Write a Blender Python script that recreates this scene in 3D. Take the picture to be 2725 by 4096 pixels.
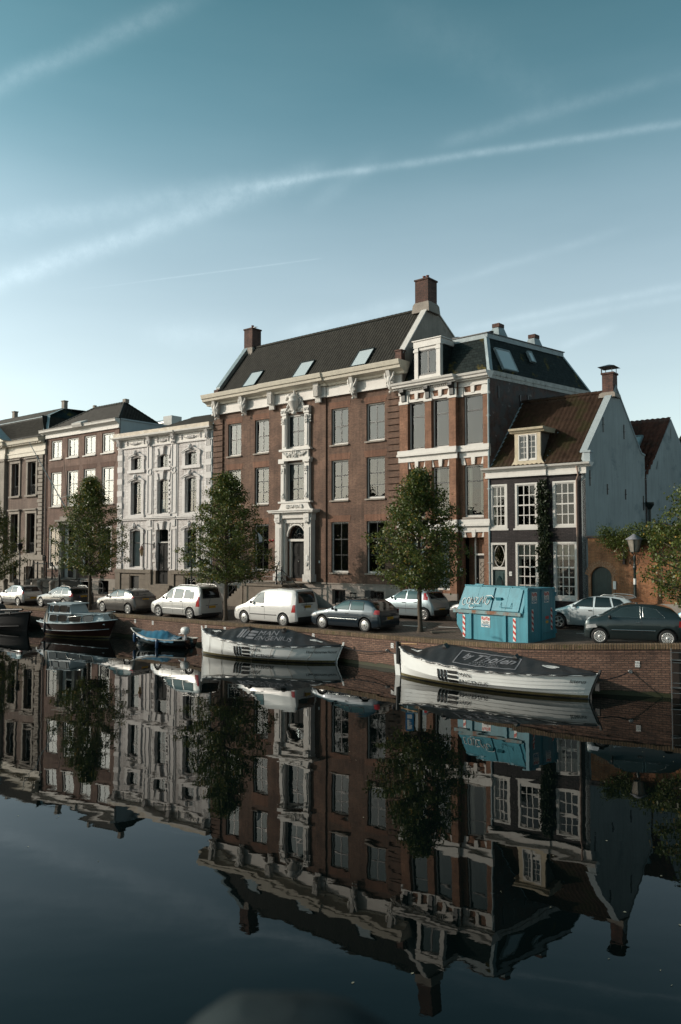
import bpy, bmesh, math, random
import numpy as np
from mathutils import Vector, Matrix, Euler
R = math.radians
rnd = random.Random(7)
scene = bpy.context.scene
COL = scene.collection
for o in list(bpy.data.objects): bpy.data.objects.remove(o)

# ------------------------------------------------------------------ camera
CZ = 4.85                                   # eye height above the water
cd = bpy.data.cameras.new('camera'); cam = bpy.data.objects.new('camera', cd); COL.objects.link(cam)
cam.location = (0, 0, CZ); cam.rotation_euler = (R(90 + 2.73), 0, 0)
cd.sensor_fit = 'VERTICAL'; cd.sensor_height = 36; cd.lens = 28.0
cd.clip_end = 5000; cd.clip_start = .05
cd.dof.use_dof = True; cd.dof.focus_distance = 42; cd.dof.aperture_fstop = 1.6
scene.camera = cam

# ------------------------------------------------------------------ sun, sky
SUN_EL, SUN_AZ = R(22), R(180)              # direction to the sun: math azimuth from +X
sv = Vector((math.cos(SUN_AZ) * math.cos(SUN_EL), math.sin(SUN_AZ) * math.cos(SUN_EL), math.sin(SUN_EL)))
sl = bpy.data.lights.new('sun', 'SUN'); so = bpy.data.objects.new('sun', sl); COL.objects.link(so)
sl.energy = 3.3; sl.angle = R(.6); sl.color = (1, .86, .73)
so.rotation_euler = (-sv).to_track_quat('-Z', 'Y').to_euler()

wd = bpy.data.worlds.new('World'); scene.world = wd; wd.use_nodes = True
NT = wd.node_tree; NT.nodes.clear()
def N(nt, t, **k):
    n = nt.nodes.new(t)
    for a, b in k.items(): setattr(n, a, b)
    return n
def math_(nt, op, a, b=None, c=None, clamp=False):
    n = N(nt, 'ShaderNodeMath', operation=op); n.use_clamp = clamp
    for i, v in enumerate((a, b, c)):
        if v is None: continue
        if isinstance(v, (int, float)): n.inputs[i].default_value = v
        else: nt.links.new(v, n.inputs[i])
    return n.outputs[0]
sky = N(NT, 'ShaderNodeTexSky', sky_type='NISHITA'); sky.sun_disc = False
sky.sun_elevation = SUN_EL; sky.sun_rotation = R(90) - SUN_AZ
sky.air_density = 1.2; sky.dust_density = 1.6; sky.ozone_density = 1.6
tint = N(NT, 'ShaderNodeMixRGB', blend_type='MULTIPLY'); tint.inputs[0].default_value = 1
bw_ = N(NT, 'ShaderNodeRGBToBW'); NT.links.new(sky.outputs[0], bw_.inputs[0])
hz = N(NT, 'ShaderNodeMixRGB', blend_type='MIX'); hz.inputs[0].default_value = .55; NT.links.new(sky.outputs[0], hz.inputs[1])
hz2 = N(NT, 'ShaderNodeMixRGB', blend_type='MULTIPLY'); hz2.inputs[0].default_value = 1; hz2.inputs[2].default_value = (.86, 1.05, 1.16, 1); NT.links.new(bw_.outputs[0], hz2.inputs[1]); NT.links.new(hz2.outputs[0], hz.inputs[2])
NT.links.new(hz.outputs[0], tint.inputs[1])
sepd = N(NT, 'ShaderNodeSeparateXYZ'); tcz = N(NT, 'ShaderNodeTexCoord'); NT.links.new(tcz.outputs['Generated'], sepd.inputs[0])
gz = N(NT, 'ShaderNodeFloatCurve'); NT.links.new(sepd.outputs[2], gz.inputs[1])
cv = gz.mapping.curves[0]; cv.points[0].location = (0, .74); cv.points[-1].location = (1, .22)
for px_, py_ in ((.12, .74), (.25, .73), (.36, .66), (.47, .50), (.58, .37)): cv.points.new(px_, py_)
gz.mapping.update()
gx = N(NT, 'ShaderNodeMapRange'); NT.links.new(sepd.outputs[0], gx.inputs[0]); gx.inputs[1].default_value = -.5; gx.inputs[2].default_value = .45; gx.inputs[3].default_value = 1.06; gx.inputs[4].default_value = .98
gy = N(NT, 'ShaderNodeMapRange'); NT.links.new(sepd.outputs[1], gy.inputs[0]); gy.inputs[1].default_value = -.45; gy.inputs[2].default_value = .35; gy.inputs[3].default_value = .62; gy.inputs[4].default_value = 1
gm_ = math_(NT, 'MULTIPLY', math_(NT, 'MULTIPLY', math_(NT, 'MULTIPLY', gz.outputs[0], 2.6), gx.outputs[0]), gy.outputs[0])
hor = N(NT, 'ShaderNodeMixRGB'); hor.inputs[1].default_value = (.40, 1.09, 1.07, 1); hor.inputs[2].default_value = (1.08, 1.05, .97, 1); hf = N(NT, 'ShaderNodeMapRange'); NT.links.new(gz.outputs[0], hf.inputs[0]); hf.inputs[1].default_value = .27; hf.inputs[2].default_value = .74; NT.links.new(hf.outputs[0], hor.inputs[0])
NT.links.new(hor.outputs[0], tint.inputs[2])
tc = N(NT, 'ShaderNodeTexCoord')
F_ = 3186.; TL = math.atan(152 / F_)
def skydir(px, py):                          # direction seen at a point of the sky
    a = (px - 1362.5) / F_; b = (2048 - py) / F_
    return Vector((a, math.cos(TL) - b * math.sin(TL), math.sin(TL) + b * math.cos(TL))).normalized()
nz = N(NT, 'ShaderNodeTexNoise'); nz.inputs['Scale'].default_value = 9; nz.inputs['Detail'].default_value = 7; nz.inputs['Roughness'].default_value = .62
NT.links.new(tc.outputs['Generated'], nz.inputs['Vector'])
nz2 = N(NT, 'ShaderNodeTexNoise'); nz2.inputs['Scale'].default_value = 45; nz2.inputs['Detail'].default_value = 6; nz2.inputs['Roughness'].default_value = .7
NT.links.new(tc.outputs['Generated'], nz2.inputs['Vector'])
# condensation trails: great circle through two directions, half width, strength, fade at each end
trails = [((0, 1120), (1250, 690), .014, .60, 1, .2), ((0, 905), (1050, 730), .016, .36, 1, .25), ((1000, 745), (2725, 495), .0052, .60, .25, 1),
          ((0, 345), (760, 0), .012, .55, 1, .5), ((1770, 575), (2725, 300), .009, .28, .2, .8), ((500, 1135), (1275, 1035), .0010, .28, .8, .05),
          ((1850, 1320), (2725, 1140), .006, .28, .2, 1), ((1900, 1345), (2725, 1185), .006, .2, .2, 1), ((1150, 1330), (1650, 1215), .011, .25, .3, .3),
          ((1800, 1130), (2450, 930), .006, .16, .4, .4), ((1250, 820), (1500, 640), .012, .2, .5, .5), ((1550, 0), (2250, 430), .03, .13, .4, .3),
          ((600, 1330), (1000, 1350), .02, .22, .6, .4), ((2250, 1390), (2450, 1310), .007, .22, .4, .4)]
acc = None
wob = math_(NT, 'MULTIPLY', math_(NT, 'SUBTRACT', nz.outputs[0], .5), .020)
for (a, b, w, s, fa, fb) in trails:
    A_, B_ = skydir(*a), skydir(*b); n_ = A_.cross(B_).normalized(); t_ = (B_ - A_)
    d = N(NT, 'ShaderNodeVectorMath', operation='DOT_PRODUCT'); NT.links.new(tc.outputs['Generated'], d.inputs[0]); d.inputs[1].default_value = n_
    dd = math_(NT, 'ADD', d.outputs['Value'], math_(NT, 'MULTIPLY', wob, min(1, w * 60)))
    dd = math_(NT, 'DIVIDE', math_(NT, 'ABSOLUTE', dd), w)
    prof = math_(NT, 'EXPONENT', math_(NT, 'MULTIPLY', math_(NT, 'MULTIPLY', dd, dd), -1.6))
    e = N(NT, 'ShaderNodeVectorMath', operation='DOT_PRODUCT'); NT.links.new(tc.outputs['Generated'], e.inputs[0]); e.inputs[1].default_value = t_.normalized()
    ea, eb = A_.dot(t_.normalized()), B_.dot(t_.normalized()); L_ = eb - ea
    def ramp(frm, to):
        m = N(NT, 'ShaderNodeMapRange', interpolation_type='SMOOTHSTEP'); NT.links.new(e.outputs['Value'], m.inputs[0])
        m.inputs[1].default_value = frm; m.inputs[2].default_value = to; return m.outputs[0]
    lo = ramp(ea - .6, ea - .4) if fa >= 1 else ramp(ea - L_ * fa * .5, ea + L_ * fa * .5 + .001)
    hi = ramp(eb + .6, eb + .4) if fb >= 1 else ramp(eb + L_ * fb * .5 + .001, eb - L_ * fb * .5)
    v = math_(NT, 'MULTIPLY', math_(NT, 'MULTIPLY', prof, lo), math_(NT, 'MULTIPLY', hi, s))
    acc = v if acc is None else math_(NT, 'ADD', acc, v)
tex = math_(NT, 'ADD', math_(NT, 'MULTIPLY', nz2.outputs[0], 1.5), -.12, clamp=True)
veil = N(NT, 'ShaderNodeTexNoise'); veil.inputs['Scale'].default_value = 2.2; veil.inputs['Detail'].default_value = 5
mp = N(NT, 'ShaderNodeMapping'); mp.inputs['Scale'].default_value = (.7, 1, 3.2); mp.inputs['Rotation'].default_value = (0, R(14), 0)
NT.links.new(tc.outputs['Generated'], mp.inputs[0]); NT.links.new(mp.outputs[0], veil.inputs['Vector'])
vv = math_(NT, 'MULTIPLY', math_(NT, 'SUBTRACT', veil.outputs[0], .42, clamp=True), .55)
fac = math_(NT, 'ADD', math_(NT, 'MULTIPLY', acc, tex), vv, clamp=True)
cl = N(NT, 'ShaderNodeMixRGB'); NT.links.new(math_(NT, 'MULTIPLY', fac, .42), cl.inputs[0]); NT.links.new(tint.outputs[0], cl.inputs[1])
br = N(NT, 'ShaderNodeMixRGB', blend_type='ADD'); br.inputs[0].default_value = 1; br.inputs[2].default_value = (3.6, 3.9, 4.0, 1)
NT.links.new(tint.outputs[0], br.inputs[1]); NT.links.new(br.outputs[0], cl.inputs[2])
bg = N(NT, 'ShaderNodeBackground'); NT.links.new(math_(NT, 'MULTIPLY', gm_, .115), bg.inputs[1])
NT.links.new(cl.outputs[0], bg.inputs[0])
wo = N(NT, 'ShaderNodeOutputWorld'); NT.links.new(bg.outputs[0], wo.inputs[0])
scene.view_settings.view_transform = 'Standard'; scene.view_settings.look = 'None'
scene.view_settings.exposure = 0.0; scene.view_settings.gamma = 1
scene.render.engine = 'CYCLES'
scene.cycles.transparent_max_bounces = 12; scene.cycles.max_bounces = 8

# ------------------------------------------------------------------ materials
def lin(c): return tuple(((v / 12.92) if v <= .04045 else ((v + .055) / 1.055) ** 2.4) for v in c)
MC = {}
def base(name):
    m = bpy.data.materials.new(name); m.use_nodes = True; nt = m.node_tree
    p = nt.nodes['Principled BSDF']; return m, nt, p
def coords(nt, mode='obj', scale=(1, 1, 1)):
    t = N(nt, 'ShaderNodeTexCoord')
    o = t.outputs['UV'] if mode == 'uv' else t.outputs['Object']
    mpn = N(nt, 'ShaderNodeMapping'); mpn.inputs['Scale'].default_value = scale; nt.links.new(o, mpn.inputs[0]); return mpn.outputs[0]
def noise(nt, vec, sc, det=4, rough=.55):
    n = N(nt, 'ShaderNodeTexNoise'); n.inputs['Scale'].default_value = sc; n.inputs['Detail'].default_value = det; n.inputs['Roughness'].default_value = rough
    nt.links.new(vec, n.inputs['Vector']); return n.outputs[0]
def mix(nt, f, a, b, mode='MIX'):
    n = N(nt, 'ShaderNodeMixRGB', blend_type=mode)
    for i, v in enumerate((f, a, b)):
        if isinstance(v, (int, float)): n.inputs[i].default_value = v
        elif isinstance(v, tuple): n.inputs[i].default_value = (*v[:3], 1)
        else: nt.links.new(v, n.inputs[i])
    return n.outputs[0]
def rng(nt, v, a, b, c=0., d=1.):
    m = N(nt, 'ShaderNodeMapRange'); nt.links.new(v, m.inputs[0])
    for i, q in enumerate((a, b, c, d)): m.inputs[i + 1].default_value = q
    return m.outputs[0]
def bumpn(nt, p, h, s, dist=.02):
    b = N(nt, 'ShaderNodeBump'); b.inputs['Strength'].default_value = s; b.inputs['Distance'].default_value = dist
    nt.links.new(h, b.inputs['Height']); nt.links.new(b.outputs[0], p.inputs['Normal'])
def mat(name, col, rough=.6, var=.18, vs=1.2, metal=0, bump=0, bs=30, spec=.5, coat=0, stain=None, streak=0):
    if name in MC: return MC[name]
    m, nt, p = base(name); v = coords(nt)
    n1 = noise(nt, v, vs, 5); c = mix(nt, rng(nt, n1, .3, .7), tuple(x * (1 - var) for x in col), tuple(min(1, x * (1 + var)) for x in col))
    if stain:
        n2 = noise(nt, v, stain[1], 6, .65); c = mix(nt, rng(nt, n2, stain[2], stain[2] + .12), c, stain[0])
    if streak:
        v2 = coords(nt, scale=(3, 3, .25)); n3 = noise(nt, v2, 2.5, 5); c = mix(nt, rng(nt, n3, .45, .75, 0, streak), c, tuple(x * .45 for x in col))
    nt.links.new(c, p.inputs['Base Color'])
    p.inputs['Roughness'].default_value = rough; p.inputs['Metallic'].default_value = metal
    p.inputs['Specular IOR Level'].default_value = spec; p.inputs['Coat Weight'].default_value = coat; p.inputs['Coat Roughness'].default_value = .04
    if bump: bumpn(nt, p, noise(nt, v, bs, 4), bump)
    MC[name] = m; return m
def brick(name, c1, c2, mortar, sc=1, bw=.21, rh=.062, var=.3, stain=None, uv=False, ms=.012, bump=.5, vertical=False):
    m, nt, p = base(name)
    if uv:
        t = N(nt, 'ShaderNodeTexCoord'); vec = t.outputs['UV']
    else:
        t = N(nt, 'ShaderNodeTexCoord'); s = N(nt, 'ShaderNodeSeparateXYZ'); nt.links.new(t.outputs['Object'], s.inputs[0])
        cb = N(nt, 'ShaderNodeCombineXYZ'); nt.links.new(math_(nt, 'ADD', s.outputs[0], s.outputs[1]), cb.inputs[0]); nt.links.new(s.outputs[2], cb.inputs[1]); vec = cb.outputs[0]
    b = N(nt, 'ShaderNodeTexBrick'); nt.links.new(vec, b.inputs['Vector'])
    b.inputs['Scale'].default_value = 1 / sc; b.inputs['Brick Width'].default_value = bw; b.inputs['Row Height'].default_value = rh; b.inputs['Mortar Size'].default_value = ms; b.inputs['Bias'].default_value = 0
    b.inputs['Color1'].default_value = (*c1, 1); b.inputs['Color2'].default_value = (*c2, 1); b.inputs['Mortar'].default_value = (*mortar, 1); b.inputs['Mortar Smooth'].default_value = .3
    n1 = noise(nt, vec, 1.1, 6, .6); n2 = noise(nt, vec, 14, 3, .6); n4 = noise(nt, vec, .35, 3, .5)
    c = mix(nt, 1., b.outputs['Color'], mix(nt, rng(nt, n1, .3, .7), (1 - var,) * 3, (1 + var * .7,) * 3), 'MULTIPLY')
    c = mix(nt, 1., c, mix(nt, rng(nt, n2, .25, .75), (.62,) * 3, (1.4,) * 3), 'MULTIPLY')
    c = mix(nt, 1., c, mix(nt, rng(nt, n4, .35, .65), (.86, .83, .82), (1.12, 1.12, 1.12)), 'MULTIPLY')
    if not uv:
        tt = coords(nt, scale=(3.2, 3.2, .22)); ns = noise(nt, tt, 1.6, 5, .6); c = mix(nt, 1., c, mix(nt, rng(nt, ns, .42, .72), (1.06, 1.06, 1.06), (.66, .64, .63)), 'MULTIPLY')
    if stain:
        for (sc_, ss, th, w) in stain:
            n3 = noise(nt, vec, ss, 6, .65); c = mix(nt, rng(nt, n3, th, th + w), c, sc_)
    nt.links.new(c, p.inputs['Base Color']); p.inputs['Roughness'].default_value = .85
    bumpn(nt, p, math_(nt, 'ADD', math_(nt, 'MULTIPLY', b.outputs['Fac'], -1), math_(nt, 'MULTIPLY', n2, .6)), bump, .012)
    MC[name] = m; return m

WHITE = mat('white_paint', (.60, .575, .54), .55, .07, 2, bump=.12, bs=25, streak=.15)
CREAM = mat('cream_paint', (.58, .53, .44), .55, .08, 2, streak=.2)
OCHRE = mat('ochre_paint', (.50, .42, .30), .6, .15, 3, streak=.3)
WTILE = brick('white_glazed_tile', (.57, .545, .535), (.64, .615, .60), (.40, .37, .36), bw=.46, rh=.27, var=.10, ms=.014, bump=.2)
BRK_D = brick('brown_red_brick', (.108, .052, .032), (.178, .092, .058), (.135, .098, .076), var=.36, stain=[((.40, .33, .28), .55, .74, .06), ((.07, .04, .03), .8, .68, .1)])
BRK_B = brick('brown_brick', (.14, .078, .058), (.20, .118, .088), (.18, .13, .11), var=.25, stain=[((.30, .22, .18), .5, .7, .08)])
BRK_A = brick('grey_brown_brick', (.135, .09, .07), (.18, .125, .10), (.17, .13, .11), var=.2)
BRK_E = brick('orange_brown_brick', (.20, .085, .045), (.29, .135, .078), (.2, .13, .09), var=.3)
BRK_F = brick('black_painted_brick', (.030, .024, .025), (.048, .038, .039), (.018, .015, .016), var=.25, bw=.24, rh=.075, bump=1.0)
BRK_S = brick('sooty_rendered_brick', (.085, .04, .033), (.12, .055, .042), (.10, .085, .08), var=.4, stain=[((.075, .07, .07), 1.3, .44, .12), ((.22, .20, .19), 1.9, .62, .06), ((.03, .028, .028), .9, .6, .12)])
BRK_G = brick('orange_garden_brick', (.26, .095, .035), (.37, .15, .06), (.24, .15, .09), var=.45, stain=[((.10, .045, .03), 1.2, .58, .14), ((.30, .22, .19), .9, .66, .1)])
BRK_Q = brick('quay_brick', (.15, .082, .058), (.235, .135, .095), (.075, .052, .042), var=.3, uv=True, bw=.23, rh=.075, stain=[((.36, .28, .23), 3.5, .72, .03), ((.055, .035, .028), .8, .6, .14)], bump=.9)
COPE_M = brick('mossy_coping_brick', (.13, .085, .045), (.21, .14, .085), (.04, .03, .02), var=.35, uv=True, bw=.085, rh=.6, ms=.012, stain=[((.075, .07, .02), 5, .55, .12)], bump=1)
CHIM = brick('chimney_brick', (.075, .036, .028), (.14, .062, .042), (.07, .05, .045), var=.4)
QUOIN = BRK_D
STONE = mat('grey_stone', (.27, .235, .20), .8, .2, 1.5, bump=.3, bs=12, stain=((.15, .13, .11), 1.5, .6), streak=.35)
STONE_P = mat('pale_plinth_stone', (.30, .265, .235), .8, .15, 1.2, bump=.25, bs=12, stain=((.2, .17, .15), 1.1, .62), streak=.35)
STONE_D = mat('dark_plinth_stone', (.17, .14, .11), .8, .2, 1.5, bump=.3, bs=12, streak=.4)
STUCCO = mat('blue_grey_stucco', (.36, .395, .40), .85, .12, .5, bump=.25, bs=6, streak=.35, stain=((.24, .28, .29), .9, .54))
STUC_L = mat('pale_blue_stucco', (.34, .39, .41), .85, .08, .7, streak=.2)
ROOF_D = mat('dark_glazed_pantile', (.020, .020, .016), .6, .4, 2.5, spec=.16)
ROOF_R = mat('red_pantile', (.042, .025, .017), .75, .35, 3, stain=((.036, .030, .014), 1.0, .50), spec=.1)
ROOF_G = mat('brown_red_pantile', (.11, .038, .024), .65, .5, 2.5, stain=((.06, .035, .025), 1.5, .55))
def slate():
    m, nt, p = base('green_black_slate'); t = N(nt, 'ShaderNodeTexCoord'); s = N(nt, 'ShaderNodeSeparateXYZ'); nt.links.new(t.outputs['Object'], s.inputs[0])
    cb = N(nt, 'ShaderNodeCombineXYZ'); nt.links.new(math_(nt, 'ADD', s.outputs[0], s.outputs[1]), cb.inputs[0]); nt.links.new(s.outputs[2], cb.inputs[1])
    b = N(nt, 'ShaderNodeTexBrick'); nt.links.new(cb.outputs[0], b.inputs['Vector']); b.inputs['Scale'].default_value = 1; b.inputs['Brick Width'].default_value = .3; b.inputs['Row Height'].default_value = .18; b.inputs['Mortar Size'].default_value = .012
    b.inputs['Color1'].default_value = (.012, .019, .019, 1); b.inputs['Color2'].default_value = (.020, .028, .027, 1); b.inputs['Mortar'].default_value = (.006, .008, .008, 1)
    n = noise(nt, cb.outputs[0], .9, 5, .6); c = mix(nt, rng(nt, n, .60, .72), b.outputs['Color'], (.14, .105, .015))
    n2 = noise(nt, cb.outputs[0], 3, 4); c = mix(nt, 1., c, mix(nt, rng(nt, n2, .3, .7), (.7, .7, .7), (1.35, 1.35, 1.35)), 'MULTIPLY')
    nt.links.new(c, p.inputs['Base Color']); p.inputs['Roughness'].default_value = .65; p.inputs['Specular IOR Level'].default_value = .1
    bumpn(nt, p, math_(nt, 'MULTIPLY', b.outputs['Fac'], -1), .6, .015); return m
SLATE = slate()
LEAD = mat('lead_sheet', (.24, .30, .32), .5, .2, 3, stain=((.38, .40, .40), 2, .6))
BLACK = mat('black_iron', (.012, .012, .013), .35, .2, 4)
BLACKD = mat('black_door_paint', (.010, .010, .010), .65, .2, 4, spec=.2)
DKGREEN = mat('dark_green_paint', (.012, .022, .02), .35, .2, 2)
DOORG = mat('blue_green_door_paint', (.018, .05, .052), .4, .12, 2)
SASH = mat('dark_sash_paint', (.010, .013, .013), .35, .1, 4)
SASHG = mat('grey_green_sash_paint', (.09, .11, .105), .4, .1, 4)
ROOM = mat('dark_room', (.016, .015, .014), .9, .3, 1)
CURT = mat('net_curtain', (.60, .60, .58), .8, .08, 3)
BLIND = mat('white_blind', (.15, .175, .185), .7, .03, 3)
METAL = mat('galvanised_steel', (.42, .42, .41), .35, .1, 4, metal=.8)
RED = mat('red_lamp_lens', (.35, .01, .012), .2, .15, 8, coat=.5)
TYRE = mat('black_rubber', (.012, .012, .012), .7, .1, 8)
PLAST = mat('black_plastic', (.02, .02, .021), .45, .1, 8)
CHROME = mat('chrome', (.62, .62, .61), .18, .04, 3, metal=1)
ALLOY = mat('alloy_rim', (.48, .48, .47), .3, .08, 8, metal=.6)
LAMP = mat('clear_lamp_lens', (.55, .56, .57), .12, .1, 9, coat=.8, metal=.4)
YEL = mat('yellow_plate', (.60, .33, .02), .4, .05, 9)
CONC = mat('weathered_concrete', (.10, .095, .09), .8, .3, 6, bump=.4, bs=30)
SIGNW = mat('white_enamel', (.72, .72, .70), .4, .05, 9)
BARK = mat('grey_bark', (.075, .058, .042), .9, .3, 8, bump=.6, bs=25)
ROPE = mat('dark_rope', (.02, .02, .022), .8, .2, 10)
WOODL = mat('varnished_wood', (.42, .24, .10), .4, .2, 6)

def glass(name='window_glass', refl=.022, tintc=(.75, .8, .8), wob=.05):
    m = bpy.data.materials.new(name); m.use_nodes = True; nt = m.node_tree; nt.nodes.clear()
    o = N(nt, 'ShaderNodeOutputMaterial'); tr = N(nt, 'ShaderNodeBsdfTransparent'); tr.inputs[0].default_value = (*tintc, 1)
    g = N(nt, 'ShaderNodeBsdfGlossy'); g.inputs['Roughness'].default_value = .01; g.inputs[0].default_value = (1, 1, 1, 1)
    lw = N(nt, 'ShaderNodeFresnel'); lw.inputs[0].default_value = 1.45
    f = math_(nt, 'ADD', math_(nt, 'MULTIPLY', lw.outputs[0], 1.2), refl, clamp=True)
    v = coords(nt); n = noise(nt, v, 1.6, 2); b = N(nt, 'ShaderNodeBump'); b.inputs['Strength'].default_value = wob; b.inputs['Distance'].default_value = .1
    nt.links.new(n, b.inputs['Height']); nt.links.new(b.outputs[0], g.inputs['Normal'])
    mx = N(nt, 'ShaderNodeMixShader'); nt.links.new(f, mx.inputs[0]); nt.links.new(tr.outputs[0], mx.inputs[1]); nt.links.new(g.outputs[0], mx.inputs[2]); nt.links.new(mx.outputs[0], o.inputs[0])
    return m
GLASS = glass(); GLASS_B = glass('bright_window_glass', .10); SKYGL = mat('skylight_painted_reflection', (.52, .58, .60), .12, .05, 1, coat=.6); LANTG = glass('clear_house_glass', .015, (.8, .78, .7))  # skylight panes: opaque pale colour stands in for the bright sky they reflect
CGLASS = mat('car_window_glass', (.03, .048, .052), .05, .3, .8, spec=.5, coat=.25)
CGLASS2 = mat('dark_car_window_glass', (.008, .011, .012), .05, .3, .8, spec=.5, coat=.15)

def paint(name, c, coat=1., metal=.35, rough=.32):
    m = mat(name, c, rough, .04, .8, metal=metal, spec=.5, coat=coat); return m
def leafmat(name, dark, light, yellow, yw=.04):
    m = bpy.data.materials.new(name); m.use_nodes = True; nt = m.node_tree; p = nt.nodes['Principled BSDF']; out = nt.nodes['Material Output']
    g = N(nt, 'ShaderNodeNewGeometry'); v = coords(nt); n = noise(nt, v, 1.5, 3)
    c = mix(nt, math_(nt, 'POWER', g.outputs['Random Per Island'], 1.3), dark, light)
    c = mix(nt, rng(nt, n, .35, .7, 0, .5), c, light)
    c = mix(nt, rng(nt, g.outputs['Random Per Island'], 1 - yw, 1 - yw + .01), c, yellow)
    nt.links.new(c, p.inputs['Base Color']); p.inputs['Roughness'].default_value = .45
    tr = N(nt, 'ShaderNodeBsdfTranslucent'); nt.links.new(c, tr.inputs[0]); ms = N(nt, 'ShaderNodeMixShader'); ms.inputs[0].default_value = .3
    nt.links.new(p.outputs[0], ms.inputs[1]); nt.links.new(tr.outputs[0], ms.inputs[2]); nt.links.new(ms.outputs[0], out.inputs[0]); return m
LEAF = leafmat('linden_leaves', (.036, .060, .014), (.135, .165, .034), (.38, .25, .05), .05)
IVY = leafmat('ivy_leaves', (.012, .022, .010), (.040, .055, .022), (.12, .13, .08), .05)
CREEP = leafmat('creeper_leaves', (.05, .075, .016), (.13, .16, .035), (.2, .2, .06))

# ------------------------------------------------------------------ mesh builder
class MB:
    def __init__(s): s.v = []; s.f = []; s.sm = []; s.uv = None
    def add(s, vs, fs, smooth=False):
        o = len(s.v); s.v += [tuple(map(float, q)) for q in vs]
        for f in fs: s.f.append(tuple(i + o for i in f)); s.sm.append(smooth)
        return s
    def box(s, x0, x1, y0, y1, z0, z1):
        return s.add([(x0, y0, z0), (x1, y0, z0), (x1, y1, z0), (x0, y1, z0), (x0, y0, z1), (x1, y0, z1), (x1, y1, z1), (x0, y1, z1)],
                     [(0, 3, 2, 1), (4, 5, 6, 7), (0, 1, 5, 4), (1, 2, 6, 5), (2, 3, 7, 6), (3, 0, 4, 7)])
    def ext(s, poly, ax, a, b, smooth=False):     # extrude a closed 2-D outline along an axis
        n = len(poly)
        def P(q, t): return (t, q[0], q[1]) if ax == 'x' else (q[0], t, q[1]) if ax == 'y' else (q[0], q[1], t)
        vs = [P(q, a) for q in poly] + [P(q, b) for q in poly]
        return s.add(vs, [tuple(range(n)), tuple(range(2 * n - 1, n - 1, -1))] + [(i, (i + 1) % n, n + (i + 1) % n, n + i) for i in range(n)], smooth)
    def ring(s, rings, caps=True, closed=True, smooth=True):
        n = len(rings[0]); vs = [p for r in rings for p in r]; fs = []
        for j in range(len(rings) - 1):
            for i in range(n if closed else n - 1): fs.append((j * n + i, j * n + (i + 1) % n, (j + 1) * n + (i + 1) % n, (j + 1) * n + i))
        s.add(vs, fs, smooth)
        if caps: s.add(rings[0], [tuple(range(n))[::-1]]); s.add(rings[-1], [tuple(range(n))])
        return s
    def tube(s, pts, r, n=8, caps=True):
        pts = [Vector(p) for p in pts]; rs = r if isinstance(r, (list, tuple)) else [r] * len(pts); rings = []
        up = None
        for i, p in enumerate(pts):
            t = (pts[min(i + 1, len(pts) - 1)] - pts[max(i - 1, 0)]).normalized()
            if up is None: up = t.orthogonal().normalized()
            else:
                up = up - t * up.dot(t); up = up.normalized() if up.length > 1e-6 else t.orthogonal().normalized()
            w = t.cross(up)
            rings.append([tuple(p + (up * math.cos(a) + w * math.sin(a)) * rs[i]) for a in [2 * math.pi * k / n for k in range(n)]])
        return s.ring(rings, caps)
    def lathe(s, prof, c=(0, 0, 0), n=16, ax='z'):
        rings = []
        for r, h in prof:
            q = []
            for k in range(n):
                a = 2 * math.pi * k / n; x, y = r * math.cos(a), r * math.sin(a)
                q.append((c[0] + x, c[1] + y, c[2] + h) if ax == 'z' else (c[0] + x, c[1] + h, c[2] + y) if ax == 'y' else (c[0] + h, c[1] + x, c[2] + y))
            rings.append(q)
        return s.ring(rings)
    def ball(s, c, r, n=8, m=5, rot=None):
        if isinstance(r, (int, float)): r = (r, r, r)
        rings = []
        for j in range(m + 1):
            ph = math.pi * (j + .02) / (m + .04) - math.pi / 2
            rings.append([(c[0] + r[0] * math.cos(ph) * math.cos(2 * math.pi * k / n), c[1] + r[1] * math.cos(ph) * math.sin(2 * math.pi * k / n), c[2] + r[2] * math.sin(ph)) for k in range(n)])
        return s.ring(rings)
    def grid(s, P, nu, nv, smooth=True):
        vs = [P(i / nu, j / nv) for j in range(nv + 1) for i in range(nu + 1)]
        return s.add(vs, [(j * (nu + 1) + i, j * (nu + 1) + i + 1, (j + 1) * (nu + 1) + i + 1, (j + 1) * (nu + 1) + i) for j in range(nv) for i in range(nu)], smooth)
    def xf(s, f): s.v = [tuple(f(*q)) for q in s.v]; return s
    def mesh(s, name, m):
        me = bpy.data.meshes.new(name); me.from_pydata(s.v, [], s.f); me.materials.append(m)
        me.polygons.foreach_set('use_smooth', s.sm)
        if s.uv:
            l = me.uv_layers.new(name='UVMap'); 
            for p in me.polygons:
                for li in p.loop_indices: l.data[li].uv = s.uv[me.loops[li].vertex_index]
        me.validate(); me.update(); return me
    def build(s, name, m, parent=None, loc=None):
        return link(name, s.mesh(name, m), parent, loc)
def link(name, me, parent=None, loc=None):
    o = bpy.data.objects.new(name, me); COL.objects.link(o)
    if parent: o.parent = parent
    if loc is not None: o.location = loc
    return o
def tag(o, label, cat, group=None, kind=None):
    if label: o['label'] = label
    if cat: o['category'] = cat
    if group: o['group'] = group
    if kind: o['kind'] = kind
    return o
def thing(name, label, cat, loc=(0, 0, 0), rz=0, group=None, sc=1.):
    o = bpy.data.objects.new(name, None); COL.objects.link(o); o.empty_display_size = .2
    o.location = loc; o.rotation_euler = (0, 0, rz); o.scale = (sc,) * 3
    return tag(o, label, cat, group)
def struct(o, label=None):
    o['kind'] = 'structure'
    if label: o['label'] = label
    return o
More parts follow.
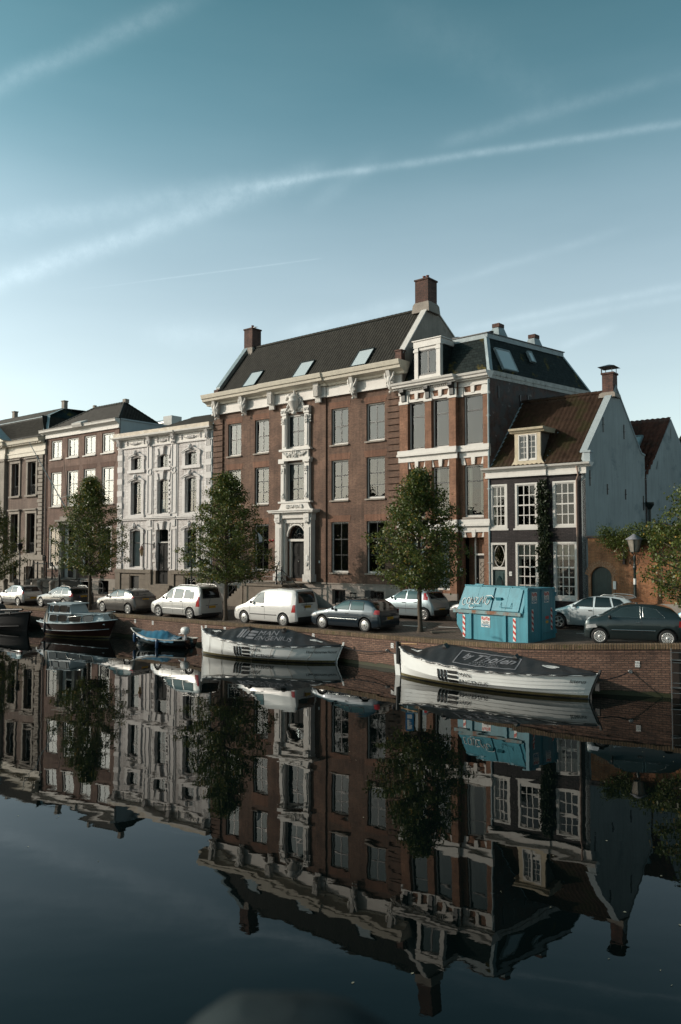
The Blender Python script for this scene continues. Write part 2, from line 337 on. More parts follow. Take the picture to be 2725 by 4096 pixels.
def text_data(body, size=1., shear=0., bold=0.):
    cu = bpy.data.curves.new('txt', 'FONT'); cu.body = body; cu.size = size; cu.shear = shear; cu.offset = bold; cu.align_x = 'LEFT'; cu.resolution_u = 3; cu.fill_mode = 'FRONT'
    ob = bpy.data.objects.new('txt', cu); COL.objects.link(ob); dg = bpy.context.evaluated_depsgraph_get(); dg.update()
    me = bpy.data.meshes.new_from_object(ob.evaluated_get(dg)); vs = [(v.co.x, v.co.y) for v in me.vertices]; fs = [tuple(p.vertices) for p in me.polygons]
    bpy.data.objects.remove(ob); bpy.data.curves.remove(cu); bpy.data.meshes.remove(me)
    xs = [v[0] for v in vs] or [0]; return vs, fs, max(xs) - min(xs)
def put_text(mb, body, size, f, width=None, shear=0., bold=0., center=False):   # f maps flat (u, v) onto a surface
    vs, fs, w = text_data(body, size, shear, bold); k = (width / w) if width else 1; off = -w * k / 2 if center else 0
    mb.add([f(a * k + off, b) for a, b in vs], fs)

# ------------------------------------------------------------------ water, ground, street, quay
def water():
    m, nt, p = base('canal_water'); v = coords(nt)
    p.inputs['Base Color'].default_value = (.0015, .0035, .0035, 1); p.inputs['Roughness'].default_value = .0; p.inputs['IOR'].default_value = 1.27
    a = coords(nt, scale=(.55, .9, 1)); n1 = noise(nt, a, .55, 3, .45); n2 = noise(nt, v, 3.2, 3, .5)
    # calm towards open sheets, livelier in drifting patches
    n3 = noise(nt, v, .16, 3); k = rng(nt, n3, .38, .68, .15, 1.)
    h = math_(nt, 'ADD', math_(nt, 'MULTIPLY', n1, .0075), math_(nt, 'MULTIPLY', math_(nt, 'MULTIPLY', n2, k), .0006))
    b = N(nt, 'ShaderNodeBump'); b.inputs['Strength'].default_value = 1; b.inputs['Distance'].default_value = 1
    nt.links.new(h, b.inputs['Height']); nt.links.new(b.outputs[0], p.inputs['Normal']); return m
struct(MB().add([(-400, -200, 0), (400, -200, 0), (400, 400, 0), (-400, 400, 0)], [(0, 1, 2, 3)]).build('water', water()))

QP = [(-62, 85.5, 1.2), (-22.6, 52.8, 1.22), (-13.3, 45.8, 1.24), (-5.76, 39.66, 1.265), (-1.08, 35.9, 1.30), (1.94, 32.9, 1.34), (4.16, 30.5, 1.42), (5.68, 28.75, 1.5), (7.45, 27.6, 1.59), (9.08, 26.95, 1.68), (11.3, 26.2, 1.78), (15, 25.2, 1.85), (30, 21.5, 1.9)]
FP = [(-75, 104), (-34.4, 72), (-23.44, 63.28), (-16.05, 57.4), (-8.2, 51.54), (3.26, 42.05), (7.27, 38.53), (11.03, 35.52), (32, 18.7)]
EX, EN = (.77, -.638), (.638, .77)
def smooth(poly, it=2):
    for _ in range(it):
        o = [poly[0]]
        for a, b in zip(poly, poly[1:]):
            o.append(tuple(.75 * p + .25 * q for p, q in zip(a, b))); o.append(tuple(.25 * p + .75 * q for p, q in zip(a, b)))
        o.append(poly[-1]); poly = o
    return poly
QS = smooth(QP, 2)
def at_s(poly, s):
    ss = [p[0] * EX[0] + p[1] * EX[1] for p in poly]
    for i in range(len(poly) - 1):
        if ss[i] <= s <= ss[i + 1]:
            t = (s - ss[i]) / (ss[i + 1] - ss[i]); return tuple(a + (b - a) * t for a, b in zip(poly[i], poly[i + 1]))
    return poly[0] if s < ss[0] else poly[-1]
def street_z(x, y):
    s = x * EX[0] + y * EX[1]; q = at_s(QS, s); f = at_s(FP, s)
    pq = q[0] * EN[0] + q[1] * EN[1]; pf = f[0] * EN[0] + f[1] * EN[1]; fr = (x * EN[0] + y * EN[1] - pq) / (pf - pq)
    return sz(q[2] - .17, fr)
def sz(zq, fr):
    t = min(1, max(0, (fr - .2) / .45)); t = t * t * (3 - 2 * t); return zq + (max(1.5, zq) - zq) * t
def clinker(name, c1, c2, mo, bw, rh, ang=40):
    m, nt, p = base(name); t = N(nt, 'ShaderNodeTexCoord'); mpn = N(nt, 'ShaderNodeMapping'); mpn.inputs['Rotation'].default_value = (0, 0, R(ang)); nt.links.new(t.outputs['Object'], mpn.inputs[0])
    b = N(nt, 'ShaderNodeTexBrick'); nt.links.new(mpn.outputs[0], b.inputs['Vector']); b.inputs['Scale'].default_value = 1; b.inputs['Brick Width'].default_value = bw; b.inputs['Row Height'].default_value = rh; b.inputs['Mortar Size'].default_value = .012
    b.inputs['Color1'].default_value = (*c1, 1); b.inputs['Color2'].default_value = (*c2, 1); b.inputs['Mortar'].default_value = (*mo, 1)
    n = noise(nt, mpn.outputs[0], .8, 6, .65); c = mix(nt, 1., b.outputs['Color'], mix(nt, rng(nt, n, .3, .7), (.6, .6, .6), (1.35, 1.3, 1.25)), 'MULTIPLY')
    nt.links.new(c, p.inputs['Base Color']); p.inputs['Roughness'].default_value = .75; bumpn(nt, p, math_(nt, 'MULTIPLY', b.outputs['Fac'], -1), .8, .02); return m
STREET = clinker('street_clinkers', (.10, .075, .062), (.17, .13, .105), (.03, .025, .02), .2, .1)
PAVE = clinker('pavement_slabs', (.17, .14, .12), (.22, .185, .155), (.06, .05, .045), .3, .3)
S0, S1 = at_s(QS, -1e9), at_s(QS, 1e9)
sa = S0[0] * EX[0] + S0[1] * EX[1]; sb = S1[0] * EX[0] + S1[1] * EX[1]
rows = []; FR = [0, .1, .2, .28, .36, .44, .52, .6, .7, .80]
NS = 120
def pt(s, fr, dz=0, zo=None):
    q = at_s(QS, s); f = at_s(FP, s); return (q[0] + (f[0] - q[0]) * fr, q[1] + (f[1] - q[1]) * fr, (sz(q[2] - .17, fr) if zo is None else zo(q, fr)) + dz)
def strip(frs, dz=0, back=0):
    m = MB()
    vs = [pt(sa + (sb - sa) * i / NS, fr, dz) for i in range(NS + 1) for fr in frs]; n = len(frs)
    return m.add(vs, [(i * n + j, (i + 1) * n + j, (i + 1) * n + j + 1, i * n + j + 1) for i in range(NS) for j in range(n - 1)], True)
struct(strip(FR).build('street', STREET))
pv = strip([.80, .9, 1.0, 1.06], .11)
pv.add([p for i in range(NS + 1) for p in (pt(sa + (sb - sa) * i / NS, .80, -.02), pt(sa + (sb - sa) * i / NS, .80, .11))], [(2 * i, 2 * i + 2, 2 * i + 3, 2 * i + 1) for i in range(NS)])
struct(pv.build('pavement', PAVE))
struct(MB().add([(f[0], f[1], 1.45) for f in FP] + [(400, 20, 1.45), (400, 500, 1.45), (-500, 500, 1.45), (-400, 230, 1.45)], [tuple(range(len(FP) + 4))]).build('ground', STREET))
# painted parking marks
for x, y, a, L in [(1.1, 38.2, -40, 1.3), (3.3, 36.6, -40, 1.1), (5.0, 35.4, -35, 1.5), (4.6, 36.2, 12, 1.9), (10.2, 31.9, -30, 1.6), (-3.2, 42.4, -40, 1.2)]:
    m = MB(); c, s = math.cos(R(a)), math.sin(R(a))
    vs = [(x + u * c - w * s, y + u * s + w * c) for u, w in ((-L / 2, -.05), (L / 2, -.05), (L / 2, .05), (-L / 2, .05))]
    struct(m.add([(q[0], q[1], street_z(*q) + .006) for q in vs], [(0, 1, 2, 3)]).build('parking_line', SIGNW))

def quay_n(i):
    a, b = QS[max(i - 1, 0)], QS[min(i + 1, len(QS) - 1)]; d = Vector((b[0] - a[0], b[1] - a[1])).normalized(); return (d.y, -d.x)    # towards the water
def quay_sheet(prof, name, m, parent=None):
    mb = MB(); uv = []; s = 0; n = len(prof)
    for i, q in enumerate(QS):
        nx, ny = quay_n(i)
        if i: s += math.dist(q[:2], QS[i - 1][:2])
        v = 0
        for k, (o, z) in enumerate(prof):
            if k: v += math.dist(prof[k], prof[k - 1])
            mb.v.append((q[0] + nx * o, q[1] + ny * o, q[2] + z)); uv.append((s, v))
    for i in range(len(QS) - 1):
        for k in range(n - 1): mb.f.append((i * n + k, (i + 1) * n + k, (i + 1) * n + k + 1, i * n + k + 1)); mb.sm.append(False)
    mb.uv = uv; return mb.build(name, m, parent)
qw = quay_sheet([(-.05, -3.5), (-.05, -.30), (-.035, -.295), (-.035, -.17), (-.6, -.17)], 'quay_wall', BRK_Q)
tag(qw, 'long brown brick quay wall between the canal and the parked cars', 'wall')
quay_sheet([(-.03, -.172), (.0, -.168), (.008, -.012), (-.01, 0), (-.42, 0), (-.42, -.2)], 'coping', COPE_M, qw)

def algae():
    m = bpy.data.materials.new('waterline_algae'); m.use_nodes = True; nt = m.node_tree; p = nt.nodes['Principled BSDF']; t = N(nt, 'ShaderNodeTexCoord')
    n = noise(nt, t.outputs['UV'], 2.2, 6, .65); s_ = N(nt, 'ShaderNodeSeparateXYZ'); nt.links.new(t.outputs['UV'], s_.inputs[0])
    p.inputs['Base Color'].default_value = (.030, .034, .012, 1); p.inputs['Roughness'].default_value = .6
    nt.links.new(rng(nt, math_(nt, 'ADD', math_(nt, 'MULTIPLY', s_.outputs[1], -5.2), math_(nt, 'ADD', n, .75)), .38, .62), p.inputs['Alpha']); return m
mb = MB(); mb.uv = []; s_ = 0
for i, q in enumerate(QS):
    nx, ny = quay_n(i); s_ += math.dist(q[:2], QS[i - 1][:2]) if i else 0
    for z in (-.1, .42): mb.v.append((q[0] - nx * .044, q[1] - ny * .044, z)); mb.uv.append((s_, z))
for i in range(len(QS) - 1): mb.f.append((2 * i, 2 * i + 2, 2 * i + 3, 2 * i + 1)); mb.sm.append(False)
mb.build('waterline_algae', algae(), qw)
def quay_frame(X):                             # point and frame on the quay face for a given X
    for i in range(len(QS) - 1):
        if QS[i][0] <= X <= QS[i + 1][0]:
            t = (X - QS[i][0]) / (QS[i + 1][0] - QS[i][0]); q = [a + (b - a) * t for a, b in zip(QS[i], QS[i + 1])]
            d = Vector((QS[i + 1][0] - QS[i][0], QS[i + 1][1] - QS[i][1])).normalized(); return Vector(q), d, Vector((d.y, -d.x))
# number plates screwed to the quay
def ratioX(px):                                # X on the quay for a bearing
    r = (px - 1362.5) / F_; best = min(range(3000), key=lambda k: abs((lambda q: q[0][0] / q[0][1] - r)(quay_frame(-30 + k * .015)))); return -30 + best * .015
for k, (px, dn, num, lab) in enumerate([(543, .33, '021', 'small white berth plate on the quay left of the dinghy bow'), (613, .33, '023', 'small white berth plate on the quay above the blue tarp of the dinghy'),
                                 (825, .33, '025', 'small white berth plate above the bow of the first covered sloop'), (900, .33, '027', 'small white berth plate on the quay below the silver people carrier and white van'), (1252, .30, '029', 'small white berth plate below the dark blue hatchback, by the sloop tent'),
                                 (1566, .40, '031', 'small white berth plate on the quay left of the street tree root'), (1724, .42, '033', 'small white berth plate on the quay between tree and skip'), (2541, .66, '033', 'small white berth plate on the quay left of the steel ladder')]):
    q, d, n = quay_frame(ratioX(px)); o = thing('berth_plate', lab, 'sign', (q.x + n.x * -.045, q.y + n.y * -.045, q.z - dn), math.atan2(d.y, d.x), 'berth plates along the quay')
    MB().box(-.075, .075, -.012, 0, -.10, .10).build('plate', SIGNW, o)
    t = MB(); put_text(t, 'NIG', .085, lambda u, v: (u, -.0135, v + .012), center=True); put_text(t, num, .085, lambda u, v: (u, -.0135, v - .075), center=True); t.build('lettering', BLACK, o)
# ladder let into the quay
q, d, n = quay_frame(10.85); o = thing('quay_ladder', 'grey steel ladder with five rungs on the brick quay wall at the right', 'ladder', (q.x, q.y, 0), math.atan2(d.y, d.x))
zt = q.z - .12
for sx in (0, .52): MB().box(sx - .012, sx + .012, -.12, -.06, -.5, zt).build('rail', METAL, o)
for k in range(6): MB().tube([(0, -.09, zt - .14 - k * .33), (.52, -.09, zt - .14 - k * .33)], .012, 6).build('rung', METAL, o)
for k in range(2): MB().box(-.02, .54, -.07, .06, zt - .4 - k * .9, zt - .37 - k * .9).build('bracket', METAL, o)
m_ = MB().box(.04, .48, .02, .058, -.5, zt - .02).build('recess_lining', mat('dark_recess_brick', (.035, .025, .02), .8), o)  # flat dark panel just proud of the wall, in place of a hollow recess

# ------------------------------------------------------------------ facade kit (house space: x along the front, y into the house, z up)
HS = .875
def on_plane_house(P0, D, label, cat='house', name='canal_house', z=4.85 - 3.7 * HS, group='canal houses along the quay'):
    o = thing(name, label, cat, (P0[0] * HS, P0[1] * HS, z), math.atan2(D[1], D[0]), group, HS); return o
def facade(root, m, x0, x1, z0, z1, ops, y=0, rev=.22, name='wall', depth=None, extra=None, shear=0):
    xs = sorted({x0, x1, *[v for o in ops for v in (o[0], o[1])]}); zs = sorted({z0, z1, *[v for o in ops for v in (o[2], o[3])]})
    xs = [v for v in xs if x0 <= v <= x1]; zs = [v for v in zs if z0 <= v <= z1]
    mb = extra or MB()
    for i in range(len(xs) - 1):
        for j in range(len(zs) - 1):
            cx, cz = (xs[i] + xs[i + 1]) / 2, (zs[j] + zs[j + 1]) / 2
            if any(o[0] < cx < o[1] and o[2] < cz < o[3] for o in ops): continue
            mb.add([(xs[i], y, zs[j]), (xs[i + 1], y, zs[j]), (xs[i + 1], y, zs[j + 1]), (xs[i], y, zs[j + 1])], [(0, 1, 2, 3)])
    for o in ops:
        a, b, c, d = o[:4]; e = y + rev
        if b <= x0 or a >= x1: continue
        for q in ([(a, y, c), (a, e, c), (a, e, d), (a, y, d)], [(b, y, d), (b, e, d), (b, e, c), (b, y, c)], [(a, y, d), (a, e, d), (b, e, d), (b, y, d)], [(a, e, c), (a, y, c), (b, y, c), (b, e, c)]): mb.add(q, [(0, 1, 2, 3)])
    if depth:
        s = lambda x, yy, z: (x + shear * yy, yy, z)
        mb.add([s(x0, y, z0), s(x0, depth, z0), s(x0, depth, z1), s(x0, y, z1)], [(0, 3, 2, 1)])
        mb.add([s(x1, y, z0), s(x1, depth, z0), s(x1, depth, z1), s(x1, y, z1)], [(0, 1, 2, 3)])
        mb.add([s(x0, depth, z0), s(x1, depth, z0), s(x1, depth, z1), s(x0, depth, z1)], [(3, 2, 1, 0)])
    return mb if extra else mb.build(name, m, root)
WC = {}
def window(root, x0, x1, z0, z1, y=.12, fm=WHITE, sm=SASH, fw=.075, cols=2, split=.5, lo=1, up=1, sill=STONE, gl=GLASS, arch=0, curtain=None, blind=0, sillw=.08, mt=.048, label=None, pname='window', frame_fw=None):
    w, h = x1 - x0, z1 - z0; k = (round(w, 2), round(h, 2), fm.name, sm.name, fw, cols, split, lo, up, sill and sill.name, gl.name, arch, curtain, blind, mt)
    ft = frame_fw or fw
    if k not in WC:
        d = {}
        f = MB().box(0, ft, 0, .1, 0, h).box(w - ft, w, 0, .1, 0, h).box(ft, w - ft, 0, .1, h - fw, h).box(ft, w - ft, 0, .1, 0, fw * 1.5); d['f'] = f.mesh('window', fm)
        s = MB(); a, b, c, e = ft, w - ft, fw * 1.5, h - fw; t = .05; yy0, yy1 = .045, .085
        s.box(a, a + t, yy0, yy1, c, e).box(b - t, b, yy0, yy1, c, e).box(a + t, b - t, yy0, yy1, c, c + t).box(a + t, b - t, yy0, yy1, e - t, e)
        zs = c + (e - c) * split
        if split < 1: s.box(a + t, b - t, yy0 - .012, yy1, zs - .035, zs + .035)
        iw = b - a - 2 * t
        for i in range(1, cols):
            xc = a + t + iw * i / cols; s.box(xc - mt / 2, xc + mt / 2, yy0 + .008, yy1 - .004, c + t, e - t)
        for (q0, q1, nn) in ((c + t, zs - .035, lo), (zs + .035, e - t, up)):
            for i in range(1, nn): zc = q0 + (q1 - q0) * i / nn; s.box(a + t, b - t, yy0 + .010, yy1 - .006, zc - mt / 2, zc + mt / 2)
        d['s'] = s.mesh('sash', sm)
        d['p'] = MB().add([(a, .07, c), (b, .07, c), (b, .07, e), (a, .07, e)], [(0, 1, 2, 3)]).mesh('pane', gl)
        if sill: d['l'] = MB().box(-sillw, w + sillw, -.12 - y, .02, -.09, 0).mesh('sill', sill)
        if curtain:
            cu = MB(); n = 26
            def fold(u0, u1, q0, q1):
                cu.grid(lambda p, q: (u0 + (u1 - u0) * p, .17 + .018 * math.sin(p * (u1 - u0) * 55), q0 + (q1 - q0) * q), n, 1)
            if curtain == 'sides': fold(a, a + iw * .27, c, e); fold(b - iw * .27, b, c, e)
            elif curtain == 'left': fold(a, a + iw * .38, c, e)
            elif curtain == 'full': fold(a, b, c, e)
            elif curtain == 'valance': fold(a, b, e - (e - c) * .30, e); fold(a, a + iw * .14, c, e); fold(b - iw * .14, b, c, e)
            elif curtain == 'low': fold(a, b, c, c + (e - c) * .42)
            d['c'] = cu.mesh('curtain', CURT)
        if blind:
            q0 = e - (e - c) * blind; bl = MB(); nn = max(2, int((e - q0) / .06))
            for i in range(nn): z_ = q0 + (e - q0) * i / nn; bl.add([(a, .14, z_), (b, .14, z_), (b, .165, z_ + .05), (a, .165, z_ + .05)], [(0, 1, 2, 3)])
            d['b'] = bl.mesh('blind', BLIND)
        WC[k] = d
    d = WC[k]; o = link(pname, d['f'], root, (x0, y, z0))
    if label: o['label'] = label
    link('sash', d['s'], o); p = link('pane', d['p'], o); p.rotation_euler = (R(rnd.uniform(-.25, .25)), 0, R(rnd.uniform(-.5, .5)))
    if 'l' in d: link('sill', d['l'], o)
    if 'c' in d: link('curtain', d['c'], o)
    if 'b' in d: link('blind', d['b'], o)
    return o
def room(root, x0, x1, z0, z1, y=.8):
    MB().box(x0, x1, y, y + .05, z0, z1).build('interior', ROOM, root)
def cornice(mb, x0, x1, prof, ends=True):       # prof: list of (y, z), y negative = outward
    return mb.ext(prof, 'x', x0, x1)
def tiles(root, m, A, U, V, cw, rh, name='roof', ul=lambda v: 0., ur=lambda v: 1., amp=.035, lift=.03):
    A, U, V = Vector(A), Vector(U), Vector(V); Lu, Lv = U.length, V.length; u_, v_ = U / Lu, V / Lv; n_ = u_.cross(v_)
    nr = max(1, round(Lv / rh)); nc = max(1, round(Lu / cw)); prof = [0, .45, 1, .55]; N4 = nc * 4
    us = [i / N4 for i in range(N4 + 1)]; vs = []; fs = []
    for j in range(nr):
        for e, (vv, lf) in enumerate(((j / nr, lift), ((j + 1) / nr + .0, 0.004))):
            a, b = ul(vv), ur(vv)
            for i, u in enumerate(us):
                uu = min(max(u, a), b); h = prof[i % 4] * amp + lf + .004 * math.sin(i * 12.9 + j * 7.3)
                vs.append(tuple(A + U * uu + V * vv + n_ * h))
    n = N4 + 1
    for j in range(nr):
        o = 2 * j * n; a = max(ul(j / nr), ul((j + 1) / nr)) ; b = min(ur(j / nr), ur((j + 1) / nr)); a0 = min(ul(j / nr), ul((j + 1) / nr)); b0 = max(ur(j / nr), ur((j + 1) / nr))
        for i in range(N4):
            if us[i + 1] <= a0 or us[i] >= b0: continue
            fs.append((o + i, o + i + 1, o + n + i + 1, o + n + i))
            if j < nr - 1: fs.append((o + n + i, o + n + i + 1, o + 2 * n + i + 1, o + 2 * n + i))
            if j == 0: pass
    mb = MB(); mb.v = vs; mb.f = fs; mb.sm = [True] * len(fs); o = mb.build(name, m, root); return o
def carve(mb, cx, cz, w, h, n, seed, y=-.1, d=.06):
    r = random.Random(seed)
    for i in range(n):
        t = r.random(); dx = w / 2 * r.random(); dz = h * (r.random() - .5) * (1 - .45 * dx / (w / 2)); s = r.uniform(.035, .085)
        for sg in (-1, 1): mb.ball((cx + sg * dx, y, cz + dz), (s, d * r.uniform(.7, 1.3), s * r.uniform(.7, 1.3)), 7, 4)
    return mb
def swag(mb, x0, x1, z, drop, y, r=.045, n=9):
    for i in range(n + 1):
        t = i / n; mb.ball((x0 + (x1 - x0) * t, y, z - drop * 4 * t * (1 - t)), r * (1 + .8 * math.sin(math.pi * t)), 7, 4)
def arcpts(x0, x1, z, rise, n=12):
    xm = (x0 + x1) / 2; h = (x1 - x0) / 2
    if rise >= h * .98: return [(xm - h * math.cos(math.pi * i / n), z + rise * math.sin(math.pi * i / n)) for i in range(n + 1)]
    rr = (h * h + rise * rise) / (2 * rise); a = math.asin(h / rr)
    return [(xm + rr * math.sin(-a + 2 * a * i / n), z + rr * math.cos(-a + 2 * a * i / n) - rr * math.cos(a)) for i in range(n + 1)]
def spandrel(mb, x0, x1, zt, rise, y0, y1, n=12):  # fills the corners above a segmental arch inside a rectangular hole (top at zt)
    p = arcpts(x0, x1, zt - rise, rise, n)
    for (a, b) in zip(p, p[1:]):
        mb.add([(a[0], y0, a[1]), (b[0], y0, b[1]), (b[0], y0, zt), (a[0], y0, zt), (a[0], y1, a[1]), (b[0], y1, b[1])], [(0, 1, 2, 3), (0, 4, 5, 1)])
def chimney(root, x0, x1, y0, y1, z0, z1, m=CHIM, pots=1, base_h=.7, cap=True):
    c = MB().box(x0, x1, y0, y1, z0, z1).box(x0 - .05, x1 + .05, y0 - .05, y1 + .05, z1, z1 + .1).build('chimney', m, root)
    if base_h:
        b = MB(); e = .16
        b.ring([[(x0 - e, y0 - e, z0 - base_h * .4), (x1 + e, y0 - e, z0 - base_h * .4), (x1 + e, y1 + e, z0 - base_h * .4), (x0 - e, y1 + e, z0 - base_h * .4)], [(x0 - e * .7, y0 - e * .7, z0 + base_h * .35), (x1 + e * .7, y0 - e * .7, z0 + base_h * .35), (x1 + e * .7, y1 + e * .7, z0 + base_h * .35), (x0 - e * .7, y1 + e * .7, z0 + base_h * .35)],
                [(x0 - .02, y0 - .02, z0 + base_h * .6), (x1 + .02, y0 - .02, z0 + base_h * .6), (x1 + .02, y1 + .02, z0 + base_h * .6), (x0 - .02, y1 + .02, z0 + base_h * .6)]], smooth=False)
        b.build('flashing', STONE, c)
    for i in range(pots):
        MB().lathe([(.10, 0), (.09, .25), (.11, .27), (.11, .32)], ((x0 + x1) / 2 + .26 * (i - (pots - 1) / 2), (y0 + y1) / 2, z1 + .1), 10).build('chimney_pot', mat('terracotta', (.16, .05, .035), .7, .2, 5), c)
    return c
def pipe(root, x, z0, z1, y=-.1, r=.05, m=None, top=None):
    b = MB().tube([(x, y, z0), (x, y, z1)] + (top or []), r, 8); 
    for k in range(3): z = z0 + (z1 - z0) * (k + .7) / 3.2; b.box(x - r * 1.5, x + r * 1.5, y - r * 1.3, y + .1, z, z + .05)
    return b.build('downpipe', m or LEAD, root)
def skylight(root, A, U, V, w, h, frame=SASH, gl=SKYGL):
    A, U, V = Vector(A), Vector(U).normalized(), Vector(V).normalized(); n = U.cross(V); f = MB()
    def bx(u0, u1, v0, v1, n0, n1): f.add([tuple(A + U * u + V * v + n * k) for k in (n0, n1) for u, v in ((u0, v0), (u1, v0), (u1, v1), (u0, v1))], [(0, 3, 2, 1), (4, 5, 6, 7), (0, 1, 5, 4), (1, 2, 6, 5), (2, 3, 7, 6), (3, 0, 4, 7)])
    t = .07; bx(0, t, 0, h, -.02, .12); bx(w - t, w, 0, h, -.02, .12); bx(t, w - t, 0, t, -.02, .12); bx(t, w - t, h - t, h, -.02, .14)
    o = f.build('skylight', frame, root)
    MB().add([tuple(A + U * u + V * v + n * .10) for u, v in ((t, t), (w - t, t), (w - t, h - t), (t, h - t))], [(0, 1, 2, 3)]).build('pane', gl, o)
    return o

# ================================================================== the big brick house (D)
DD = (.7705, -.6374)
H = on_plane_house((-9.37, 58.9), DD, 'tall brown brick town house with carved white portal, three skylights and two chimneys')
W = 16.95
rowsD = [(2.25, 5.5), (6.9, 9.5), (10.5, 12.88)]; colsD = [(1.48, 2.87), (4.27, 5.68), (11.39, 12.8), (14.28, 15.7)]
basD = [(1.45, 2.58), (3.9, 4.93), (11.5, 12.6), (14.45, 15.65)]
ops = [(a, b, c, d) for a, b in colsD for c, d in rowsD] + [(7.5, 9.25, 6.9, 9.62), (7.5, 9.25, 10.52, 12.88), (7.72, 9.33, 1.82, 5.42)]
w_ = MB(); facade(H, BRK_D, 0, W, 1.55, 13.75, ops, extra=w_, depth=10); spandrel(w_, 7.72, 9.33, 5.42, .80, 0, .3)
# centre bay stands forward a little
def slab(mb, x0, x1, z0, z1, ops, y): facade(None, None, x0, x1, z0, z1, ops, y=y, rev=abs(y), extra=mb); mb.box(x0 - .001, x0, y, 0, z0, z1); mb.box(x1, x1 + .001, y, 0, z0, z1)
slab(w_, 5.79, 10.98, 1.62, 13.7, [o for o in ops if 7 < o[0] < 9.4], -.09)
w_.build('wall', BRK_D, H)
facade(H, STONE_P, -.03, W + .03, -.4, 1.55, [(a, b, .22, 1.17) for a, b in basD], y=-.05, rev=.3, name='plinth')
MB().box(-.06, W + .06, -.1, .0, 1.5, 1.58).box(5.7, 11.07, -.17, -.1, 1.5, 1.6).build('plinth_moulding', STONE, H)
room(H, .2, W - .2, .1, 13.6, .9)
q = MB()
for k in range(30):
    z = 1.75 + k * .40
    if z + .3 > 13.65: break
    q.box(.0, .99, -.11, 0, z, z + .335); q.box(15.95, 16.93, -.11, 0, z, z + .335)
q.build('quoin', BRK_D, H)
# flat gauged arches
g = MB()
for a, b in colsD:
    for c, d in rowsD: g.ext([(a - .12, d), (b + .12, d), (b + .2, d + .42), (a - .2, d + .42)], 'y', -.012, .02)
g.build('window_arch', brick('gauged_brick', (.19, .085, .05), (.25, .12, .075), (.1, .06, .04), bw=.065, rh=.5, var=.15), H)
for i, (a, b) in enumerate(colsD):
    for j, (c, d) in enumerate(rowsD):
        top = j == 2; gr = j == 0
        window(H, a, b, c, d, y=.13, split=.5 if top else (.62 if j == 1 else .66), lo=1 if top else 2, up=1, blind=(.98 if (top and i > 1) or (top and i == 0) else 0), gl=GLASS, curtain=None, fm=WHITE)
for a, b in basD: window(H, a, b, .22, 1.17, y=.12, fm=STONE_P, sm=BLACK, cols=3, split=1, lo=1, sill=None, fw=.05)
window(H, 7.5, 9.25, 10.52, 12.88, y=.02, fm=WHITE, fw=.12, sill=None, blind=.98)
window(H, 7.5, 9.25, 6.9, 9.62, y=.02, fm=WHITE, fw=.12, split=.6, lo=2, sill=None, blind=.45)
# white carved centrepiece
p = MB()
for s in (-1, 1):
    X = lambda v: 8.42 + s * v
    p.box(min(X(.83), X(1.22)), max(X(.83), X(1.22)), -.28, -.09, 10.5, 13.1); p.box(min(X(.92), X(1.13)), max(X(.92), X(1.13)), -.33, -.28, 10.7, 12.7)
    p.box(min(X(.80), X(1.28)), max(X(.80), X(1.28)), -.34, -.09, 12.85, 13.32)
    p.box(min(X(.85), X(1.28)), max(X(.85), X(1.28)), -.32, -.09, 6.95, 9.65); p.box(min(X(.95), X(1.18)), max(X(.95), X(1.18)), -.38, -.32, 7.15, 9.3)
    p.box(min(X(.85), X(1.4)), max(X(.85), X(1.4)), -.46, -.09, 9.55, 9.72)
    carve(p, X(1.03), 9.1, .26, .8, 9, 3 + s, -.38, .05); carve(p, X(1.03), 12.4, .2, .8, 7, 5 + s, -.34, .05); carve(p, X(1.05), 7.4, .2, .5, 5, 9, -.38, .04); carve(p, X(1.05), 13.08, .3, .3, 6, 15, -.36, .05); carve(p, X(1.3), 12.5, .1, .8, 7, 25, -.2, .05)
p.box(7.0, 9.84, -.38, -.09, 10.38, 10.52).box(7.22, 9.62, -.28, -.09, 9.86, 10.40).box(6.98, 9.86, -.42, -.09, 9.70, 9.86).box(6.95, 9.89, -.4, -.09, 6.86, 6.97)
p.ext([(6.85, 6.38), (9.99, 6.38), (9.8, 6.5), (9.62, 6.86), (7.22, 6.86), (7.04, 6.5)], 'y', -.34, -.09)
p.build('window_surround', WHITE, H)
c_ = MB(); carve(c_, 8.42, 10.1, 1.9, .42, 26, 21, -.32, .07); carve(c_, 8.42, 10.15, .5, .6, 14, 22, -.36, .08); swag(c_, 7.4, 8.2, 10.25, .16, -.34); swag(c_, 8.64, 9.44, 10.25, .16, -.34); carve(c_, 8.42, 6.62, 1.5, .26, 22, 23, -.38, .06)
c_.build('carved_festoon', WHITE, H)
u_ = MB().lathe([(.02, -.82), (.12, -.8), (.20, -.72), (.09, -.62), (.13, -.5), (.34, -.25), (.40, .02), (.44, .06), (.40, .12), (.36, .3), (.42, .36), (.30, .42), (.26, .5), (.12, .6), (.05, .75), (.08, .8), (.02, .88)], (8.42, -.36, 13.62), 14)
swag(u_, 7.62, 8.1, 13.9, -.25, -.3, .08); 
for s in (-1, 1):
    for t in range(9): u_.ball((8.42 + s * (.42 + .06 * t), -.26, 13.95 - .11 * t + .03 * (t % 2)), (.09, .08, .09), 7, 4)
    u_.tube([(8.42 + s * .35, -.36, 13.9), (8.42 + s * .6, -.34, 13.75), (8.42 + s * .45, -.34, 13.5)], .05, 6)
u_.ext([(7.45, 13.0), (9.4, 13.0), (9.3, 13.2), (8.9, 13.5), (8.42, 14.1), (7.94, 13.5), (7.55, 13.2)], 'y', -.2, -.09); carve(u_, 8.42, 13.15, 1.6, .25, 16, 44, -.26, .06)
u_.build('carved_urn', WHITE, H)
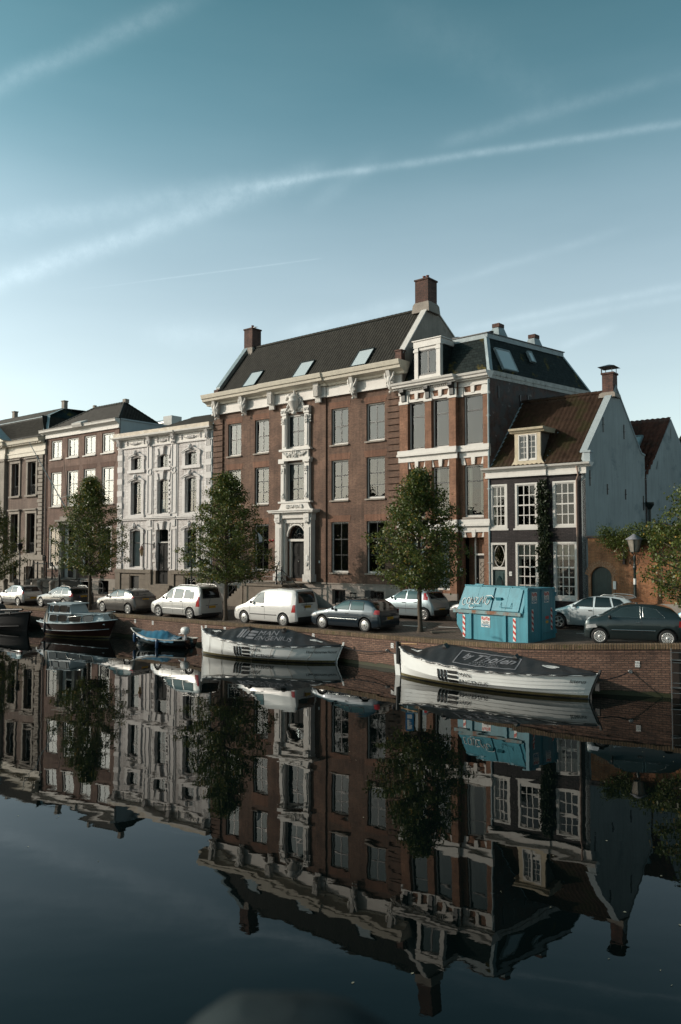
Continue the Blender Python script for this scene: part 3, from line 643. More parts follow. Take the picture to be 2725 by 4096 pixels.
# portal
p = MB()
for s in (-1, 1):
    X = lambda v: 8.42 + s * v + .02
    b3 = lambda a, b, y0, y1, z0, z1: p.box(min(X(a), X(b)), max(X(a), X(b)), y0, y1, z0, z1)
    b3(1.05, 1.62, -.52, -.09, 2.05, 5.75); b3(1.16, 1.52, -.56, -.52, 2.4, 5.2); b3(1.0, 1.68, -.58, -.09, 5.68, 5.82); b3(.86, 1.05, -.34, -.09, 1.95, 5.6); b3(1.1, 1.55, -.66, -.5, 5.55, 6.1)
    carve(p, X(1.33), 5.7, .26, .5, 8, 60 + s, -.62, .07); carve(p, X(1.33), 2.7, .16, .4, 5, 63, -.58, .04)
    b3(.98, 1.72, -.62, -.05, 1.62, 2.1)
p.box(6.75, 10.13, -.52, -.09, 5.82, 6.12).box(6.62, 10.26, -.62, -.09, 6.12, 6.2).box(6.42, 10.46, -.8, -.09, 6.2, 6.3).box(6.36, 10.52, -.86, -.09, 6.3, 6.38).box(7.38, 9.5, -.34, -.09, 5.5, 5.82)
spandrel(p, 7.7, 9.36, 5.5, .84, -.2, .12); p.box(7.7, 9.36, -.12, .12, 4.28, 4.44); p.box(7.72, 7.86, -.05, .12, 1.85, 4.28); p.box(9.2, 9.33, -.05, .12, 1.85, 4.28)
pts = arcpts(7.72, 9.34, 4.6, .8, 16); p.tube([(a, -.22, b) for a, b in pts], .07, 6)
carve(p, 8.53, 5.42, 1.6, .12, 12, 71, -.24, .04)
p.build('portal', WHITE, H)
d = MB().box(7.86, 8.52, .10, .16, 1.82, 4.28).box(8.54, 9.2, .10, .16, 1.82, 4.28)
for a in (7.94, 8.6): d.box(a, a + .5, .07, .10, 3.3, 4.1).box(a, a + .5, .07, .10, 2.0, 3.1).box(a + .1, a + .4, .05, .07, 3.45, 3.95).box(a + .1, a + .4, .05, .07, 2.15, 2.9)
d = d.build('door', BLACKD, H); MB().ball((8.47, .04, 2.95), .04).build('handle', CHROME, d)
f = MB(); ap = arcpts(7.78, 9.28, 4.5, .75, 14); f.tube([(a, .1, b) for a, b in ap], .04, 6)
for a in (35, 90, 145): f.tube([(8.53, .1, 4.46), (8.53 + .72 * math.cos(R(a)), .1, 4.46 + .8 * math.sin(R(a)))], .018, 5)
f.tube([(8.53 - .34 * math.cos(R(t)), .1, 4.46 + .36 * math.sin(R(t))) for t in range(0, 181, 20)], .018, 5); f = f.build('fanlight', BLACK, H)
MB().box(7.8, 9.26, .13, .14, 4.44, 5.4).build('pane', GLASS, f)
# frieze, cornice, consoles
MB().box(-.12, W + .1, -.12, 0, 13.68, 14.42).box(5.7, 11.05, -.2, -.12, 13.72, 14.42).box(-.14, W + .12, -.2, -.12, 13.68, 13.78).box(5.65, 11.1, -.27, -.2, 13.70, 13.8).build('frieze', WHITE, H)
cp = [(0, 14.4), (-.3, 14.4), (-.34, 14.52), (-.52, 14.6), (-.74, 14.66), (-.78, 14.82), (-.86, 14.86), (-.92, 15.06), (-.94, 15.14), (0.3, 15.16)]
cm = MB(); cornice(cm, -.55, W + .45, cp); cornice(cm, 5.5, 11.25, [(a - .1 if a < 0 else a, b + .012) for a, b in cp]); cm.build('cornice', CREAM, H)
for x in (.55, 3.42, 13.5, 16.4):
    b = MB(); carve(b, x, 14.0, .5, 1.0, 22, int(x * 10), -.42, .1); b.ball((x, -.5, 14.1), (.16, .1, .24), 10, 8); b.tube([(x - .33, -.45, 14.5), (x - .3, -.5, 14.25), (x - .1, -.5, 14.0), (x, -.42, 13.5)], .07, 6); b.tube([(x + .33, -.45, 14.5), (x + .3, -.5, 14.25), (x + .1, -.5, 14.0), (x, -.42, 13.5)], .07, 6)
    b.ext([(-.12, 13.35), (-.3, 13.5), (-.48, 14.0), (-.7, 14.6), (-.1, 14.6)], 'x', x - .13, x + .13); b.ball((x, -.38, 13.32), .09); b.build('console', WHITE, H)
for x in (6.25, 10.5):
    b = MB(); b.ext([(-.2, 13.5), (-.34, 13.5), (-.5, 14.2), (-.62, 14.6), (-.2, 14.6)], 'x', x - .22, x + .22)
    for k in range(4): b.box(x - .2 + k * .11, x - .15 + k * .11, -.6, -.3, 13.75, 14.45); 
    for k in range(5): b.box(x - .22 + k * .1, x - .17 + k * .1, -.36, -.2, 13.38, 13.5)
    b.build('console', WHITE, H)
# roof
RZ, EZ, RY = 19.25, 15.15, 3.3
tiles(H, ROOF_D, (.35, 0, EZ), (W - .7, 0, 0), (0, RY, RZ - EZ), .235, .33, amp=.05)
MB().add([(.3, RY, RZ), (W - .3, RY, RZ), (W - .3, 10, 15.2), (.3, 10, 15.2)], [(0, 1, 2, 3)]).build('rear_roof', ROOF_D, H)
rt = MB()
for k in range(44): rt.tube([(.4 + k * .367, RY, RZ + .04), (.4 + (k + 1) * .367, RY, RZ + .055)], .11, 6)
rt.build('ridge_tile', ROOF_D, H)
def gable(root, x0, x1, m, mc, prof, up=.22, nm='gable_wall', cn='gable_coping', z0=13.75, shear=0):
    pr = [(a + 0, b) for a, b in prof]; mb = MB().ext([(prof[0][0], z0)] + [(a, b + up) for a, b in pr] + [(prof[-1][0], z0)], 'x', x0, x1)
    mb.xf(lambda x, y, z: (x + shear * y, y, z)); o = mb.build(nm, m, root)
    cc = MB(); 
    for (a, b), (c, d) in zip(pr, pr[1:]): cc.ext([(a, b + up), (c, d + up), (c, d + up + .09), (a, b + up + .09)], 'x', x0 - .06, x1 + .06)
    cc.xf(lambda x, y, z: (x + shear * y, y, z)).build(cn, mc, o); return o
gp = [(.15, 15.5), (RY, RZ + .15), (6.2, 17.7), (10, 15.3)]
gable(H, 0, .32, STONE, LEAD, gp); gable(H, W - .32, W, STONE, WHITE, gp)
MB().box(-.05, .4, -.05, .35, 15.14, 15.6).box(W - .4, W + .05, -.05, .35, 15.14, 15.85).box(W - .45, W + .1, -.1, .4, 15.85, 15.93).build('parapet_stone', CHIM, H)
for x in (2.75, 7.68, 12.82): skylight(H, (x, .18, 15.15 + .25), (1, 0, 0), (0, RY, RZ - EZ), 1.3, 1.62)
chimney(H, -.05, .85, RY - .3, RY + .65, 18.9, 20.75, pots=1)
chimney(H, W - .95, W + .05, RY - .35, RY + .7, 19.25, 21.1, pots=2)
pipe(H, 16.98, .1, 14.3, y=.02, m=PLAST)
lb = MB().box(5.93, 6.0, -.2, -.09, 4.3, 4.36).ball((6.0, -.2, 4.36), .07).ball((6.3, -.2, 4.36), .08).build('alarm_lamp', RED, H)
MB().box(9.72, 9.86, -.6, -.56, 3.0, 3.35).build('intercom', SIGNW, H)
MB().box(10.4, 10.5, -.12, -.09, 2.85, 3.0).build('house_number_plate', SIGNW, H)
# stoop with side stairs and railings
st = MB().box(5.3, 8.9, -2.0, -.1, -.3, 1.32).box(5.2, 9.0, -2.1, -.1, 1.32, 1.46)
for k in range(7): st.box(9.0 + .27 * k, 9.28 + .27 * k, -2.0, -.7, -.3, 1.28 - .19 * (k)); st.box(8.98 + .27 * k, 9.33 + .27 * k, -2.06, -.68, 1.22 - .19 * k, 1.28 - .19 * k)
for k in range(7): st.box(5.2 - .27 * (k + 1), 5.2 - .27 * k, -2.0, -.7, -.3, 1.28 - .19 * k)
st.build('stoop', STONE_D, H)
rl = MB(); yr = -1.95
posts = [5.35, 5.85, 8.35, 8.82]
for x in posts:
    rl.lathe([(.09, 0), (.09, .06), (.05, .1), (.045, .35), (.075, .42), (.075, .5), (.045, .56), (.045, .85), (.07, .9), (.07, .98), (.035, 1.02), (.06, 1.08), (.02, 1.15)], (x, yr, 1.46), 8)
rl.tube([(5.3, yr, 2.38), (8.9, yr, 2.38)], .035, 6).tube([(5.3, yr, 1.95), (8.9, yr, 1.95)], .022, 6)
rl.tube([(8.85, yr, 2.38), (10.35, yr, 1.35), (10.6, yr, 1.32)], .035, 6).tube([(8.85, yr, 1.9), (10.55, yr, .7)], .02, 6).tube([(5.32, yr, 2.38), (3.55, yr, 1.1)], .035, 6).tube([(5.32, yr, 1.9), (3.7, yr, .6)], .02, 6)
for x, z in ((10.4, 1.35), (3.6, 1.1)): rl.lathe([(.08, 0), (.05, .1), (.09, .25), (.05, .4), (.05, z)], (x, yr, .0), 8)
rl.build('stoop_railing', BLACK, H)
HOUSE_D = H

# ================================================================== white tiled house (C)
H = on_plane_house((-18.347, 65.597), (.8015, -.598), 'white glazed tile house with stucco masks over its windows and dark stone plinth', name='canal_house')
W = 11.12
ups = [(1.72, 3.0), (4.92, 6.2), (8.12, 9.42)]
ops = [(a, b, 10.15, 11.2) for a, b in ups] + [(a, b, 6.53, 9.24) for a, b in ups] + [(1.66, 2.98, 2.3, 5.3), (8.12, 9.42, 2.3, 5.3), (4.85, 6.28, 2.1, 5.38)]
w_ = MB(); facade(H, WTILE, 0, W, 2.1, 12.0, ops, extra=w_, depth=8)
for a, b, c, d in ops: spandrel(w_, a, b, d, .2, 0, .2)
w_.build('wall', WTILE, H)
ob = [(1.78, 2.85, .3, 1.64), (8.2, 9.4, .5, 1.62), (4.85, 6.28, 1.05, 2.1)]
facade(H, STONE_D, -.03, W, -.4, 2.1, ob, y=-.08, rev=.3, name='plinth')
pm = MB()
for a, b in ((-.08, 4.4), (6.75, W)): pm.box(a, b, -.24, -.08, 1.86, 2.04).box(a, b, -.2, 0, 2.04, 2.14)
for k in range(4):
    for a, b in ((.55, 1.7), (2.95, 4.2), (7.0, 8.1), (9.5, 10.4)): pm.box(a, b, -.115, -.08, .1 + k * .42, .48 + k * .42)
for x0, x1 in ((0, .6), (3.75, 4.4), (6.75, 7.1), (10.3, W)): pm.box(x0, x1, -.2, -.08, -.3, 1.86)
pm.build('plinth_block', STONE_D, H)
room(H, .2, W - .2, .1, 11.9, .9)
for i, (a, b) in enumerate(ups):
    window(H, a, b, 10.15, 11.2, y=.16, sm=SASH, fm=WHITE, fw=.05, cols=2, split=1, sill=None, blind=0)
    window(H, a, b, 6.53, 9.24, y=.16, sm=SASH, fm=WHITE, fw=.05, cols=2, split=.62, sill=None, blind=.36 if i != 1 else 0, curtain=None if i != 1 else 'low')
window(H, 1.66, 2.98, 2.3, 5.3, y=.16, fw=.05, cols=1, split=.66, sill=None, curtain='full'); window(H, 8.12, 9.42, 2.3, 5.3, y=.16, fw=.05, cols=1, split=.66, sill=None, curtain='low')
window(H, 4.9, 6.23, 4.26, 5.38, y=.16, fw=.05, cols=1, split=1, sill=None, pname='transom_window')
window(H, 8.25, 9.35, .5, 1.6, y=.1, fw=.06, cols=1, split=1, sill=None)
d = MB().box(4.92, 5.56, .16, .22, 1.05, 4.18).box(5.6, 6.22, .16, .22, 1.05, 4.18).box(4.85, 6.28, .1, .25, 4.18, 4.27)
for a in (4.99, 5.66): d.box(a, a + .48, .13, .16, 2.95, 4.0).box(a, a + .48, .13, .16, 1.95, 2.8).box(a, a + .48, .13, .16, 1.2, 1.8)
d = d.build('door', BLACKD, H); MB().ball((5.5, .1, 2.3), .035).ball((5.5, .1, 3.0), .03).build('handle', CHROME, d)
MB().box(1.78, 2.85, .1, .16, .3, 1.64).build('cellar_door', BLACK, H)
sp = MB()
for k in range(5): sp.box(4.2 - .18 * k, 6.9 + .18 * k, -.5 - .27 * k, -.1, -.3, .98 - .21 * k)
sp.build('front_steps', STONE_D, H)
t = MB()                                        # raised stucco work
for x0, x1 in ((0, .62), (10.32, 10.98)):
    k = 0; z = 2.2
    while z < 11.8:
        h = .46
        if abs(z - 6.2) > .2:
            if k % 2: 
                for j in range(4): t.box(x0 + .06 + j * .13, x0 + .13 + j * .13, -.10, 0, z, z + h)
            else: t.box(x0, x1, -.12, 0, z, z + h)
        z += h + .03; k += 1
    t.box(x0 + .02, x1 - .02, -.06, 0, 2.14, 11.9)
for x in (4.0, 6.85):
    for z0, z1 in ((2.15, 5.35), (6.55, 9.7), (10.1, 12.0)): t.box(x - .28, x - .2, -.1, 0, z0, z1).box(x + .2, x + .28, -.1, 0, z0, z1).box(x - .28, x + .28, -.1, 0, z1 - .08, z1).box(x - .28, x + .28, -.1, 0, z0, z0 + .08)
    t.box(x - .4, x + .4, -.05, 0, 2.15, 12.0); t.box(x - .22, x + .22, -.12, 0, 5.55, 6.05)
    t.lathe([(.26, 0), (.26, -.08), (.16, -.08), (.16, -.03)], (x, -.03, 9.9), 14, 'y')
t.box(-.1, W + .02, -.2, 0, 6.2, 6.28).box(-.06, W, -.14, 0, 6.08, 6.2).box(3.65, 7.2, -.24, -.1, 6.2, 6.3)
for i, (a, b) in enumerate([u for u in ups]):
    for (c, dd, big) in ((10.15, 11.2, 0), (6.53, 9.24, 1), (2.3, 5.3, 1)):
        a2, b2 = (a, b) if c > 5 else ((1.66, 2.98) if i == 0 else (8.12, 9.42) if i == 2 else (4.85, 6.28))
        if i != 1:
            t.box(a2 - .3, a2, -.1, 0, c - .2, dd - .02).box(b2, b2 + .3, -.1, 0, c - .2, dd - .02); t.box(a2 - .42, b2 + .42, -.16, 0, c - .24, c)
            t.box(a2 - .38, a2, -.12, 0, dd - .25, dd - .12).box(b2, b2 + .38, -.12, 0, dd - .25, dd - .12)
            p_ = arcpts(a2 - .38, b2 + .38, dd - .02, .3, 12); t.tube([(x, -.11, z) for x, z in p_], .065, 6); t.tube([(x, -.07, z - .10) for x, z in p_], .075, 6)
            carve(t, (a2 + b2) / 2, dd + .38, .34, .42, 12, i * 7 + int(c), -.22, .09); t.ball(((a2 + b2) / 2, -.24, dd + .33), (.15, .13, .2), 9, 6)
        else:
            n = int((dd - c) / .36)
            for k in range(n):
                z = c + .1 + k * .36; w = .3 if k % 2 else .2
                t.box(a2 - .08 - w, a2 - .08, -.09, 0, z, z + .2).box(b2 + .08, b2 + .08 + w, -.09, 0, z, z + .2)
            t.box(a2 - .08, a2, -.08, 0, c, dd).box(b2, b2 + .08, -.08, 0, c, dd)
            m0 = (a2 + b2) / 2
            for s in (-1, 1): t.ext([(m0 + s * .5, dd + .0), (m0 + s * .82, dd - .1), (m0 + s * .92, dd + .55), (m0 + s * .62, dd + .5)][::s], 'y', -.1, 0)
            t.ext([(m0 - .14, dd), (m0 + .14, dd), (m0 + .2, dd + .62), (m0 - .2, dd + .62)], 'y', -.2, 0); t.box(m0 - .3, m0 + .3, -.24, 0, dd + .58, dd + .66)
            if c > 3: t.box(a2 - .35, b2 + .35, -.16, 0, c - .2, c)
t.box(-.05, W + .03, -.12, 0, 11.95, 12.05)
for x0, x1 in ((.9, 3.5), (4.6, 6.4), (7.4, 10.0)):
    t.tube([(x0, -.08, 12.42), (x0 + .3, -.08, 12.38)], .05, 6); swag(t, x0 + .3, x1 - .3, 12.45, .2, -.1, .035, 12); carve(t, (x0 + x1) / 2, 12.32, .7, .2, 10, int(x0 * 9), -.1, .05)
    t.box(x0 + .22, x0 + .3, -.1, 0, 12.2, 12.6).box(x1 - .3, x1 - .22, -.1, 0, 12.2, 12.6)
for x in (.28, 4.0, 6.85, 10.6):
    t.ext([(0, 11.9), (-.15, 12.0), (-.2, 12.3), (-.42, 12.7), (0, 12.7)], 'x', x - .16, x + .16); carve(t, x, 12.25, .3, .7, 12, int(x * 13), -.26, .07)
t.build('stucco_ornament', mat('pale_stucco', (.58, .55, .535), .6, .08, 2, streak=.2), H)
MB().box(0, W, -.03, .0, 11.98, 12.7).box(0, W, 0, 8, 11.98, 12.9).build('frieze', WHITE, H)
cm = MB(); cornice(cm, -.42, W + .02, [(0, 12.66), (-.28, 12.68), (-.34, 12.78), (-.5, 12.8), (-.52, 12.92), (0, 12.93)]); cornice(cm, 3.6, 7.2, [(-.4, 12.68), (-.56, 12.79), (-.58, 12.93), (-.3, 12.94)]); cm.build('cornice', WHITE, H)
MB().box(-.3, W - .1, -.42, .0, 12.93, 13.22).build('gutter_box', mat('weathered_lead_flashing', (.50, .43, .34), .6, .25, 2, stain=((.62, .58, .52), 3, .55)), H)
tiles(H, ROOF_D, (3.6, .2, 13.15), (W - 3.8, 0, 0), (0, 3.2, 1.45), .25, .33, amp=.06, ul=lambda v: v * .25)
MB().add([(0, .1, 13.14), (W, .1, 13.14), (W, 8, 13.14), (0, 8, 13.14)], [(0, 1, 2, 3)]).build('flat_roof', LEAD, H)
pipe(H, 11.05, .1, 12.5, y=-.08)
a_ = MB().tube([(9.9, 1.4, 13.9), (9.9, 1.4, 14.55)], .02, 5).tube([(9.5, 1.4, 14.5), (10.5, 1.4, 14.4)], .015, 5)
for k in range(5): a_.tube([(9.55 + .2 * k, 1.1, 14.48), (9.55 + .2 * k, 1.7, 14.46)], .012, 4)
a_.tube([(9.55, 1.4, 14.5), (9.55, 1.4, 14.85)], .012, 4).tube([(10.1, 1.4, 14.1), (9.7, 1.4, 14.6)], .012, 4); a_.build('tv_antenna', BLACK, H)
# bracket lantern
t = MB().tube([(4.66, -.1, 4.15), (4.1, -.75, 4.2), (4.02, -.8, 4.05)], .025, 6).box(4.6, 4.72, -.12, -.08, 3.85, 4.3).build('lantern_bracket', BLACK, H)
l_ = MB().lathe([(.04, .0), (.1, -.1), (.22, -.3), (.22, -.34)], (4.02, -.8, 4.05), 4).lathe([(.09, -.78), (.03, -.85)], (4.02, -.8, 4.05), 4).build('lantern_hood', mat('copper', (.20, .08, .05), .5), t)
MB().lathe([(.2, -.34), (.09, -.78)], (4.02, -.8, 4.05), 4).build('lantern_glass', mat('amber_glass', (.5, .36, .2), .2), t)
for o in bpy.data.objects:
    if o.name == 'lantern_bracket': pass

# ================================================================== brown brick house with hip roof (B)
H = on_plane_house((-26.794, 72.327), (.7821, -.6231), 'brown brick house with four window bays and a dark hipped tile roof', name='canal_house')
W = 10.82
cx = [(.72, 2.42), (3.3, 4.98), (5.85, 7.54), (8.45, 10.14)]
ops = [(a, b, 11.85, 13.55) for a, b in cx] + [(a, b, 7.55, 10.68) for a, b in cx] + [(.5, 2.35, 2.05, 5.75), (2.95, 4.95, 1.2, 6.1), (5.8, 7.4, 2.05, 5.75), (8.28, 9.95, 2.05, 5.75)]
facade(H, BRK_B, 0, W, 1.3, 13.85, ops, depth=6)
facade(H, STONE, -.02, W + .02, -.4, 1.3, [(8.3, 9.7, .0, 1.15), (5.8, 7.0, .2, 1.1)], y=-.05, name='plinth')
room(H, .2, W - .2, .1, 13.7, .9)
for a, b in cx:
    window(H, a, b, 11.85, 13.55, y=.08, sm=SASHG, fm=WHITE, fw=.1, cols=2, split=1, gl=GLASS_B, sill=WHITE, frame_fw=.16); window(H, a, b, 7.55, 10.68, y=.08, sm=SASHG, fm=WHITE, fw=.1, cols=2, split=.63, lo=2, gl=GLASS_B, sill=STONE, frame_fw=.16)
for a, b in ((.5, 2.35), (5.8, 7.4), (8.28, 9.95)): window(H, a, b, 2.05, 5.75, y=.08, sm=SASHG, fm=WHITE, fw=.12, cols=2, split=.62, lo=2, frame_fw=.2)
g = MB()
for a, b in cx:
    for d in (13.55, 10.68): g.ext([(a - .1, d), (b + .1, d), (b + .22, d + .28 if d > 12 else d + .42), (a - .22, d + .28 if d > 12 else d + .42)], 'y', -.012, .02)
g.build('window_arch', brick('dark_gauged_brick', (.12, .062, .045), (.16, .085, .06), (.08, .05, .04), bw=.065, rh=.5, var=.15), H)
MB().box(-.1, W + .08, -.1, 0, 13.8, 14.2).box(-.1, W + .08, -.14, -.1, 13.8, 13.87).build('frieze', WHITE, H)
cm = MB(); cornice(cm, -.6, W + .1, [(0, 14.18), (-.2, 14.2), (-.3, 14.3), (-.48, 14.34), (-.5, 14.48), (-.56, 14.58), (0, 14.6)]); cornice(cm, 4.9, 6.3, [(0, 14.3), (-.56, 14.32), (-.66, 14.5), (-.7, 14.66), (0, 14.95)]); cm.build('cornice', WHITE, H)
# hipped roof
ry, rz = 2.15, 16.45
tiles(H, ROOF_D, (0, 0, 14.6), (W, 0, 0), (0, ry, rz - 14.6), .25, .33, amp=.05, ul=lambda v: v * 4.2 / W, ur=lambda v: 1 - v * (W - 8.6) / W)
tiles(H, ROOF_D, (W, 0, 14.6), (0, 4.05, 0), (-(W - 8.6), 2.15, rz - 14.6), .3, .35, amp=.06, ul=lambda v: 0., ur=lambda v: 1 - v * .96)
MB().add([(0, 0, 14.6), (4.2, ry, rz), (8.6, ry, rz), (W, 4.05, 14.6), (0, 6, 14.6)], [(1, 2, 3, 4), (0, 1, 4)]).build('rear_roof', ROOF_D, H)
rt = MB()
for A_, B_, n in (((0, 0, 14.62), (4.2, ry, rz + .03), 14), ((4.2, ry, rz + .03), (8.6, ry, rz + .03), 12), ((W, 0, 14.62), (8.6, ry, rz + .03), 10), ((W, 4.05, 14.62), (8.6, ry, rz + .03), 10)):
    for k in range(n): rt.tube([Vector(A_).lerp(Vector(B_), k / n), Vector(A_).lerp(Vector(B_), (k + 1) / n + .01)], [.10, .13], 6)
rt.build('ridge_tile', ROOF_D, H)
MB().box(8.4, 8.8, ry - .1, ry + .3, rz, rz + .35).box(4.0, 4.25, ry - .1, ry + .15, rz, rz + .3).build('ridge_block', STONE, H)
MB().box(W - .05, W + .05, 0.1, 6, 12.5, 14.55).box(W - .1, W + .16, .1, 6, 14.5, 14.62).build('side_wall', STUC_L, H)
# portal, door, stoop
p = MB().box(2.6, 3.0, -.25, 0, 1.2, 5.95).box(4.9, 5.3, -.25, 0, 1.2, 5.95).box(2.5, 5.4, -.3, 0, 5.95, 6.2).box(2.35, 5.55, -.55, 0, 6.2, 6.35).box(2.9, 5.0, -.4, 0, 6.35, 6.65)
for x in (2.65, 5.05): p.ext([(-.25, 5.2), (-.35, 5.3), (-.5, 6.2), (-.25, 6.2)], 'x', x, x + .22)
p.build('portal', STONE, H)
MB().box(3.0, 4.9, .1, .16, 3.9, 4.05).box(3.0, 3.5, .1, .16, 1.2, 6.1).box(4.6, 4.9, .1, .16, 1.2, 6.1).build('door_frame', WHITE, H)
d = MB().box(3.55, 4.55, .1, .15, 1.2, 3.9).box(3.65, 4.45, .07, .1, 1.4, 2.2).box(3.65, 4.45, .07, .1, 2.4, 3.7).build('door', BLACKD, H); MB().ball((3.68, .04, 2.3), .04).build('handle', CHROME, d)
st = MB().box(.6, 5.0, -1.6, -.1, -.3, 1.05).box(.5, 5.1, -1.75, -.1, 1.05, 1.18)
for k in range(6): st.box(5.1 + .3 * k, 5.42 + .3 * k, -1.6, -.1, -.3, 1.0 - .18 * k)
st.build('stoop', STONE, H)
rl = MB()
for x in (.9, 1.5, 2.9, 3.8):
    rl.tube([(x, -1.6, 1.18), (x, -1.6, 2.6)], .06, 8); rl.ball((x, -1.6, 2.62), .07).ball((x, -1.6, 1.3), .09)
rl.tube([(.5, -1.6, 2.2), (.9, -1.6, 2.5), (3.8, -1.6, 2.5), (4.3, -1.6, 2.1), (4.4, -1.6, 1.8)], .045, 6).tube([(.9, -1.6, 1.85), (3.8, -1.6, 1.85), (4.4, -1.6, 1.2)], .03, 6).tube([(.5, -1.6, 2.2), (.2, -1.6, 1.4), (0, -1.6, 1.0)], .045, 6)
for x in (-.1, 5.1): rl.tube([(x, -1.7, 0), (x, -1.7, 1.5)], .07, 8); rl.ball((x, -1.7, 1.55), .08)
for x in (7.2, 9.0): rl.tube([(x, -1.2, 0), (x, -1.2, 1.2)], .06, 8); rl.ball((x, -1.2, 1.25), .08)
rl.tube([(7.2, -1.2, 1.1), (10.4, -1.2, 1.1), (10.6, -1.2, .9), (10.6, -1.2, 0)], .035, 6).tube([(5.9, -1.2, 1.1), (7.2, -1.2, 1.1)], .035, 6).tube([(5.9, -1.2, .6), (10.6, -1.2, .6)], .025, 6)
rl.build('area_railing', BLACK, H)
fp = MB().tube([(3.3, -.15, 7.5), (.35, -1.9, 13.2)], [.05, .03], 8).ball((.35, -1.9, 13.25), .05).tube([(3.0, 0, 8.9), (2.9, -.4, 8.3), (4.6, 0, 8.6)], .02, 5).build('flagpole', LEAD, H)
pipe(H, .06, .1, 13.7, y=-.08, m=PLAST)

# ventilation ducts behind the houses
o = thing('ventilation_duct', 'fat bare metal roof duct behind the white house, ending in a square box', 'duct', (-13.75, 62.3, 12.2), math.atan2(-.62, .78))
MB().tube([(-2.3, 0, 1.9), (-2.2, 0, 2.4), (-1.8, 0, 2.62), (.3, 0, 2.62)], .27, 14).build('pipe', METAL, o); MB().tube([(-1.9, .5, 2.1), (.4, .5, 2.15)], .2, 12).build('lower_pipe', METAL, o)
MB().box(.3, 1.3, -.5, .5, 1.4, 3.05).build('box', mat('duct_sheet', (.45, .46, .44), .5, .1, 3), o)
MB().box(-2.6, 1.8, -.9, 1.2, -10.6, 1.0).build('roof_base', STUC_L, o)

# ================================================================== classical brick house at the left edge (A)
H = on_plane_house((-39.308, 82.296), (.7821, -.6231), 'classical grey-brown brick house with stone quoins, dentil cornice and mansard tile roof', name='canal_house')
W = 15.9
wa = [(12.95, 14.35), (10.1, 11.4), (6.6, 7.9), (4.2, 5.5)]
ops = [(a, b, 8.8, 11.9) for a, b in wa] + [(a, b, 3.4, 7.1) for a, b in wa]
facade(H, BRK_A, 0, W, 2.8, 12.5, ops, depth=8, rev=.35)
facade(H, STONE, 0, W, -.4, 2.8, [(a, b, .6, 2.2) for a, b in wa], y=-.1, rev=.4, name='plinth', depth=None)
room(H, .2, W - .2, .1, 12.4, 1.1)
t = MB()
for x in (0, 14.75): 
    z = 3.25; k = 0
    while z < 12.3: e = .0 if k % 2 else .15; t.box(x + (0 if x < 1 else e), x + .8 - (e if x < 1 else 0), -.14, 0, z, z + .30); z += .37; k += 1
for a, b in wa:
    for c, d in ((8.8, 11.9), (3.4, 7.1)): t.box(a - .25, a, -.1, .05, c, d).box(b, b + .25, -.1, .05, c, d).box(a - .3, b + .3, -.14, .05, d, d + .25).box(a - .4, b + .4, -.28, 0, d + .3, d + .42).box(a - .3, b + .3, -.22, .05, c - .16, c)
    for s in (-1, 0, 1): m0 = (a + b) / 2; t.ext([(m0 + s * .4 - .14, 2.2), (m0 + s * .4 + .14, 2.2), (m0 + s * .52 + .17, 2.75), (m0 + s * .52 - .17, 2.75)], 'y', -.2, 0)
t.box(-.05, W, -.2, 0, 2.8, 3.25)
for k in range(3):
    for x in (8.2, 11.8, 14.75): t.box(x, x + 1.0, -.2, -.1, .2 + k * .68, .8 + k * .68)
t.box(8.3, 9.1, -.3, 0, 3.25, 12.5).box(5.7 - .8, 5.7, -.3, 0, 3.25, 12.5) if False else t.box(8.3, 9.1, -.3, 0, 3.25, 12.5)
t.box(8.15, 9.25, -.4, 0, 12.2, 12.5)
t.build('stone_dressing', STONE, H)
MB().box(-.05, W + .02, -.15, 0, 12.45, 12.9).box(-.05, 9.3, -.4, -.15, 12.45, 12.9).box(-.05, W, -.1, 0, 12.9, 13.5).box(-.05, 9.3, -.35, -.1, 12.9, 13.5).box(-.05, W + .02, -.2, 0, 12.78, 12.9).build('frieze', CREAM, H)
cm = MB(); cornice(cm, -.3, W - .35, [(0, 13.5), (-.2, 13.5), (-.25, 13.6), (-.6, 13.66), (-.65, 13.9), (-.72, 14.0), (.1, 14.15)]); cornice(cm, -.3, 9.7, [(-.2, 13.5), (-.45, 13.5), (-.5, 13.6), (-.85, 13.66), (-.9, 13.9), (-.97, 14.0), (-.1, 14.16)])
for k in range(int(W / .3)): cm.box(k * .3, k * .3 + .15, -.5, -.2 if k * .3 > 9.4 else -.75, 13.52, 13.64)
cm.build('cornice', CREAM, H)
cm = MB().ext([(0.6, 14.1), (9.6, 14.1), (5.1, 15.9)], 'y', -.7, .3).build('pediment', CREAM, H)
MB().add([(.2, -.95, 14.15), (5.1, -.95, 16.2), (5.1, 1.6, 16.2), (.2, .6, 14.15), (10, -.95, 14.15), (10, .6, 14.15)], [(0, 1, 2, 3), (1, 4, 5, 2)]).build('pediment_roof', LEAD, cm)
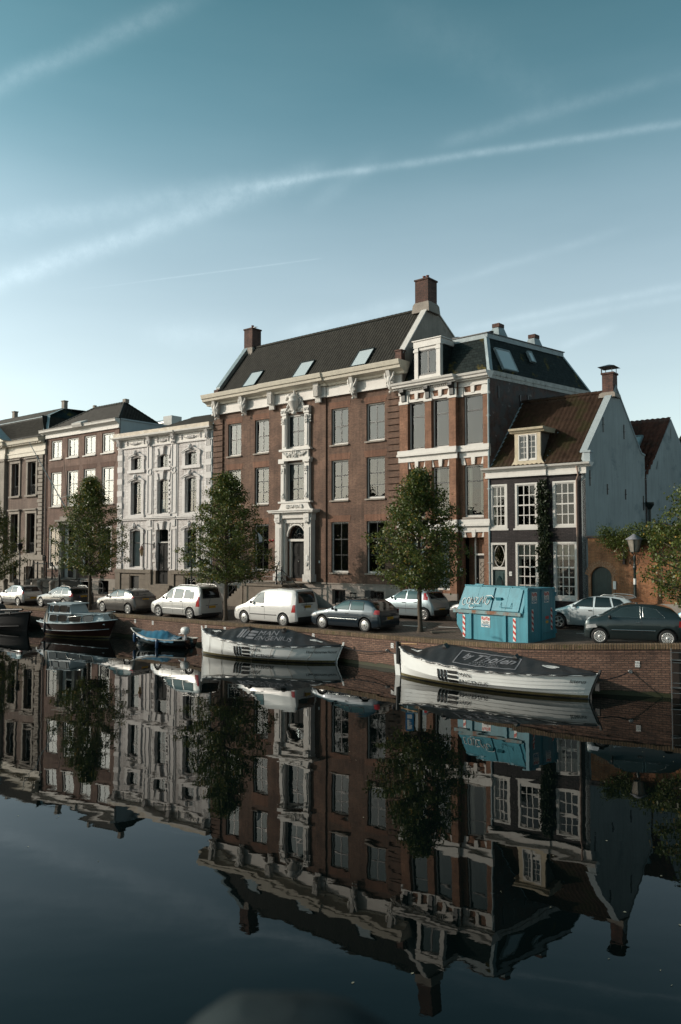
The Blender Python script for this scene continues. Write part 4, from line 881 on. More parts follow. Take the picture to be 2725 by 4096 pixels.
for a, b in wa:
    window(H, a, b, 8.8, 11.9, y=.26, fm=WHITE, fw=.05, cols=2, split=.62, lo=1, sill=None, gl=GLASS); window(H, a, b, 3.4, 7.1, y=.26, fm=STONE, fw=.05, cols=2, split=.66, lo=2, sill=None, gl=GLASS)
    window(H, a, b, .6, 2.2, y=.2, fm=WHITE, fw=.05, cols=2, split=1, sill=None)
    g = MB()
    for c in (8.8, 3.4):
        g.tube([(a, .12, c + .95), (b, .12, c + .95)], .02, 5).tube([(a, .12, c + .08), (b, .12, c + .08)], .02, 5)
        for k in range(4):
            x = a + (b - a) * (k + .5) / 4; g.tube([(x + .14 * math.cos(u), .12, c + .5 + .4 * math.sin(u)) for u in [R(20 * v) for v in range(19)]], .016, 4); g.tube([(x + .07 * math.cos(u), .12, c + .5 + .15 * math.sin(u)) for u in [R(40 * v) for v in range(10)]], .014, 4)
    g.build('window_guard', BLACK, H)
# mansard
bz, by = 16.35, 1.35
tiles(H, ROOF_D, (0, 0, 14.15), (W - .3, 0, 0), (0, by, bz - 14.15), .25, .33, amp=.05, ur=lambda v: 1 - v * .12)
tiles(H, ROOF_D, (0, by, bz), (13.72, 0, 0), (0, 2.9, 1.35), .25, .33, amp=.05, ur=lambda v: 1 - v * .12)
tiles(H, ROOF_D, (W - .3, 0, 14.15), (0, 7.5, 0), (-1.88, by * .6, bz - 14.15), .3, .33, amp=.05, name='roof')
MB().add([(13.72, by, bz), (12.0, 4.3, bz + 1.35), (18, 9, bz + .4), (14.2, 8, bz)], [(0, 3, 2, 1)]).add([(0, 4.3, bz + 1.35), (12, 4.3, bz + 1.35), (12, 9, 14.2), (0, 9, 14.2)], [(0, 1, 2, 3)]).build('rear_roof', SLATE, H)
MB().tube([(0, by, bz), (13.72, by, bz)], .07, 6).build('roof_edge', LEAD, H)
MB().add([(W - .55, -.1, 14.15), (W - .05, .15, 14.15), (14.0, by + .15, bz + .06), (13.55, by - .06, bz + .06)], [(0, 1, 2, 3)]).add([(13.5, by, bz + .08), (14.0, by + .1, bz + .08), (12.2, 4.35, bz + 1.43), (11.7, 4.3, bz + 1.43)], [(0, 1, 2, 3)]).build('hip_flashing', LEAD, H)
chimney(H, 11.7, 12.15, 4.1, 4.5, 17.5, 18.35, m=STONE, pots=0, base_h=0); chimney(H, 2.4, 2.85, 4.1, 4.5, 17.5, 18.3, m=STONE, pots=0, base_h=0); chimney(H, -3, -2.5, 4.1, 4.5, 17.5, 18.3, m=STONE, pots=0, base_h=0)
# stone bollards and chains
bl = []
for k in range(5):
    x, y = -26.2 + k * 1.28, 62.45 - k * 1.02
    z = street_z(x, y); lab = ['grey stone bollard nearest the iron stoop railing, chained to its neighbour', 'second stone bollard from the iron stoop railing, in the chain row', 'middle stone bollard of the chained row before the classical house', 'fourth stone bollard from the stoop railing, behind the silver hatchback', 'grey stone bollard farthest left in the chained row'][4 - k]
    o = MB().lathe([(.26, 0), (.26, .2), (.2, .25), (.19, .85), (.23, .9), (.23, .98), (.16, 1.08), (.03, 1.14)], (0, 0, 0), 12).build('stone_bollard', STONE, None, (x, y, z)); tag(o, lab, 'bollard', 'chained stone bollards before the classical house')
    if k < 4:
        c = MB()
        for j in range(15):
            t_ = (j + .5) / 15; c.lathe([(.03, -.04), (.045, 0), (.03, .04)], (t_ * 1.28, -t_ * 1.02, .85 - .3 * 4 * t_ * (1 - t_)), 6)
        co = c.build('bollard_chain', BLACK, o)

# ================================================================== brick and white stone house with mansard (E)
EK = .166
H = on_plane_house((3.7287, 48.0638), (.7507, -.6606), 'narrow orange brick house with white bands, tall plate windows and slate mansard dormer', name='canal_house')
W = 6.1
L_ = [(.72, 1.92), (2.42, 3.6)]; Rw = [(4.42, 5.68)]
opl = [(a, b, 9.62, 12.5) for a, b in L_] + [(a, b, 5.55, 8.5) for a, b in L_] + [(a, b, 1.4, 4.35) for a, b in L_]
opr = [(a, b, 9.62, 12.5) for a, b in Rw] + [(a, b, 5.55, 8.5) for a, b in Rw] + [(4.3, 5.68, .9, 4.4)]
w_ = MB(); facade(H, BRK_E, 0, 4.08, .9, 13.3, opl, y=-.25, rev=.3, extra=w_); facade(H, BRK_E, 4.08, W, .9, 13.3, opr, y=0, rev=.25, extra=w_); w_.add([(4.08, -.25, .9), (4.08, 0, .9), (4.08, 0, 13.3), (4.08, -.25, 13.3)], [(0, 1, 2, 3)]).add([(0, -.25, .9), (0, 0, .9), (0, 0, 13.3), (0, -.25, 13.3)], [(3, 2, 1, 0)])
w_.build('wall', BRK_E, H)
sh = lambda x, y, z: (x + EK * y, y, z)
sw = MB().box(-.02, W, .26, 9.6, -.3, 13.45).xf(lambda x, y, z: (x + EK * max(0, y), y, z)); sw = MB().add([(W, 0.0, -.3), (W + EK * 9.6, 9.6, -.3), (W + EK * 9.6, 9.6, 13.6), (W, 0.0, 13.6)], [(0, 1, 2, 3)]).add([(EK * 9.6, 9.6, -.3), (W + EK * 9.6, 9.6, -.3), (W + EK * 9.6, 9.6, 13.6), (EK * 9.6, 9.6, 13.6)], [(3, 2, 1, 0)]).build('side_wall', BRK_S, H)
MB().box(W - .01, W + .07, 0, 9.6, 13.5, 13.75).box(W + .0, W + .04, 0, 9.6, 13.3, 13.5).xf(sh).build('side_coping', mat('weathered_white_board', (.42, .42, .40), .7, .2, 3, stain=((.12, .12, .12), 2.5, .55)), H)
an = MB()
for y, z in ((.7, 12.6), (2.6, 12.3), (3.3, 12.4), (5.5, 12.4), (1.4, 8.8)): an.box(W + .0, W + .05, y, y + .06, z - .35, z + .35)
an.xf(sh).build('wall_anchor', BLACK, H)
MB().box(-.05, 4.15, -.36, -.25, -.4, .9).box(4.15, W + .02, -.1, 0, -.4, .9).box(-.05, 4.15, -.42, -.25, .82, 1.22).box(-.05, 4.12, -.3, -.25, -.4, .85).build('plinth', STONE_P, H)
b_ = MB()
for z0, z1 in ((8.93, 9.62), (4.7, 5.42)):
    for x0, x1, y in ((-.02, 4.14, -.25), (4.14, W + .03, 0)): b_.box(x0, x1, y - .08, y + .02, z0, z1).box(x0 - .03, x1 + .02, y - .24, y, z0 + .34, z0 + .48).box(x0 - .02, x1, y - .17, y, z0 + .48, z1)
for z in (12.5,):
    for x0, x1, y in ((.0, 4.1, -.25), (4.1, W, 0)): b_.box(x0, x1, y - .06, y + .05, z, z + .16)
for lst, y in ((L_, -.25), (Rw, 0)):
    for a, b in lst:
        m0 = (a + b) / 2
        for z in (12.62, 8.52, 4.38 if y else 4.42):
            h = .42; b_.ext([(m0 - .10, z), (m0 + .10, z), (m0 + .13, z + h), (m0 - .13, z + h)], 'y', y - .1, y); b_.ext([(a - .12, z), (a + .14, z), (a + .02, z + h), (a - .2, z + h)], 'y', y - .05, y); b_.ext([(b - .14, z), (b + .12, z), (b + .2, z + h), (b - .02, z + h)], 'y', y - .05, y)
for x0, x1, y in ((.1, .72, -.25), (1.92, 2.42, -.25), (3.6, 4.12, -.25), (5.68, 6.1, 0), (4.12, 4.42, 0)): b_.box(x0, x1, y - .1, y, 12.42, 12.95).box(x0 - .05, x1 + .04, y - .14, y, 12.42, 12.55)
b_.box(0, 4.12, -.33, -.25, 13.0, 13.35).box(4.12, W + .02, -.1, 0, 13.0, 13.35)
b_.build('stone_band', WHITE, H)
pl = MB()
for x0, x1, y in ((.14, .7, -.25), (1.94, 2.40, -.25), (3.62, 4.08, -.25), (5.72, 6.05, 0)):
    for z0, z1 in ((9.62, 12.42), (5.42, 8.93), (1.22, 4.7)): pl.box(x0, x1, y - .10, y, z0, z1)
pl.build('pilaster', BRK_E, H)
for x in (.42, 2.17, 3.85):
    k = MB().ext([(-.33, 12.55), (-.44, 12.6), (-.45, 12.95), (-.6, 13.1), (-.6, 13.3), (-.33, 13.3)], 'x', x - .13, x + .13); k.lathe([(.12, -.14), (.12, .14)], (x, -.52, 13.18), 10, 'x') if False else k.tube([(x - .14, -.52, 13.15), (x + .14, -.52, 13.15)], .12, 10)
    k.build('cornice_bracket', BLACK, H)
cm = MB(); pr = [(0, 13.3), (-.5, 13.3), (-.52, 13.36), (-.66, 13.4), (-.68, 13.5), (-.76, 13.56), (-.8, 13.68), (.3, 13.72)]
cornice(cm, -.22, 4.2, [(a - .06 if a < 0 else a, b) for a, b in pr]); cornice(cm, 4.2, W + .12, [(a + .22 if a < -.3 else a, b - .01) for a, b in pr])
for k in range(30): cm.box(.1 + k * .13, .16 + k * .13, -.42, -.3, 13.2, 13.3)
cm.build('cornice', WHITE, H)
room(H, .1, W - .15, .2, 13.2, .9)
for a, b in L_:
    window(H, a, b, 9.62, 12.5, y=-.12, cols=1, split=.7, fw=.07, sill=STONE_P, fm=WHITE, gl=GLASS, sillw=.05); window(H, a, b, 5.55, 8.5, y=-.12, cols=1, split=.7, fw=.07, sill=STONE_P, curtain='sides', sillw=.05, fm=WHITE, gl=LANTG); window(H, a, b, 1.4, 4.35, y=-.12, cols=1, split=.7, fw=.07, sill=STONE_P, curtain='full', sillw=.05)
window(H, 4.42, 5.68, 9.62, 12.5, y=.1, cols=1, split=.7, fw=.07, sill=STONE_P); window(H, 4.42, 5.68, 5.55, 8.5, y=.1, cols=1, split=.7, fw=.07, sill=STONE_P, curtain='sides', gl=LANTG)
d = MB().box(4.3, 5.68, .62, .7, .9, 4.4).build('door_recess', BRK_E, H)
d = MB().box(4.85, 5.62, .5, .58, .9, 3.4).build('door', BLACKD, H); MB().box(4.78, 4.86, .45, .6, .9, 4.4).box(4.86, 5.68, .45, .6, 3.4, 3.5).build('door_frame', WHITE, d)
g = MB()
for k in range(5): g.tube([(5.24 + .12 * math.cos(u), .47, 1.7 + k * .3 + .13 * math.sin(u)) for u in [R(40 * v) for v in range(10)]], .018, 5)
g.box(5.05, 5.43, .485, .5, 1.5, 3.2).build('door_grille', STONE, d); MB().ball((4.95, .45, 2.1), .04).build('handle', CHROME, d)
MB().box(4.3, 5.7, -.5, .5, -.3, .9).box(4.3, 5.7, -.9, -.5, -.3, .55).box(4.3, 5.7, -1.3, -.9, -.3, .25).build('doorstep', STONE, H)
MB().box(4.18, 4.32, -.13, -.1, 2.5, 2.68).build('house_number_plate', SIGNW, H)
# mansard
zt_ = 15.95
def sq(x, y, z): return (x + EK * y, y, z)
MB().add([sq(0, .1, 13.7), sq(W, .1, 13.7), sq(W - 1.0, 1.15, zt_), sq(0, 1.15, zt_)], [(0, 1, 2, 3)]).build('front_slate_roof', SLATE, H)
MB().add([sq(W, .1, 13.7), sq(W, 9.6, 13.7), sq(W - 1.0, 8.3, zt_), sq(W - 1.0, 1.15, zt_)], [(0, 1, 2, 3)]).add([sq(W, 9.6, 13.7), sq(0, 9.6, 13.7), sq(0, 8.3, zt_), sq(W - 1, 8.3, zt_)], [(0, 1, 2, 3)]).build('side_slate_roof', SLATE, H)
MB().box(-.1, W - .95, 1.1, 8.35, zt_ - .02, zt_ + .26).xf(sh).build('roof_kerb', LEAD, H); MB().box(-.15, W - .90, 1.04, 8.42, zt_ + .26, zt_ + .31).xf(sh).build('roof_deck', PLAST, H)
def hipstrip(root, A_, B_, w, m=LEAD, up=.05): 
    A_, B_ = Vector(A_), Vector(B_); MB().add([A_ + Vector((-w, 0, up)), A_ + Vector((0, -w * .4, up)), A_ + Vector((.02, w, up)), B_ + Vector((.02, w, up)), B_ + Vector((0, -w * .4, up)), B_ + Vector((-w, 0, up))], [(0, 1, 4, 5), (1, 2, 3, 4)]).build('hip_flashing', m, root)
hipstrip(H, sq(W, .1, 13.7), sq(W - 1, 1.15, zt_), .22); hipstrip(H, sq(W, 9.6, 13.7), sq(W - 1, 8.3, zt_), .16)
# dormer
dm = MB().box(1.15, 1.42, -.28, 0, 13.72, 15.75).box(2.72, 3.0, -.28, 0, 13.72, 15.75).box(1.42, 2.72, -.24, 0, 13.72, 14.02).box(1.1, 3.05, -.3, 0, 15.72, 16.1).box(1.02, 3.13, -.36, .9, 16.1, 16.16).box(1.42, 2.72, -.22, 0, 15.55, 15.72).box(1.1, 1.46, -.32, -.28, 15.45, 15.6).box(2.68, 3.04, -.32, -.28, 15.45, 15.6).box(1.0, 3.1, -.34, 0, 13.66, 13.85).box(2.98, 3.06, 0, 1.3, 15.78, 16.1)
dm = dm.build('dormer', WHITE, H); MB().box(1.2, 2.98, 0, 1.4, 13.7, 16.05).build('dormer_side', SLATE, dm)
window(H, 1.42, 2.72, 14.02, 15.55, y=-.2, fm=SASH, sm=SASH, fw=.05, cols=2, split=1, sill=None, pname='dormer_window', mt=.09)
# velux and chimneys
V_ = Vector(sq(W - 1, 1.15, zt_)) - Vector(sq(W, .1, 13.7)); n3 = Vector((-1.0, 0, zt_ - 13.7))
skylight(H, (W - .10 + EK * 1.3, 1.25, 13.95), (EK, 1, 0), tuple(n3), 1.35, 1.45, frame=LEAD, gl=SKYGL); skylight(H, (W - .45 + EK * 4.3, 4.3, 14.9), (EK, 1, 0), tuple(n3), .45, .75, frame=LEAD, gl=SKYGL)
for x, y, nm in ((4.45, 3.0, 0), (4.3, 6.6, 1)):
    c = MB().ring([[sq(x - .4, y - .45, zt_ + .3), sq(x + .4, y - .45, zt_ + .3), sq(x + .4, y + .45, zt_ + .3), sq(x - .4, y + .45, zt_ + .3)], [sq(x - .2, y - .25, zt_ + 1.0), sq(x + .2, y - .25, zt_ + 1.0), sq(x + .2, y + .25, zt_ + 1.0), sq(x - .2, y + .25, zt_ + 1.0)]], smooth=False).build('chimney', LEAD, H)
    MB().box(x - .24 + EK * y, x + .24 + EK * y, y - .3, y + .3, zt_ + 1.0, zt_ + 1.22).build('chimney_cap', CHIM, c)
v = MB()
for k in range(3): v.lathe([(.1, 0), (.1, .15), (.16, .17), (.16, .24)], sq(4.3 + .25 * k, 1.9, zt_ + .3), 10)
v.build('roof_vent', PLAST, H)
MB().lathe([(.5, 0), (.5, .45), (.3, .75), (.02, .8)], sq(1.2, 3.4, zt_ + .3), 8).build('roof_fan', METAL, H); MB().ext([(2.0, zt_ + .3), (3.4, zt_ + .3), (2.8, zt_ + .65), (2.4, zt_ + .65)], 'y', 3.0, 4.0).build('fan_box', METAL, H)
pipe(H, 6.08, .1, 13.2, y=-.1, m=LEAD, r=.06)

# ================================================================== small black brick house, number 17 (F)
FK = .214
H = on_plane_house((8.308, 44.034), (.7804, -.6253), 'small black brick house number 17 with white sash windows and mossy tile roof', name='canal_house')
W = 5.42; KX = 3.36
u1 = [(-.02 + .02, 1.05), (1.5, 2.82), (3.64, 4.96)]
ops = [(a, b, 4.86, 7.3) for a, b in u1] + [(u1[1][0], u1[1][1], 1.15, 4.12), (u1[2][0], u1[2][1], 1.15, 4.12), (0.0, 1.02, .55, 4.1)]
w_ = MB(); facade(H, BRK_F, -.06, KX, -.3, 7.7, ops, y=-.08, rev=.2, extra=w_); facade(H, BRK_F, KX, W, -.3, 7.7, ops, y=0, rev=.14, extra=w_); w_.add([(KX, -.08, -.3), (KX, 0, -.3), (KX, 0, 7.7), (KX, -.08, 7.7)], [(0, 1, 2, 3)]); w_.build('wall', BRK_F, H)
room(H, .05, W - .1, .1, 7.6, .8)
window(H, *u1[0], 4.86, 7.3, y=-.07, cols=3, split=.5, lo=2, up=2, fm=WHITE, sm=WHITE, fw=.1, frame_fw=.14, sill=WHITE, gl=LANTG, curtain='left'); window(H, *u1[1], 4.86, 7.3, y=-.07, cols=3, split=.5, lo=2, up=2, fm=WHITE, sm=WHITE, fw=.1, frame_fw=.13, sill=WHITE, gl=LANTG, curtain=None)
window(H, *u1[2], 4.86, 7.3, y=-.02, cols=3, split=.5, lo=2, up=2, fm=WHITE, sm=WHITE, fw=.1, frame_fw=.13, sill=None, gl=LANTG)
window(H, *u1[1], 1.15, 4.12, y=-.07, cols=3, split=.55, lo=3, up=2, fm=WHITE, sm=WHITE, fw=.1, frame_fw=.13, sill=WHITE, gl=LANTG, curtain='valance'); window(H, *u1[2], 1.15, 4.12, y=-.02, cols=3, split=.55, lo=3, up=2, fm=WHITE, sm=WHITE, fw=.1, frame_fw=.13, sill=WHITE, gl=LANTG, curtain='valance')
f = MB().box(0, .14, -.1, .04, .55, 4.1).box(.9, 1.02, -.1, .04, .55, 4.1).box(.14, .9, -.1, .04, 3.98, 4.1).box(.14, .9, -.09, .04, 2.62, 2.78)
for x0, x1, xm in ((.14, .9, 0),):
    for s in (0, 1):
        c0 = .14 + s * .38; f.tube([(c0 + .38 * (1 - math.cos(u)) if not s else c0 + .0 + .38 * math.cos(u) * 1, .0, 2.78 + 1.2 * math.sin(u) ** 1.0) for u in [R(9 * v) for v in range(11)]], .022, 5)
        f.tube([(.52 - .38 * math.sin(u) if not s else .52 + .38 * math.sin(u), .0, 2.78 + 1.2 * (1 - math.cos(u))) for u in [R(9 * v) for v in range(11)]], .022, 5)
f.build('door_frame', WHITE, H); MB().box(.14, .9, .02, .03, 2.78, 3.98).build('transom_pane', LANTG, H)
d = MB().box(.15, .89, .0, .06, .55, 2.62).box(.28, .76, -.03, .0, .7, 2.45).build('door', DOORG, H)
MB().lathe([(.21, 0), (.18, -.05)], (.52, -.035, 1.75), 18, 'y').xf(lambda x, y, z: (x, y, 1.75 + (z - 1.75) * 2.6)).build('oval_panel', mat('dark_door_panel', (.010, .03, .032), .25, .1, 2), d); MB().ball((.83, -.05, 1.55), .035).build('handle', CHROME, d)
pn = MB().box(1.14, 1.30, -.1, -.08, 2.3, 2.53).build('house_number_plate', SIGNW, H); t = MB(); put_text(t, '17', .16, lambda u, v: (1.22 + u, -.103, 2.36 + v), center=True); t.build('lettering', BLACK, pn)
# frieze + cornice with the step
MB().box(-.2, KX, -.2, -.08, 7.64, 8.0).box(KX, W + .08, -.12, 0, 7.62, 7.98).box(-.22, KX + .02, -.24, -.2, 7.64, 7.74).box(KX + .02, W + .1, -.16, -.12, 7.62, 7.72).build('frieze', WHITE, H)
cm = MB(); pr = [(0, 7.98), (-.14, 7.98), (-.2, 8.06), (-.36, 8.1), (-.4, 8.2), (.3, 8.22)]; cornice(cm, -.35, KX + .05, [(a - .1 if a < 0 else a, b) for a, b in pr]); cornice(cm, KX + .05, W + .35, [(a, b - .015) for a, b in pr]); cm.build('cornice', WHITE, H)
MB().box(W - .05, W + .25, .0, .32, 8.2, 8.7).box(W - .12, W + .3, -.05, .4, 8.7, 8.8).build('kneeler_stone', STUC_L, H)
RY, RZ, EZ = 2.85, 12.2, 8.22
sF = lambda x, y, z: (x + FK * max(0, y), y, z)
tiles(H, ROOF_R, (-.02, -.02, EZ), (W - .15, 0, 0), (FK * RY, RY, RZ - EZ), .27, .34, amp=.04, lift=.04)
MB().add([sF(0, RY, RZ), sF(W - .2, RY, RZ), sF(W - .2, 5.6, 8.7), sF(0, 5.6, 8.7)], [(0, 1, 2, 3)]).build('rear_roof', ROOF_R, H)
rt = MB()
for k in range(13): rt.tube([sF(k * .4, RY, RZ + .03), sF((k + 1) * .4, RY, RZ + .05)], .12, 6)
rt.build('ridge_tile', ROOF_R, H)
gm = MB().ext([(.0, -.3), (.0, 8.3), (.15, 8.75), (RY, RZ + .3), (5.25, 9.05), (5.6, 8.95), (5.6, -.3)], 'x', W - .22, W).xf(sF); gw = gm.build('side_gable_wall', STUCCO, H)
MB().ext([(.1, 8.72), (.1, 8.8), (RY, RZ + .38), (5.25, 9.13), (5.6, 9.03), (5.6, 8.93), (5.25, 9.03), (RY, RZ + .28)], 'x', W - .34, W + .04).xf(sF).build('gable_coping', STUC_L, gw)
an = MB()
for y, z, h in ((1.6, 10.3, .4), (3.55, 10.1, .4), (.35, 7.4, .4), (1.9, 6.9, .28), (3.6, 6.7, .28), (5.35, 6.3, .4)): an.box(W, W + .04, y, y + .05, z - h, z + h); an.box(W, W + .06, y - .02, y + .07, z - .03, z + .03)
an.xf(sF).build('wall_anchor', BLACK, gw)
chimney(H, W - .62 + FK * RY, W - .02 + FK * RY, RY - .3, RY + .35, 12.0, 13.15, pots=0, base_h=.3)
c = MB().box(W - .66 + FK * RY, W - .60 + FK * RY, RY - .34, RY - .30, 13.25, 13.6)
for a in (W - .08, W + .0): pass
for x in (W - .64, W - .06):
    for y in (RY - .32, RY + .33): c.tube([(x + FK * RY, y, 13.2), (x + FK * RY, y, 13.55)], .02, 5)
c.ring([[(W - .8 + FK * RY, RY - .5, 13.55), (W + .12 + FK * RY, RY - .5, 13.55), (W + .12 + FK * RY, RY + .5, 13.55), (W - .8 + FK * RY, RY + .5, 13.55)], [(W - .38 + FK * RY, RY - .04, 13.72), (W - .3 + FK * RY, RY - .04, 13.72), (W - .3 + FK * RY, RY + .04, 13.72), (W - .38 + FK * RY, RY + .04, 13.72)]], smooth=False)
c.build('chimney_cowl', BLACK, H)
MB().add([(-.15, -.05, 8.25), (.12, -.05, 8.25), sF(.12, RY, RZ + .12), sF(-.15, RY, RZ + .12)], [(0, 1, 2, 3)]).build('valley_flashing', LEAD, H)
# dormer
dm = MB().box(1.5, 1.72, -.02, 0.1, 8.28, 10.02).box(2.78, 3.0, -.02, .1, 8.28, 10.02).box(1.72, 2.78, -.02, .1, 8.28, 8.5).box(1.72, 2.78, -.02, .1, 9.92, 10.02)
dm.ext([(1.5, 8.28), (1.5, 8.75), (1.44, 8.5), (1.3, 8.3)], 'y', -.02, .1).ext([(3.0, 8.75), (3.0, 8.28), (3.2, 8.3), (3.06, 8.5)], 'y', -.02, .1)
cornice(dm, 1.25, 3.25, [(.3, 10.0), (-.1, 10.02), (-.14, 10.1), (-.26, 10.14), (-.28, 10.24), (-.2, 10.27), (1.5, 10.3), (1.5, 10.05)])
dm = dm.build('dormer', OCHRE, H); MB().ext([(.1, 8.3), (.1, 10.02), (1.3, 10.02)], 'x', 1.5, 3.0).build('dormer_side', mat('grey_dormer_cheek', (.11, .10, .09), .8, .2, 3), dm); MB().add([(3.02, .05, 8.3), (3.2, .05, 8.35), (3.5, 1.35, 10.15), (3.25, 1.35, 10.2)], [(0, 1, 2, 3)]).build('flashing', LEAD, dm)
window(H, 1.72, 2.78, 8.5, 9.92, y=-.03, fm=WHITE, sm=WHITE, fw=.05, cols=4, split=1, lo=4, up=1, sill=None, pname='dormer_window', mt=.028)
MB().box(2.2, 2.3, -.05, .06, 8.52, 9.9).build('window_mullion', WHITE, dm)
pp = MB().tube([(5.05, -.22, 8.0), (5.12, -.2, 7.55), (4.98, -.1, 7.3), (5.0, -.1, 0)], .045, 8); pp.build('downpipe', mat('pinkish_downpipe', (.30, .20, .16), .6, .15, 3), H)
HOUSE_F = H

# ================================================================== rear house with red roof and second gable (G)
H = on_plane_house((12.6 + .0, 40.595), (.7804, -.6253), 'rear stucco house with red pantile roof and tall grey-blue gable beside the garden wall', name='canal_house')
ys, ye, ap, yr = 5.62, 11.6, 13.45 - 2.15, 8.35
gm = MB().ext([(ys, -.3), (ys, 7.7), (yr, ap), (ye, 7.2), (ye, -.3)], 'x', -.25, 0).xf(lambda x, y, z: (x + FK * y, y, z)); gw = gm.build('gable_wall', STUCCO, H)
tiles(H, ROOF_G, (-6 + FK * ys, ys, 7.6), (6.0, 0, 0), (FK * (yr - ys), yr - ys, ap - 7.6 + .1), .3, .36, amp=.06, lift=.045)
MB().add([(-6 + FK * yr, yr, ap), (FK * yr, yr, ap), (FK * ye, ye, 7.2), (-6 + FK * ye, ye, 7.2)], [(0, 1, 2, 3)]).add([(-6 + FK * ys, ys, -.3), (FK * ys, ys, -.3), (FK * ys, ys, 7.6), (-6 + FK * ys, ys, 7.6)], [(0, 1, 2, 3)]).build('rear_roof', ROOF_G, H)
an = MB()
for y, z, h, tl in ((6.7, 8.5, .25, .1), (8.25, 10.5, .32, 0), (9.6, 9.0, .3, -.1), (8.1, 5.9, .3, 0)): an.add([(FK * y + .03, y - tl, z - h), (FK * y + .03, y - tl + .06, z - h), (FK * y + .03, y + tl + .06, z + h), (FK * y + .03, y + tl, z + h)], [(0, 1, 2, 3)])
an.build('wall_anchor', BLACK, gw)
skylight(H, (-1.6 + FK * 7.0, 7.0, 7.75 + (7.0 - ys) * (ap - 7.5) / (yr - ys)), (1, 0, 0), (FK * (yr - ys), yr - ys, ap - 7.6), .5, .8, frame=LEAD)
x_ = FK * 5.7 + .1; pb = MB().tube([(x_, 5.7, 3.8), (x_, 5.7, 6.0)], .07, 8).lathe([(.08, 0), (.2, .2), (.24, .24), (.24, .4)], (x_, 5.7, 5.95), 10).build('downpipe', DKGREEN, gw)

# ================================================================== garden wall with arched door
H = on_plane_house((12.6, 40.595), (.7804, -.6253), 'orange-stained brick garden wall with arched dark green door under a creeper', cat='wall', name='garden_wall', group=None)
ops = [(.14, 1.2, .3, 2.85)]
w_ = MB(); facade(H, BRK_G, .0, 14, -.4, 4.3, ops, rev=.3, extra=w_); spandrel(w_, .14, 1.2, 2.85, .5, 0, .3); w_.add([(0, 0, 4.3), (14, 0, 4.3), (14, .35, 4.3), (0, .35, 4.3)], [(0, 1, 2, 3)]); w_.build('brickwork', BRK_G, H)
a_ = MB(); P_ = arcpts(.1, 1.24, 2.35, .52, 16)
for i, (a, b) in enumerate(zip(P_, P_[1:])):
    m0 = ((a[0] + b[0]) / 2 - .67, (a[1] + b[1]) / 2 - 2.1); l = math.hypot(*m0); ux, uz = m0[0] / l * .3, m0[1] / l * .3
    a_.add([(a[0], -.03, a[1]), (b[0], -.03, b[1]), (b[0] + ux, -.03, b[1] + uz), (a[0] + ux, -.03, a[1] + uz)], [(0, 1, 2, 3)])
a_.box(-.0, .14, -.03, 0, .3, 2.35).box(1.2, 1.34, -.03, 0, .3, 2.35); a_.build('arch_surround', brick('arch_brick', (.30, .12, .045), (.38, .17, .08), (.3, .22, .16), bw=.12, rh=.07, var=.3), H)
d = MB()
for k in range(8): d.box(.14 + k * .1325, .14 + k * .1325 + .128, .12, .17, .3, 2.85)
d = d.build('door', mat('dark_green_boards', (.014, .032, .028), .5, .25, 5), H); MB().ball((1.1, .1, 1.5), .03).build('handle', BLACK, d)
MB().box(1.34, 14, -.06, 0, -.4, 1.12).box(1.3, 14, -.10, 0, -.4, .5).build('rendered_plinth', STONE_P, H)
MB().box(-.05, 14, -.05, .4, 4.3, 4.42).box(1.78, 1.9, -.12, 0, 3.0, 3.75).build('coping', BRK_F, H)
ib = MB().box(1.28, 1.42, -.08, 0, 1.75, 2.15).build('intercom', SIGNW, H)
# far roof at the right edge
o = on_plane_house((22.9, 52.3), (.7804, -.6253), 'distant dark roof with a small grey chimney beyond the garden wall', name='canal_house', group=None)
MB().box(-1, 8, 0, 6, -.3, 10.4).build('wall', STUC_L, o); tiles(o, ROOF_D, (-1, -.2, 10.3), (9, 0, 0), (0, 3, 1.6), .3, .35); MB().box(-.6, 0.2, 1.4, 2.2, 11.0, 12.3).build('chimney', STUC_L, o)

# ================================================================== vegetation
def leaves(name, m, centers, per, spread, size, seed, parent=None, flat=1.0, aspect=.75):
    g = np.random.default_rng(seed); C = np.repeat(np.array(centers, float), per, axis=0); n = len(C)
    sp = np.array(spread) if hasattr(spread, '__len__') else np.array([spread] * 3); P = C + g.normal(size=(n, 3)) * sp
    a = g.normal(size=(n, 3)); a /= np.linalg.norm(a, axis=1)[:, None]; b = g.normal(size=(n, 3)); b[:, 2] *= flat; b -= a * (a * b).sum(1)[:, None]; b /= np.linalg.norm(b, axis=1)[:, None]
    s = (size * g.uniform(.65, 1.35, n))[:, None]
    V = np.stack([P - a * s * .5, P + b * s * .5 * aspect, P + a * s * .55, P - b * s * .5 * aspect], 1).reshape(-1, 3)
    me = bpy.data.meshes.new(name); me.vertices.add(4 * n); me.vertices.foreach_set('co', V.ravel()); me.loops.add(4 * n); me.loops.foreach_set('vertex_index', np.arange(4 * n, dtype=np.int32))
    me.polygons.add(n); me.polygons.foreach_set('loop_start', np.arange(0, 4 * n, 4, dtype=np.int32)); me.polygons.foreach_set('loop_total', np.full(n, 4, dtype=np.int32)); me.materials.append(m); me.update(); me.validate()
    return link(name, me, parent)
